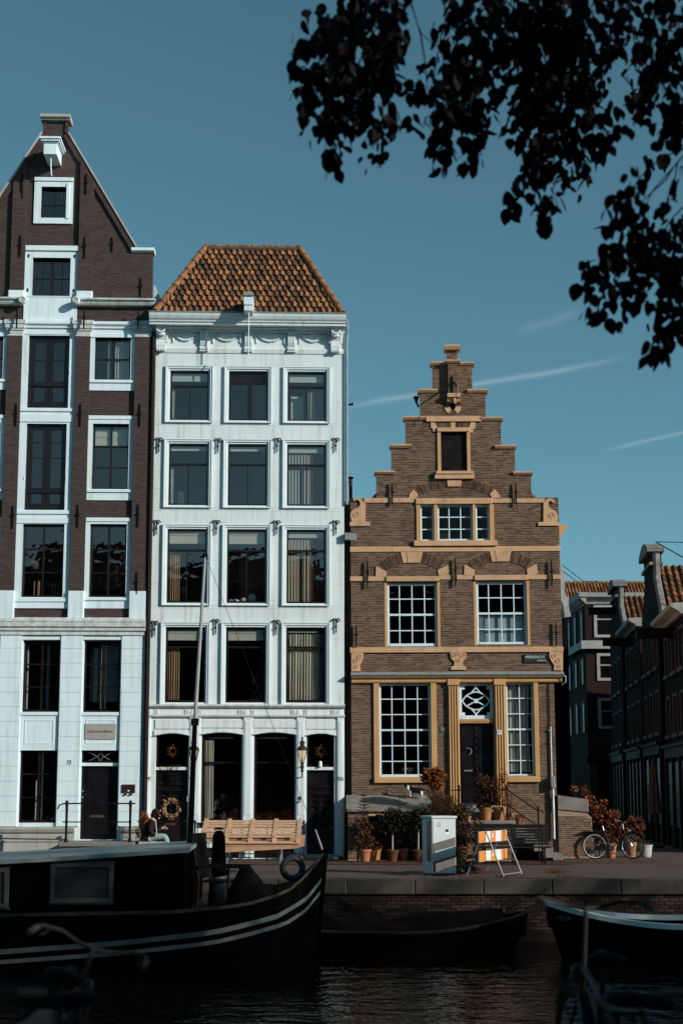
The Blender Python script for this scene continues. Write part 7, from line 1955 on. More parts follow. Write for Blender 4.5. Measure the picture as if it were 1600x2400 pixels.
# small spruce
v = gp('L', 160, 690); sp = empty('small_spruce', (v.x - .05, 40.2, 0)); tag(sp, 'small sparse spruce tree in front of the stone cellar slab', 'tree')
zt = at_depth(*pp('L', 160, 222), 40.2).z
MB().tube([(0, 0, 0), (0, 0, zt * .5), (.01, 0, zt)], [.03, .02, .005], 7).build('trunk', m_stem, sp)
rg = random.Random(8); nb = MB(); bm_ = MB()
for i in range(16):
    z = .45 + (zt - .5) * i / 16; ln = .42 * (1 - i / 17) + .03; k = 7
    for j in range(k):
        a = 6.28 * j / k + i * .7; d = Vector((math.cos(a), math.sin(a), .28)); bm_.tube([(0, 0, z), tuple(d * ln + Vector((0, 0, z)))], [.007, .003], 4)
        for q in range(int(10 + 46 * ln)):
            t = rg.uniform(.15, 1); p = d * ln * t + Vector((0, 0, z)); dd_ = (d * .6 + Vector((rg.gauss(0, .6), rg.gauss(0, .6), rg.gauss(0, .5)))).normalized() * .05; s_ = dd_.orthogonal().normalized() * .006
            nb._add([tuple(p - s_), tuple(p + s_), tuple(p + dd_)], [(0, 1, 2)], rg.random())
bm_.build('branches', m_stem, sp, kind='stuff'); nb.build('crown', L_ever, sp)
# dark standard bushes with pale stems in pots
for (zz, x, y, w2, hh, lab, sd0) in (('L', 345, 700, .42, .30, 'dark clipped standard bush with pale thin stem before the cellar opening', 11), ('L', 520, 700, .26, .26, 'dark bush in a shadowed pot between the cellar opening and the utility cabinet', 12)):
    v = gp(zz, x, y); zc = at_depth(*pp('L', x, 440), 40.1).z
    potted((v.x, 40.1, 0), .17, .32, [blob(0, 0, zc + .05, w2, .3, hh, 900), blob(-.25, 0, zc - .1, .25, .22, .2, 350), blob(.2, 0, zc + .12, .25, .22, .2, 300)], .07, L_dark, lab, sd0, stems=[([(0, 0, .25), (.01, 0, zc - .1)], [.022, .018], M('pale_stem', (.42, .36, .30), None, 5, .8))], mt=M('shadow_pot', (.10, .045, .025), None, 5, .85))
# rust hydrangea on the stoop end, with the brown bush beneath
hx = at_depth(*pp('L', 650, 200), 40.2); BU = empty('rust_shrub', (hx.x, 40.35, 0)); tag(BU, 'tall rust coloured shrub growing between the cellar slab and the black door', 'shrub')
z1 = at_depth(*pp('L', 650, 115), 40.3).z; z2 = at_depth(*pp('L', 650, 250), 40.3).z; z3 = at_depth(*pp('L', 700, 330), 40.3).z
leaves([blob(0, 0, z1, .30, .25, .19, 620), blob(-.12, 0, z1 - .05, .18, .2, .16, 200), blob(.1, 0, z1 - .22, .16, .2, .14, 160)], .085, 21).build('crown', L_rust, BU)
leaves([blob(.02, 0, z2, .22, .22, .32, 900), blob(.25, .05, z3 + .05, .38, .3, .30, 1500), blob(0, .1, z3 - .2, .4, .3, .3, 900), blob(.5, .1, z3 + .1, .2, .2, .2, 300)], .045, 22, narrow=.25).build('lower_foliage', L_brown, BU)
for i in range(7): MB().tube([(.02 * i, 0, 0), (.05 * math.sin(i), .02, z3), (.14 * math.sin(i * 1.7), .03 * math.cos(i), z1)], [.014, .011, .005], 5).build('stem', m_stem, BU)
# stoop pots
def on_landing(x, y, off=-1.0):
    q = FB.p('L', x, y, off); v = FB.m @ Vector((q[0], off, 0)); return (v.x, v.y, zl_land)
zl_land = FB.p('L', 1060, 432, LD)[1] + .003
v = on_landing(1018, 428); potted(v, .20, .37, [blob(.0, 0, .75, .24, .22, .30, 620), blob(.10, 0, 1.0, .20, .18, .20, 330), blob(-.12, 0, 1.12, .12, .12, .16, 140), blob(.2, 0, .6, .15, .15, .2, 180), blob(-.06, 0, .42, .18, .16, .08, 160)], .075, L_brown, 'large terracotta pot with dense dark brown shrub on the landing of the brick house', 31, stems=stems_up(4, .7, .012, 31, .3))
v = on_landing(1116, 428); potted(v, .19, .37, [blob(0, 0, .60, .20, .18, .22, 260), blob(.05, 0, .95, .20, .15, .28, 230), blob(.12, 0, 1.25, .08, .08, .18, 60)], .055, L_rust, 'terracotta pot with sparse orange-leaved plant on the landing beside the railing post', 32, stems=stems_up(6, .95, .008, 32, .3))
v = on_landing(1192, 424, -.9); potted(v, .075, .20, [blob(0, 0, .30, .08, .08, .14, 90), blob(.02, 0, .6, .06, .06, .28, 90)], .045, L_red, 'small terracotta pot with thin red plant behind the railing post on the landing', 33, stems=stems_up(2, .6, .006, 33, .15))
st5 = FB.m @ Vector((0, 0, 0)); v = FB.p('L', 1257, 466, -1.0); zst = zl_land - .003 - zl_land / 6
potted((FB.m @ Vector((v[0], -.95, 0))).to_tuple()[:2] + (zst + .003,), .12, .25, [blob(0, 0, .27, .13, .12, .07, 140)], .04, L_brown, 'terracotta pot with a few dry stalks on the top step', 34)
v = on_landing(893, 430, -1.2); potted(v, .085, .12, [blob(0, 0, .16, .1, .08, .06, 90)], .04, L_brown, 'low clay bowl with dry plant at the edge of the landing', 35)
v = on_landing(860, 300, -.5); 
# pots in front of the stoop
v = gp('L', 826, 705); potted((v.x, 39.95, 0), .145, .42, [blob(0, 0, .62, .17, .16, .20, 320), blob(-.08, .05, .98, .32, .2, .36, 800), blob(-.05, .05, 1.35, .2, .2, .2, 300)], .065, L_brown, 'tall terracotta pot with brown climbing shrub right behind the utility cabinet', 41, stems=stems_up(4, .9, .012, 41, .35))
v = gp('L', 932, 700); potted((v.x, 39.95, 0), .19, .40, [blob(0, 0, .65, .30, .2, .26, 520), blob(-.05, 0, .95, .22, .2, .2, 240)], .055, L_brown, 'wide terracotta pot with dry brown plant behind the barricade legs', 42)
# creeper at the foot of the cabinet
cxx = on_ground(1068, 2046); CR = empty('creeper', (cxx.x, cxx.y - .05, 0)); tag(CR, 'dark straggling creeper at the foot of the utility cabinet', 'plant')
leaves([blob(-.05, -.18, .28, .18, .12, .26, 260), blob(.15, -.1, .18, .3, .2, .16, 260), blob(-.25, -.28, .16, .16, .08, .16, 120), blob(.4, -.12, .08, .22, .15, .07, 110)], .06, 43).build('foliage', L_dark, CR)
rg = random.Random(44)
for i in range(6): a = rg.uniform(-.4, .5); MB().tube([(.05, 0, 0), (a * .5, -.18, .22), (a, -.24, rg.uniform(.1, .4))], [.008, .006, .003], 5).build('stem', m_stem, CR)
# red shrubs at the corner
rs = gp('Z', 560, 830); RS = empty('red_shrub', (rs.x, rs.y + .35, 0)); tag(RS, 'wide shrub with red-brown autumn leaves behind the parked bicycle', 'shrub')
def rel(x, y): q = at_depth(*pp('Z', x, y), rs.y + .35); return q.x - rs.x, q.z
bl_ = []
for (x, y, rx, rz2, n) in ((380, 430, .30, .22, 340), (300, 560, .3, .2, 200), (560, 330, .28, .22, 330), (640, 400, .25, .2, 300), (740, 360, .2, .16, 180), (520, 230, .14, .14, 110), (480, 130, .12, .10, 60), (440, 60, .06, .10, 26), (320, 40, .07, .07, 30), (650, 200, .06, .1, 26), (800, 340, .08, .1, 40), (180, 560, .25, .25, 170), (700, 560, .4, .3, 420), (900, 520, .35, .25, 300), (500, 620, .4, .25, 350), (990, 430, .14, .18, 120), (220, 170, .12, .06, 36), (80, 640, .3, .25, 260), (250, 690, .35, .2, 260), (430, 720, .35, .2, 260)):
    a, b = rel(x, y); bl_.append(blob(a, 0, b, rx, .3, rz2, n))
leaves(bl_, .085, 51, narrow=.6).build('foliage', L_red, RS)
rg = random.Random(52)
for (x, y) in ((320, 40), (440, 60), (490, 20), (650, 200), (800, 300), (560, 330), (380, 430), (180, 560), (740, 380)):
    a, b = rel(x, y); MB().tube([(a * .5, 0, 0), (a * .75, .03, b * .5), (a, 0, b)], [.014, .010, .004], 5).build('stem', m_stem, RS)
v = gp('Z', 762, 842); potted((v.x, v.y + .3, 0), .17, .42, [blob(0, 0, .5, .16, .14, .12, 140)], .06, L_brown, 'terracotta pot standing behind the bicycle pedals', 53)
v = gp('Z', 1000, 838); potted((v.x, v.y + .35, 0), .16, .44, [blob(0, 0, .6, .18, .15, .18, 160)], .06, L_brown, 'terracotta pot standing behind the front wheel of the bicycle', 54)
v = gp('Z', 1150, 830); m_bk = M('white_bucket', (.46, .46, .43), (.38, .38, .35), 4, .7, .1, 30, dirt=(.24, .22, .19))
e = empty('bucket_tree', (v.x, v.y + .1, 0)); tag(e, 'white oval tub holding a thin small-leaved tree, beside the front wheel of the bicycle', 'potted tree')
o = MB().lathe([(.135, 0), (.15, .05), (.185, .30), (.20, .31), (.205, .36), (.185, .36), (.17, .30), (.01, .30)], (0, 0, 0), 20).build('tub', m_bk, e); o.scale = (1.0, .8, 1)
leaves([blob(-.12, 0, .95, .10, .1, .24, 150), blob(-.10, 0, .55, .06, .06, .12, 30), blob(0, 0, .38, .17, .12, .04, 60)], .06, 55).build('foliage', L_red, e); MB().tube([(-.06, 0, .28), (-.10, 0, .7), (-.12, 0, 1.15)], [.012, .009, .004], 5).build('stem', m_stem, e)
# brown plant next to the seated person
v = at_depth(338, 1975, 40.35); e = potted((v.x - .08, 40.75, .0), .16, .45, [blob(0, 0, .72, .22, .2, .30, 700), blob(.05, 0, 1.0, .20, .18, .22, 420), blob(.03, 0, 1.22, .12, .12, .12, 120)], .055, L_rust, 'rust brown potted shrub behind the back of the seated person', 61, mt=M('black_pot', (.012, .01, .01), None, 4, .6), narrow=.3)
# vase with dried flowers in the shop window, small bouquet in the next one
vz = FW.p('H', 618, 800, .5); vo = empty('flower_vase', m=FW.m @ Matrix.Translation((vz[0], .5, vz[1]))); tag(vo, 'tall white vase with dried flowers in the shop window with the cream curtain', 'vase')
MB().lathe([(.05, 0), (.065, .04), (.06, .15), (.035, .25), (.04, .28), (.03, .28), (.02, .1)], (0, 0, 0), 14).build('vase_body', m_net, vo, smooth=True)
leaves([blob(0, 0, .52, .17, .12, .14, 170), blob(0, 0, .66, .10, .1, .1, 80)], .05, 71, narrow=.4).build('dried_flowers', L_rust, vo); leaves([blob(-.22, 0, .56, .05, .04, .05, 60), blob(-.26, 0, .38, .03, .03, .03, 26), blob(-.02, 0, .72, .05, .04, .05, 40)], .05, 72).build('white_blooms', m_net, vo)
rg = random.Random(73)
for i in range(9): a = rg.uniform(-.2, .16); MB().tube([(0, 0, .2), (a * .5, rg.uniform(-.05, .05), .45), (a, 0, .62)], .004, 4).build('flower_stem', L_brown, vo)
for r_ in (g1, g2): MB().box(r_[0] + .03, r_[1] - .03, .2, .9, r_[2] + .06, r_[2] + .075).build('window_board', m_room, HW)
vz = FW.p('H', 960, 795, .5); bo = empty('bouquet', m=FW.m @ Matrix.Translation((vz[0], .5, vz[1]))); tag(bo, 'low dark dried bouquet in the right shop window', 'bouquet'); MB().lathe([(.06, 0), (.09, .06), (.05, .10), (.03, .05)], (0, 0, 0), 12).build('bowl', m_brownc, bo); leaves([blob(0, 0, .17, .17, .12, .11, 220)], .05, 74).build('flowers', L_brown, bo)
vz = FW.p('H', 857, 795, .45); po_ = MB().box(-.055, .055, 0, .012, 0, .14).build('photo_frame', m_boatfr if 'm_boatfr' in globals() else m_grey, None); po_.matrix_world = FW.m @ Matrix.Translation((vz[0], .45, vz[1])); tag(po_, 'small square picture frame on the sill of the right shop window', 'frame'); MB().box(-.042, .042, -.003, .002, .014, .126).build('picture', m_frame, po_)
# ---- leaf litter, grass tufts along the house fronts and quay edge
rg = random.Random(81); lt = MB()
for i in range(5200):
    k = rg.random()
    if k < .45: x, y = rg.uniform(.2, 8.8), 39.3 - abs(rg.gauss(0, .25)) + rg.uniform(0, .9)
    elif k < .8: x, y = rg.gauss(rg.choice((3.0, 3.6, 4.6, 5.4, 2.2)), .35), 31.7 + rg.expovariate(1.6)
    else: x, y = rg.uniform(-3, 10), rg.uniform(31.4, 39)
    a = rg.random() * 6.28; s_ = rg.uniform(.015, .04); lt._add([(x, y, .006), (x + s_ * math.cos(a), y + s_ * math.sin(a), .02), (x + s_ * math.cos(a + 1.2), y + s_ * math.sin(a + 1.2), .008)], [(0, 1, 2)], rg.random())
o = lt.build('leaf_litter', L_red, None, kind='stuff'); tag(o, 'scattered brown fallen leaves on the quay road', 'leaves')
gt = MB()
for (px_, py_, n, h) in ((1125, 2047, 130, .16), (1300, 2046, 120, .16), (1010, 2052, 60, .08), (1330, 2056, 50, .07), (1180, 2055, 50, .06), (1250, 2011, 220, .13), (1320, 2011, 160, .12)):
    v = on_ground(px_, py_)
    for i in range(n):
        x, y = v.x + rg.gauss(0, .16 if n < 150 else .5), v.y + rg.gauss(0, .12); a = rg.random() * 6.28; hh = h * rg.uniform(.4, 1.1); gt._add([(x - .006, y, 0), (x + .006, y, 0), (x + .06 * math.cos(a), y + .06 * math.sin(a), hh)], [(0, 1, 2)], rg.random())
o = gt.build('weed_tufts', L_brown, None, kind='stuff'); tag(o, 'dry weeds and grass tufts sprouting along the quay edge', 'weeds')
# ---- bicycles
m_rub = M('black_tyre', (.007, .007, .008), None, 5, .7, spec=.1); m_rim = M('chrome_rim', (.62, .64, .63), (.5, .52, .51), 5, .35, metal=.15); m_fr = M('black_bike_enamel', (.005, .005, .006), None, 5, .5, spec=.1); m_chrome = M('chrome', (.62, .64, .64), (.5, .52, .52), 4, .2, metal=1.0); m_sad = M('black_saddle', (.004, .0035, .004), None, 4, .7, spec=.05)
def bicycle(steer=R(0), hb=0.0):
    e = empty('bicycle'); Rw = .345; wb = 1.10
    # local x forward, origin on the ground under the bottom bracket
    def wheel(x, rot):
        w_ = MB().torus((0, 0, 0), Rw, .019, 36, 8).build('wheel', m_rub, e); w_.location = (x, 0, Rw + .019); w_.rotation_euler = (0, 0, rot)
        MB().torus((0, 0, 0), Rw - .022, .012, 36, 6).build('rim', m_rim, w_); MB().lathe([(.02, -.04), (.03, -.03), (.018, 0), (.03, .03), (.02, .04)], (0, 0, 0), 10, 'y').build('hub', m_chrome, w_)
        s_ = MB()
        for i in range(24): a = 6.2832 * i / 24; b = a + (.5 if i % 2 else -.5); s_.tube([(.02 * math.cos(b), (.03 if i % 4 < 2 else -.03), .02 * math.sin(b)), ((Rw - .03) * math.cos(a), 0, (Rw - .03) * math.sin(a))], .0022, 4)
        s_.build('spokes', m_chrome, w_, kind='stuff'); return w_
    xr, xf = -.47, .63; hz = Rw + .019
    wheel(xr, 0); wheel(xf + .0, steer)
    bb = (0, 0, .30); st_t = (-.19, 0, .82); hd_b = (.43, 0, .66); hd_t = (.385, 0, .84)
    for a, b, r_ in ((bb, st_t, .015), (bb, hd_b, .018), ((-.17, 0, .76), hd_t, .015), (hd_b, hd_t, .019)): MB().tube([a, b], r_, 8).build('frame_tube', m_fr, e)
    for s in (-1, 1):
        MB().tube([(-.02, s * .03, .30), (xr, s * .055, hz)], .009, 6).build('chain_stay', m_fr, e); MB().tube([(-.165, s * .02, .74), (xr, s * .055, hz)], .008, 6).build('seat_stay', m_fr, e)
    c, s0 = math.cos(steer), math.sin(steer)
    def sr(x, y, z): dx = x - xf; return (xf + dx * c - y * s0, dx * s0 + y * c, z)
    for s in (-1, 1): MB().tube([(.44, s * .03, .64), sr(.50, s * .05, .56), sr(xf - .02, s * .055, hz + .08), sr(xf, s * .055, hz)], .011, 6).build('fork_blade', m_chrome, e)
    MB().torus((0, 0, 0), Rw + .045, .018, 26, 5, 'y', R(20), R(170)).build('mudguard', m_fr, e).location = (xr, 0, hz)
    m2 = MB().torus((0, 0, 0), Rw + .045, .018, 26, 5, 'y', R(30), R(150)).build('mudguard', m_fr, e); m2.location = (xf, 0, hz); m2.rotation_euler = (0, 0, steer)
    MB().tube([hd_t, (.37, 0, .99 + hb), (.40, 0, 1.02 + hb)], [.013, .013, .015], 8).build('handlebar_stem', m_chrome, e)
    hs_, hc = math.sin(steer), math.cos(steer)
    def hp(x, y, z): return (.40 + x * hc - y * hs_, x * hs_ + y * hc, z + hb)
    for s in (-1, 1):
        MB().tube([hp(0, 0, 1.02), hp(.03, s * .10, 1.03), hp(.03, s * .20, 1.06), hp(-.06, s * .285, 1.07), hp(-.14, s * .30, 1.06)], .0115, 8).build('handlebar', m_chrome, e)
        MB().tube([hp(-.13, s * .299, 1.061), hp(-.26, s * .31, 1.045)], [.017, .016], 8).build('grip', m_rub, e)
        MB().tube([hp(-.03, s * .25, 1.05), hp(-.17, s * .27, 1.03)], .005, 5).build('brake_lever', m_chrome, e)
    MB().tube([st_t, (-.215, 0, .93)], .012, 8).build('seat_post', m_chrome, e)
    MB().ball((-.29, 0, .965), (.10, .10, .035), 12, 7).ball((-.17, 0, .97), (.13, .035, .028), 12, 7).build('saddle', m_sad, e, smooth=True)
    MB().box(-.44, .06, -.045, -.02, .25, .37).build('chain_case', m_fr, e, bevel=.03); MB().lathe([(.075, -.06), (.08, -.055), (.075, -.05)], (0, 0, .30), 18, 'y').build('chain_ring', m_chrome, e)
    for s in (-1, 1): MB().tube([(0, s * .06, .30), (.09 * s, s * .075, .30 - .14 * s)], .009, 6).box(.09 * s - .04, .09 * s + .04, s * .09 - .03, s * .09 + .03, .29 - .14 * s, .315 - .14 * s).build('pedal_crank', m_chrome, e)
    MB().lathe([(.025, 0), (.045, .05), (.045, .07), (.01, .08)], (.50, 0, .80), 12, 'x').build('head_lamp', m_chrome, e, smooth=True)
    MB().box(-.80, -.22, -.07, .07, .765, .785).build('luggage_rack', m_fr, e)
    MB().tube([(-.72, -.05, .77), (xr - .02, -.06, hz)], .006, 5).build('rack_stay', m_fr, e)
    return e
bk = bicycle(R(-38)); v = on_ground(1432, 2013.5); bk.location = (v.x, v.y, 0); bk.rotation_euler = (R(-5), 0, R(3)); tag(bk, 'black bicycle with chrome rims leaning on the pots at the quay corner', 'bicycle', 'parked bicycles')
dk_m = {m_rim.name: M('shaded_rim', (.012, .012, .013), None, 4, .6, spec=.1), m_chrome.name: M('shaded_chrome', (.03, .027, .027), (.016, .015, .015), 4, .6, spec=.1)}  # chrome of the near bikes, shade of trees and houses put into the colour
def near_bike(loc, rz, lab, tilt=0.0, steer=R(20), grip=None, hb=0.0):
    b = bicycle(steer, hb); b.scale = (1.1, 1.1, 1.1)
    b.location = loc; b.rotation_euler = (tilt, 0, rz); tag(b, lab, 'bicycle', 'parked bicycles')
    def walk(o):
        for ch in o.children:
            if ch.data.materials and ch.data.materials[0].name in dk_m: ch.data = ch.data.copy(); ch.data.materials[0] = dk_m[ch.data.materials[0].name]
            if grip and ch.name.startswith('grip'): ch.data = ch.data.copy(); ch.data.materials[0] = grip
            walk(ch)
    walk(b); return b
m_tangrip = M('pale_grip', (.12, .095, .078), (.09, .07, .058), 5, .7); m_gg = M('grey_grip', (.07, .068, .066), None, 5, .7)
near_bike((-1.77, 8.06, 0), R(90), 'dark bicycle with curved grey handlebar parked on the near quay before the houseboat', R(17), R(0), m_gg)
near_bike((-1.35, 6.33, 0), R(-127), 'dark bicycle with pale handlebar grip parked nearest the water of the near quay', R(3), R(0), m_tangrip)
near_bike((1.42, 8.45, 0), R(90), 'dark bicycle with black grips on the near quay below the covered sloop', R(3), R(8), m_rub, .14)
near_bike((1.44, 6.33, 0), R(-53), 'dark bicycle with tan grip on the near quay under the white rimmed boat', R(-3), R(0), m_tangrip)
# ================================================================ side street: the row that faces left
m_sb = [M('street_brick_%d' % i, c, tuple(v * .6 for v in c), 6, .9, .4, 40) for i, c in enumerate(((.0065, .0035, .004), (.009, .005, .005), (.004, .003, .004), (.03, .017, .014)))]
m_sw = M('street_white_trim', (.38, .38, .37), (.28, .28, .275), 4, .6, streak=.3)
m_sfr = M('street_window_frame', (.07, .05, .05), (.045, .034, .036), 4, .6)
m_sgl = M('street_dark_glass', (.004, .003, .004), (.003, .002, .003), 2, .3, spec=.15)
m_swood = M('street_shop_wood', (.012, .008, .009), (.008, .006, .007), 4, .6)
m_cap = M('sooty_gable_stone', (.26, .25, .235), (.12, .115, .11), 5, .85, .3, 25, dirt=(.05, .048, .045), dscale=4)
TH = math.atan2(-1, -.1)
def row_x(y, out=0.0): return 6.4 + .1 * y - out
def tiles_sheet(par, P0, P1, up, slope_len, pitch_dir, cols, rows, mt, name='roof_tiles'):
    """rolls of pantiles along a slope: P0->P1 eaves, pitch_dir unit vector up the slope"""
    P0, P1, d = Vector(P0), Vector(P1), Vector(pitch_dir); ex_ = (P1 - P0) / cols; nrm = ex_.cross(d).normalized(); mb = MB(); k = 6
    for r_ in range(rows):
        for c in range(cols):
            b = P0 + ex_ * c; vs_ = []
            for s, l_ in ((r_ * slope_len / rows, .035), ((r_ + 1.05) * slope_len / rows, .0)):
                for i in range(k + 1): vs_.append(tuple(b + ex_ * (i / k) + d * s + nrm * (.075 * max(0, math.sin(math.pi * i / k * 1.25)) + l_)))
            mb._add(vs_, [(i, i + 1, k + 2 + i, k + 1 + i) for i in range(k)], random.random())
    return mb.build(name, mt, par, kind='stuff', fix=False)
m_stile = M('street_pantile', (.22, .095, .045), (.08, .04, .022), 5, .8, .2, 40, attr=.6)
def srow_house(y_near, width, h, floors, cols, label, mt, out=0.0, gable='cornice', shop=True, hoist=True, base_h=3.6, neck=1.0, fl_h=2.4, roofc=True):
    x = row_x(y_near, out); e = empty('street_house', (x, y_near, 0), TH); tag(e, label, 'house', 'houses along the side street')
    # local x runs towards the camera from -width..0 reversed: facade spans x in [-width, 0]; local y into the house
    holes = []; W0, W1 = -width, 0.0
    wm = MB(); wins_ = []
    for f in range(floors):
        z0 = base_h + .42 + f * fl_h
        for c in range(cols):
            cw_ = width / cols; xc = W0 + cw_ * (c + .5); hw_ = min(.55, cw_ * .30); wins_.append((xc - hw_, xc + hw_, z0, z0 + fl_h * .66))
    wall_sheet(wm, [(W0, W1, 0, h)], [(w_[0], w_[1], w_[2], w_[3]) for w_ in wins_ if w_[3] < h - .2], 0, .2)
    wm.box(W0 + .01, W0 + .2, .21, 9, 0, h - .02); wm.box(W1 - .2, W1 - .005, .21, 9, 0, h - .02); wm.box(W0 + .2, W1 - .2, 8.8, 8.99, 0, h - .02)
    wm.build('wall', mt, e)
    for w_ in wins_:
        if w_[3] >= h - .2: continue
        t = .09; fm = MB(); a, b, c, d = w_
        fm.box(a - .02, a + t, -.04, .12, c, d).box(b - t, b + .02, -.04, .12, c, d).box(a + t, b - t, -.04, .12, d - t, d).box(a - .08, b + .08, -.10, .12, c - .10, c + .03)
        fm.box((a + b) / 2 - .025, (a + b) / 2 + .025, .03, .10, c + .03, d - t).box(a + t, b - t, .03, .10, c + (d - c) * .55 - .02, c + (d - c) * .55 + .02)
        o = fm.build('window', m_sfr, e)
        MB().box(a + t, b - t, .07, .08, c + .03, d - t).build('pane', m_sgl, o)
    if shop:
        sm = MB(); sm.box(W0 + .1, W1 - .1, -.12, .0, base_h - .35, base_h); sm.box(W0 + .05, W1 - .05, -.22, .0, base_h, base_h + .10)
        n = max(2, int(width / 1.5))
        for i in range(n + 1): xx = W0 + .15 + (width - .3) * i / n; sm.box(xx - .09, xx + .09, -.10, -.001, 0, base_h - .351)
        o = sm.build('shop_front', m_swood, e)
        for i in range(n):
            xa = W0 + .15 + (width - .3) * i / n + .1; xb = W0 + .15 + (width - .3) * (i + 1) / n - .1; MB().box(xa, xb, -.03, -.004, .7, base_h - .5).build('shop_pane', m_sgl, o)
    # top
    if gable == 'cornice':
        MB().prof([(0.1, h), (-.12, h), (-.2, h + .10), (-.42, h + .22), (-.45, h + .34), (0.1, h + .36)], W0 - .05, W1 + .05).build('cornice', m_sw, e)
    elif gable in ('neck', 'bell'):
        xm = (W0 + W1) / 2; g = MB(); nk = width * .24; zt = h + neck
        pts = [(W0, h), (W1, h), (W1 - .15, h + neck * .12), (xm + nk * 1.5, h + neck * .35), (xm + nk, h + neck * .6), (xm + nk, zt), (xm - nk, zt), (xm - nk, h + neck * .6), (xm - nk * 1.5, h + neck * .35), (W0 + .15, h + neck * .12)]
        g.prism(pts, 0, .35).build('gable', mt, e, fix=True)
        cp = MB()
        for a, b in zip(pts[1:6], pts[2:6]): cp.tube([(a[0], .17, a[1]), (b[0], .17, b[1])], .15, 6)
        for a, b in zip(pts[6:], pts[7:] + pts[:1]): cp.tube([(a[0], .17, a[1]), (b[0], .17, b[1])], .15, 6)
        cp.build('gable_scroll', m_cap, e)
        # segmental pediment
        n = 8; arc = [(xm - nk - .18 + (2 * nk + .36) * i / n, zt + .16 + .34 * math.sin(math.pi * i / n)) for i in range(n + 1)]
        MB().prism([(xm - nk - .2, zt), (xm + nk + .2, zt), *arc[::-1]], -.18, .45).build('pediment', m_cap, e, fix=True)
        MB().box(xm - nk - .1, xm + nk + .1, -.1, .4, zt - .5, zt - .38).build('gable_band', m_cap, e)
    if roofc:
        rz = h + (neck * .85 if gable != 'cornice' else 2.1); xm = (W0 + W1) / 2; rf = MB()
        if gable == 'cornice':
            rf._add([(W0, .3, h + .3), (W1, .3, h + .3), (W1, 4.5, rz + .3), (W0, 4.5, rz + .3), (W0, 9, h + .3), (W1, 9, h + .3)], [(0, 1, 2, 3), (3, 2, 5, 4), (0, 3, 4), (1, 5, 2)])
            ro = rf.build('roof', mt, e); d = Vector((0, 4.2, rz - h)).normalized(); tiles_sheet(ro, (W0, .3, h + .32), (W1, .3, h + .32), None, Vector((0, 4.2, rz - h)).length, d, max(8, int(width / .24)), 12, m_stile)
        else:
            rf._add([(W0, .3, h), (xm, .3, rz), (W1, .3, h), (W0, 9, h), (xm, 9, rz), (W1, 9, h)], [(0, 1, 4, 3), (1, 2, 5, 4), (3, 4, 5)])
            ro = rf.build('roof', mt, e); d = Vector((xm - W1, 0, rz - h)); tiles_sheet(ro, (W1, .36, h + .02), (W1, 9, h + .02), None, d.length, d.normalized(), 34, 9, m_stile)
    if hoist:
        xm = (W0 + W1) / 2; zz = h - .35 if gable == 'cornice' else h + neck * .55
        MB().box(xm - .13, xm + .13, -1.25, 0, zz - .16, zz + .12).box(xm - .16, xm + .16, -1.3, 0, zz + .121, zz + .18).build('hoist_beam', m_swood, e)
    return e
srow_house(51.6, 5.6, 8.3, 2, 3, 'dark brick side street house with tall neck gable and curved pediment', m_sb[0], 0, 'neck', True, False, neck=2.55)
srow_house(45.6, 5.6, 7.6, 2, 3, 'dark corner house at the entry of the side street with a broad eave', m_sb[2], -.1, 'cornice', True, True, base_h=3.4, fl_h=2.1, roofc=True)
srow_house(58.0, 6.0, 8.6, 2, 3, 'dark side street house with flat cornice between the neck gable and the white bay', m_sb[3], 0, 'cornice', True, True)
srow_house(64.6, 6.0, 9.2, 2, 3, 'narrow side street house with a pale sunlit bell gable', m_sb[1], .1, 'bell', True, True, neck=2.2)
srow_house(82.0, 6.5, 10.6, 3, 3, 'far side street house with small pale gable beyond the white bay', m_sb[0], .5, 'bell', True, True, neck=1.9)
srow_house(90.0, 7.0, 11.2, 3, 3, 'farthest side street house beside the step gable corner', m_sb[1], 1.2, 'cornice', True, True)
# the projecting corner block with a lit white bay
YE = 73.0; xe0, xe1 = (1374 - 800) / 3333 * YE, (1448 - 800) / 3333 * YE
E = empty('bay_window_house', ((xe0 + xe1) / 2, YE, 0)); tag(E, 'projecting side street house with white cornice and pale bay window', 'house', 'houses along the side street')
def ez(py, y=YE): return 2 + (1848 - py) / 3333.33 * y * .99
W0, W1 = xe0 - (xe0 + xe1) / 2, xe1 - (xe0 + xe1) / 2 + 2.5
zt = ez(1412)
ewin = [(-.35, W0 + 1.62, ez(1492), ez(1415)), (-.25, W0 + 1.62, ez(1595), ez(1530)), (-.25, W0 + 1.62, ez(1708), ez(1636))]
wall_sheet(MB(), [(W0, W1, 0, zt)], ewin, 0, .2).box(W0, W0 + .2, .21, 8, 0, zt - .01).build('wall', m_sb[3], E)
for w_ in ewin:
    a, b, c, d = w_; t = .14; fm = MB().box(a - .02, a + t, -.06, .12, c, d).box(b - t, b + .02, -.06, .12, c, d).box(a + t, b - t, -.06, .12, d - t, d).box(a + t, b - t, -.06, .12, c, c + t).box(a + t, b - t, .02, .1, c + (d - c) * .55, c + (d - c) * .55 + .06)
    o = fm.build('window', m_sw, E); MB().box(a + t, b - t, .06, .07, c + t, d - t).build('pane', m_sgl, o)
MB().prof([(.1, zt), (-.05, zt), (-.12, zt + .2), (-.38, zt + .34), (-.42, zt + .55), (.1, zt + .58)], W0 - .35, W1).build('cornice', m_sw, E)
MB().prism([(W0 - .32, zt + .3), (W0, zt), (W0 + .05, zt + .58), (W0 - .4, zt + .58)], -.3, 8).build('side_cornice', m_sw, E, fix=True)
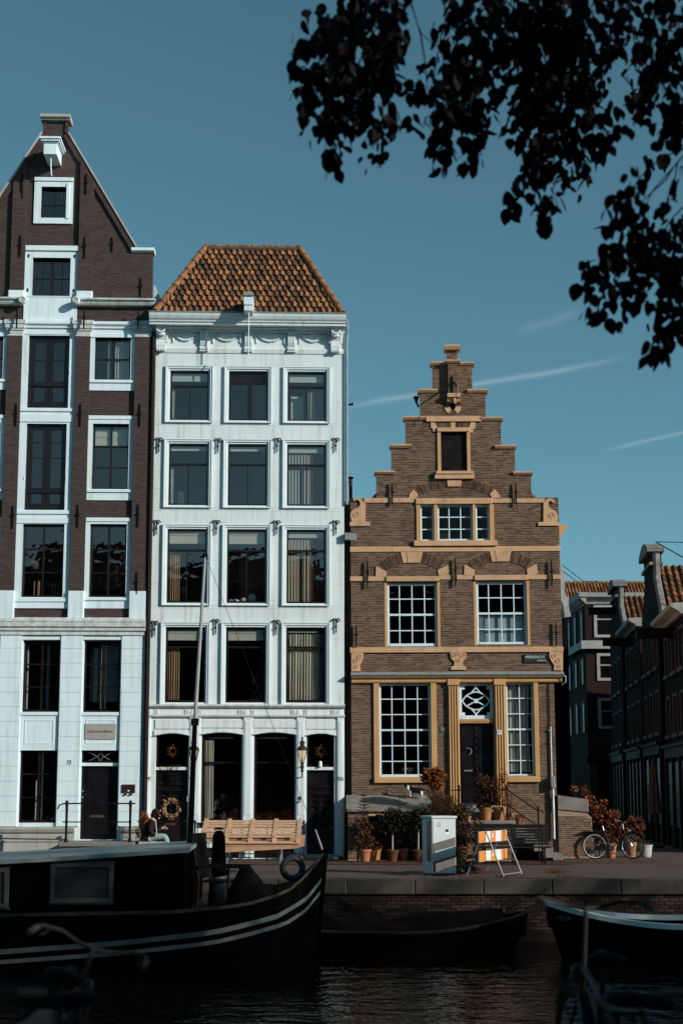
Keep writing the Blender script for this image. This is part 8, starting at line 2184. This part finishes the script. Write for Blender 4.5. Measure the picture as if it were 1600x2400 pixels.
# white apron under the top window and side windows facing the street
zb = ez(1520); MB().box(W0 - .28, W1, -.30, .0, zb, zb + .42).build('bay_apron', m_sw, E)
MB().box(W0 - .30, W0, -.02, 4.5, zb, zb + .38).build('bay_apron', m_sw, E)
for k in range(3):
    for zz0, zz1 in ((1505, 1420), (1600, 1535), (1715, 1640)):
        y0 = .6 + k * 2.1; o = MB().box(W0 - .05, W0 + .01, y0, y0 + .16, ez(zz0), ez(zz1)).box(W0 - .05, W0 + .01, y0 + .9, y0 + 1.06, ez(zz0), ez(zz1)).box(W0 - .05, W0 + .01, y0 + .161, y0 + .899, ez(zz1) - .15, ez(zz1)).build('window', m_sfr, E)
        MB().box(W0 - .02, W0 - .006, y0 + .16, y0 + .9, ez(zz0), ez(zz1) - .15).build('pane', m_sgl, o)
MB().box(W0 - .12, W1, -.15, 0, 3.3, 3.6).build('shop_beam', m_swood, E); MB().box(W0, W0 + .42, -.06, -.002, 0, 3.3).build('corner_pillar', m_sfr, E); MB().box(W0 + .45, W1 - .3, -.03, -.002, .3, 3.3).build('shop_pane', m_sgl, E)
# far house with big tiled roof
YG = 97.0; G = empty('tiled_roof_house', ((1420 - 800) / 3333 * YG, YG, 0)); tag(G, 'far house with a large orange tiled roof closing the side street', 'house', 'houses along the side street')
gx0 = (1326 - 1420) / 3333 * YG; gx1 = (1560 - 1420) / 3333 * YG; ze = ez(1482, YG); zr = ez(1362, YG + 5)
MB().box(gx0, gx1, 0, 10, 0, ze).build('wall', m_sb[0], G)
ro = MB()._add([(gx0, -.1, ze), (gx1, -.1, ze), (gx1, 5, zr), (gx0, 5, zr), (gx0, 10, ze), (gx1, 10, ze)], [(0, 1, 2, 3), (3, 2, 5, 4), (0, 3, 4), (1, 5, 2)]).build('roof', m_sb[1], G)
d = Vector((0, 5.1, zr - ze)); tiles_sheet(ro, (gx0, -.1, ze + .02), (gx1, -.1, ze + .02), None, d.length, d.normalized(), 29, 9, m_stile)
MB().prism([(gx0 - .35, ze - .6), (gx0 + .05, ze - .6), (gx0 + .05, zr + .25), (gx0 - .35, zr + .1)], 0, .3).prism([(gx0 - .05, zr - .5), (gx0 + .5, zr - .5), (gx0 + .5, zr + .15), (gx0 - .05, zr + .15)], 4.7, 5.3).build('roof_edge', m_sw, G, fix=True)
rd = MB()
for i in range(20): rd.ball((gx0 + (gx1 - gx0) * (i + .5) / 20, 5, zr + .06), (.25, .12, .12), 8, 5)
rd.build('ridge_tiles', m_ridge, G)
# pale gable edges next to the step gable house, and wires
pa, pb = at_depth(1311, 1325, 60), at_depth(1325, 1450, 60)
SG = MB()
pts = [(1304, 1325), (1316, 1323), (1318, 1338), (1320, 1380), (1325, 1398), (1330, 1402), (1330, 1418), (1336, 1446), (1322, 1448), (1318, 1420), (1310, 1400)]
SG.prism([(at_depth(x, y, 60).x - pb.x, at_depth(x, y, 60).z) for x, y in pts][::-1], -.15, .25)
o = SG.build('gable_edge', m_sw, None, fix=True); o.location = (pb.x, 60, 0)
E2 = empty('white_gable_house', (pb.x, 60, 0)); tag(E2, 'sliver of a house with weathered white scrolled gable edge behind the step gable house', 'house', 'houses along the side street')
o.parent = E2; o.location = (0, 0, 0)
MB().box(-1.2, .12, .26, 6, 0, at_depth(1320, 1448, 60).z).build('wall', m_sb[2], E2)
wr_m = MB(); a, b = at_depth(1318, 1325, 60), at_depth(1400, 1362, 80)
for dz in (0, -.25): wr_m.tube([(a.x, a.y, a.z + dz), ((a.x + b.x) / 2, 70, (a.z + b.z) / 2 - .35 + dz), (b.x, b.y, b.z)], .018, 5)
o = wr_m.build('overhead_wires', m_iron, None); tag(o, 'thin dark overhead wires running over the side street', 'wires')
a, b = at_depth(1535, 1270, 50), at_depth(1602, 1308, 44); o = MB().tube([(a.x, a.y, a.z), (b.x, b.y, b.z)], .02, 5).tube([(a.x, a.y, a.z), (b.x, b.y, b.z + .5)], .015, 5).build('stay_wires', m_iron, None); tag(o, 'stay wires tied to the pediment of the neck gable', 'wires')

# closed parasol and a hanging sign in the side street
pq = at_depth(1540, 1840, 50); PA = empty('closed_parasol', (pq.x - .25, 49.5, 0)); tag(PA, 'closed pale parasol standing before the dark shop fronts of the side street', 'parasol')
pm_ = MB(); n = 12
for z, r_ in ((1.15, .20), (1.5, .17), (2.2, .13), (2.7, .08), (2.95, .02)): pass
prof = [(.20, 1.15), (.17, 1.5), (.14, 2.1), (.10, 2.7), (.02, 3.0)]
vs_ = [((r_ * (1 + .25 * (k % 2))) * math.cos(6.2832 * k / 16), (r_ * (1 + .25 * (k % 2))) * math.sin(6.2832 * k / 16), z) for r_, z in prof for k in range(16)]
pm_._add(vs_, [(i * 16 + k, i * 16 + (k + 1) % 16, (i + 1) * 16 + (k + 1) % 16, (i + 1) * 16 + k) for i in range(4) for k in range(16)]); pm_.build('canopy', M('parasol_cloth', (.10, .075, .078), None, 5, .9), PA)
MB().tube([(0, 0, 0), (0, 0, 3.1)], .025, 6).build('pole', m_swood, PA); MB().lathe([(.28, 0), (.28, .06), (.05, .10)], (0, 0, 0), 14).build('base', m_iron, PA)
# ================================================================ near quay: trees and the houses behind the camera
m_bark = M('elm_bark', (.035, .026, .022), (.018, .014, .012), 14, .95, .8, 20)
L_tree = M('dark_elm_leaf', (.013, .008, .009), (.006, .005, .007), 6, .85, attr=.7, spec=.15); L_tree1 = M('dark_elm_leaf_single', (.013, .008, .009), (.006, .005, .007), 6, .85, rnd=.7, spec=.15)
def leaf_pts(L_, W_):
    # ovate leaf hanging along -z, folded slightly at the midrib; 10 vertices
    o = [(0, 0), (.30, -.08), (.48, -.30), (.44, -.55), (.24, -.80), (0, -1.0), (-.24, -.80), (-.44, -.55), (-.48, -.30), (-.30, -.08)]
    return [Vector((x * W_, .10 * abs(x) * W_ * 2, z * L_)) for x, z in o]
LF = [(0, 1, 2, 3, 4, 5), (0, 5, 6, 7, 8, 9)]
NT = empty('canal_tree', (6.6, 6.2, 0)); tag(NT, 'leafy canal tree on the near quay with dark branches hanging into the sky', 'tree', 'trees on the near quay')
TX, TY = 6.6, 6.2
def rel_t(px, py, y): v = at_depth(px, py, y); return Vector((v.x - TX, v.y - TY, v.z))
# trunk and limbs, out of the frame to the right and above it
MB().tube([(0, 0, 0), (.05, 0, 1.2), (0, .1, 3), (-.1, .3, 5.2), (-.2, .5, 7.5), (-.1, .6, 10), (.1, .7, 12.5)], [.40, .33, .30, .27, .22, .15, .06], 12).build('trunk', m_bark, NT)
limb_ends = []
def limb(pts, r0, r1):
    n = len(pts); MB().tube(pts, [r0 + (r1 - r0) * i / (n - 1) for i in range(n)], 7).build('limb', m_bark, NT); return [Vector(p) for p in pts]
tops = [rel_t(900, -330, 10.3), rel_t(1180, -360, 10.4), rel_t(1420, -260, 10.2), rel_t(1640, 60, 10.0), rel_t(1660, 500, 9.8)]
A0 = Vector((-.15, .35, 6.2)); A1 = Vector((-.18, .5, 7.6)); A2 = Vector((-.1, .32, 5.0))
lim = []
lim += limb([A1, Vector((-1.2, 2.0, 8.6)), tops[2] + Vector((.5, .2, .4)), tops[1] + Vector((.3, 0, .2)), tops[0]], .13, .03)
lim += limb([A0, Vector((-.8, 2.2, 7.6)), tops[2], rel_t(1300, -60, 10.4)], .10, .02)
lim += limb([A0, Vector((-.5, 2.0, 6.9)), tops[3], rel_t(1540, 150, 10.2)], .09, .02)
lim += limb([A2, Vector((-.4, 2.0, 5.6)), tops[4], rel_t(1590, 620, 9.9)], .08, .015)
P_ = lambda x, y: (640 + x / 1.6333, y / 1.6333)
B_ = [(330, 60, 130, 110), (200, 210, 100, 100), (300, 300, 120, 130), (420, 200, 80, 110), (230, 420, 80, 90), (230, 560, 48, 66), (380, 540, 55, 46), (470, 60, 60, 60), (440, 420, 50, 60), (540, 385, 32, 42), (110, 290, 60, 60), (130, 420, 30, 60), (330, 420, 70, 70),
      (700, 80, 60, 90), (650, 220, 70, 55), (720, 300, 90, 110), (700, 430, 105, 80), (650, 550, 48, 50), (770, 570, 48, 66), (820, 100, 110, 140), (800, 470, 50, 60), (600, 470, 36, 40),
      (900, 200, 90, 110), (1000, 60, 120, 100), (1010, 240, 110, 100), (1080, 350, 120, 100), (1130, 190, 120, 110), (1200, 60, 90, 80), (1000, 420, 90, 90), (1060, 540, 130, 85), (1000, 660, 75, 80), (1060, 790, 46, 66), (1180, 640, 58, 70), (1200, 480, 70, 60), (1280, 530, 26, 48), (940, 420, 36, 46), (935, 740, 26, 34), (1130, 450, 90, 80),
      (1250, 230, 90, 70), (1320, 150, 60, 60), (1400, 250, 60, 46), (1430, 120, 40, 56), (1340, 30, 66, 36), (1500, 200, 70, 56), (1540, 90, 40, 60), (1390, 420, 46, 50), (1470, 340, 85, 80), (1540, 420, 55, 90), (1500, 540, 55, 44), (1480, 10, 46, 22),
      (1330, 800, 60, 44), (1380, 890, 62, 72), (1400, 1000, 66, 72), (1270, 1020, 50, 44), (1210, 1060, 40, 30), (1240, 1165, 56, 30), (1330, 1170, 56, 40), (1450, 1050, 66, 56), (1500, 1150, 60, 72), (1520, 1280, 52, 80), (1550, 900, 26, 56), (1545, 1040, 36, 86), (1395, 740, 26, 18), (1530, 745, 20, 14), (1480, 950, 30, 24), (1565, 660, 14, 26), (1490, 1335, 30, 26)]
rg = random.Random(17); singles = []; many = MB(); tw = MB()
def put_leaf(p, size, rgx):
    L_ = size * rgx.uniform(.6, 1.25); W_ = L_ * rgx.uniform(.6, .84)
    rot = Matrix.Rotation(rgx.random() * 6.28, 3, 'Z') @ Matrix.Rotation(rgx.gauss(0, .45), 3, 'X') @ Matrix.Rotation(rgx.gauss(0, .35), 3, 'Y')
    return L_, W_, rot
me_leaf = None
for k, (bx, by, rx, ry) in enumerate(B_):
    cpx = P_(bx, by); dep = 10.2 + rg.uniform(-.7, .7) - (.3 if by > 700 else 0)
    c = rel_t(*cpx, dep); pxm = dep / 3333.33 / 1.6333
    n = int(rx * ry * 3.14 / 1500 * 4.0) + 6
    # twig from the blob up to the nearest limb point
    src = min(lim, key=lambda q: (q - c).length + (2.0 if q.z < c.z else 0))
    mid_ = (src + c) * .5 + Vector((rg.uniform(-.1, .1), rg.uniform(-.1, .1), .22))
    top_ = c + Vector((0, 0, ry * pxm * .7))
    if not (bx > 1200 and by > 600): tw.tube([top_, c - Vector((0, 0, ry * pxm * .8))], [.006, .003], 5)
    for j in range(3):
        a = rg.uniform(-1, 1); tw.tube([top_, c + Vector((a * rx * pxm * .5, 0, .05)), c + Vector((a * rx * pxm * .9, 0, -ry * pxm * .5))], [.005, .004, .0025], 4)
    for i in range(n):
        while True:
            u, v = rg.uniform(-1, 1), rg.uniform(-1, 1)
            if u * u + v * v < 1: break
        p = c + Vector((u * rx * pxm, rg.uniform(-.45, .45), v * ry * pxm + .04))
        L_, W_, rot = put_leaf(p, .116, rg)
        if len(singles) < 300 and rg.random() < .22:
            if me_leaf is None: me_leaf = MB()._add([tuple(q) for q in leaf_pts(1, 1)], LF).mesh('leaf', L_tree1)
            singles.append((p, rot, L_, W_))
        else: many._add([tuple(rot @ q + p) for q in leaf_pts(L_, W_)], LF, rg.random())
# long hanging twigs seen against the sky
def twig(pts, r_=.007, d=10.0):
    v = [rel_t(*P_(x, y), d) for x, y in pts]; tw.tube(v, [r_ * (1 - .6 * i / (len(v) - 1)) for i in range(len(v))], 5)
for t in ([(500, -120), (525, 0), (560, 120), (620, 180)], [(560, 110), (580, 230), (590, 340), (545, 370)], [(640, -100), (660, 60), (650, 200)], [(1600, 560), (1530, 640), (1450, 730), (1400, 840)], [(1530, 640), (1500, 690), (1420, 760), (1375, 870)], [(1600, 560), (1490, 600), (1400, 680), (1350, 770)], [(1600, 760), (1530, 830), (1460, 930), (1400, 980)], [(1600, 800), (1520, 950), (1450, 1050)], [(1545, 620), (1530, 730)], [(1360, 1000), (1310, 1080), (1290, 1150)], [(1250, -60), (1300, 60), (1340, 200)], [(1500, -60), (1500, 60), (1480, 150)], [(1350, -60), (1370, 90), (1390, 220), (1440, 300)], [(1430, -60), (1450, 60), (1540, 130)], [(370, 430), (385, 480), (390, 540)], [(1200, 440), (1240, 490), (1290, 520)], [(1330, 280), (1370, 330), (1390, 400)]): twig(t)
tw.build('twigs', m_bark, NT, kind='stuff')
cr = MB()
# crown outside the frame: leaf clumps through the volume above and around the trunk
def crown(mb, cen, rad, nclump, per, size, seed, avoid=None, grid=None):
    rx_ = random.Random(seed)
    for _ in range(nclump):
        while True:
            p = Vector((rx_.uniform(-1, 1), rx_.uniform(-1, 1), rx_.uniform(-1, 1)))
            if .3 < p.length < 1: break
        c = Vector((cen[0] + p.x * rad[0], cen[1] + p.y * rad[1], cen[2] + p.z * rad[2]))
        if avoid and avoid(c): continue
        for _ in range(per):
            q = c + Vector((rx_.gauss(0, .34), rx_.gauss(0, .34), rx_.gauss(0, .28)))
            if avoid and avoid(q): continue
            L_, W_, rot = put_leaf(q, size, rx_); mb._add([tuple(rot @ w_ + q) for w_ in leaf_pts(L_, W_)], LF, rx_.random())
def in_view(q):
    w_ = Vector((q.x + TX, q.y + TY, q.z)); 
    if w_.y < .5: return False
    d = w_ - CAM; f = d.y * math.cos(PITCH) + d.z * math.sin(PITCH); u = -d.y * math.sin(PITCH) + d.z * math.cos(PITCH)
    px = CX + FPX * d.x / f; py = PPY - FPX * u / f
    return -80 < px < 1640 and py > -60
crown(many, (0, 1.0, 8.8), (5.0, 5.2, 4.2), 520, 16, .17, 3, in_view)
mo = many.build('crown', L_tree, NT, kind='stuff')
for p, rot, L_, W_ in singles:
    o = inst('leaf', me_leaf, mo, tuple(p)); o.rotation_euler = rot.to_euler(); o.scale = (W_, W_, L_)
# more trees along the near quay (outside the frame, they shade the canal)
def qtree(x, y, h, seed, lab, av=False):
    e = empty('canal_tree', (x, y, 0)); tag(e, lab, 'tree', 'trees on the near quay'); rx_ = random.Random(seed)
    MB().tube([(0, 0, 0), (.05, .02, 2), (.0, .1, 5), (.1, 0, h * .6), (0, .1, h * .85)], [.38, .30, .25, .16, .05], 10).build('trunk', m_bark, e)
    for i in range(7):
        a = 6.28 * i / 7 + rx_.random(); z = 3.8 + i * .8; MB().tube([(0, .05, z), (1.6 * math.cos(a), 1.6 * math.sin(a), z + 1.4), (3.4 * math.cos(a), 3.4 * math.sin(a), z + 2.4)], [.11, .08, .03], 7).build('limb', m_bark, e)
    mb = MB(); crown(mb, (0, 0, h * .63), (4.4, 4.2, h * .37), 520, 15, .24, seed, (lambda q: in_view(Vector((q.x + x - TX, q.y + y - TY, q.z)))) if av else None); mb.build('crown', L_tree, e, kind='stuff')
qtree(14.5, 6.0, 15.5, 41, 'tall canal tree on the near quay next to the overhanging tree')
qtree(22.5, 6.4, 17.5, 42, 'second tall canal tree beyond the overhanging tree on the near quay')
qtree(30.5, 6.1, 19, 43, 'third tall canal tree beyond the overhanging tree on the near quay')
qtree(38.5, 6.2, 20.5, 45, 'fourth tall canal tree beyond the overhanging tree on the near quay')
qtree(46.5, 6.2, 21, 46, 'fifth tall canal tree beyond the overhanging tree on the near quay')
qtree(54, 6.2, 21, 47, 'farthest tall canal tree on the near quay')
qtree(-8.5, 5.4, 14.0, 44, 'canal tree on the near quay behind the parked bicycle with grey handlebar')
qtree(-3.2, -1.8, 13.5, 48, 'canal tree on the near quay left of the bicycle with the pale grip', True)  # added behind the camera to keep sky light off the near quay
qtree(3.6, -2.2, 14, 49, 'canal tree on the near quay right of the bicycle with the tan grip', True)  # second added sky blocker, never seen in the frame
# houses behind the camera
m_nb = [M('near_brick_%d' % i, c, tuple(v * .6 for v in c), 5, .9, .3, 30) for i, c in enumerate(((.07, .04, .03), (.10, .06, .045), (.05, .035, .03)))]
def nearhouse(x, w_, h, i):
    e = empty('near_quay_house', (x, -9.5, 0), R(180)); tag(e, 'plain brick canal house on the near quay, behind the parked bicycles and trees', 'house', 'houses on the near quay')
    holes = []
    for f in range(4):
        for c in range(3): xc = -w_ / 2 + w_ * (c + .5) / 3; holes.append((xc - .55, xc + .55, 1.2 + f * 3.2, 3.3 + f * 3.2))
    wall_sheet(MB(), [(-w_ / 2, w_ / 2, 0, h)], holes, 0, .2).box(-w_ / 2 + .01, -w_ / 2 + .2, .21, 10, 0, h - .02).box(w_ / 2 - .2, w_ / 2 - .01, .21, 10, 0, h - .02).build('wall', m_nb[i % 3], e)
    for r_ in holes:
        o = MB().box(r_[0], r_[0] + .1, .06, .14, r_[2], r_[3]).box(r_[1] - .1, r_[1], .06, .14, r_[2], r_[3]).box(r_[0] + .1, r_[1] - .1, .06, .14, r_[3] - .1, r_[3]).box(r_[0] + .1, r_[1] - .1, .06, .14, r_[2], r_[2] + .1).build('window', m_sfr, e); MB().box(r_[0] + .1, r_[1] - .1, .1, .11, r_[2] + .1, r_[3] - .1).build('pane', m_sgl, o)
    MB()._add([(-w_ / 2, 0, h), (w_ / 2, 0, h), (w_ / 2, 5, h + 3), (-w_ / 2, 5, h + 3), (-w_ / 2, 10, h), (w_ / 2, 10, h)], [(0, 1, 2, 3), (3, 2, 5, 4), (0, 3, 4), (1, 5, 2)]).build('roof', m_nb[2], e)
    MB().prof([(0, h - .3), (-.2, h - .2), (-.4, h), (-.4, h + .15), (0, h + .2)], -w_ / 2, w_ / 2).build('cornice', m_sw, e)
xh = -31.0
for i in range(10):
    w_ = (6.5, 7.2, 6.0)[i % 3]; nearhouse(xh + w_ / 2, w_ - .02, 13.8 + (i * 37 % 5) * .45, i); xh += w_
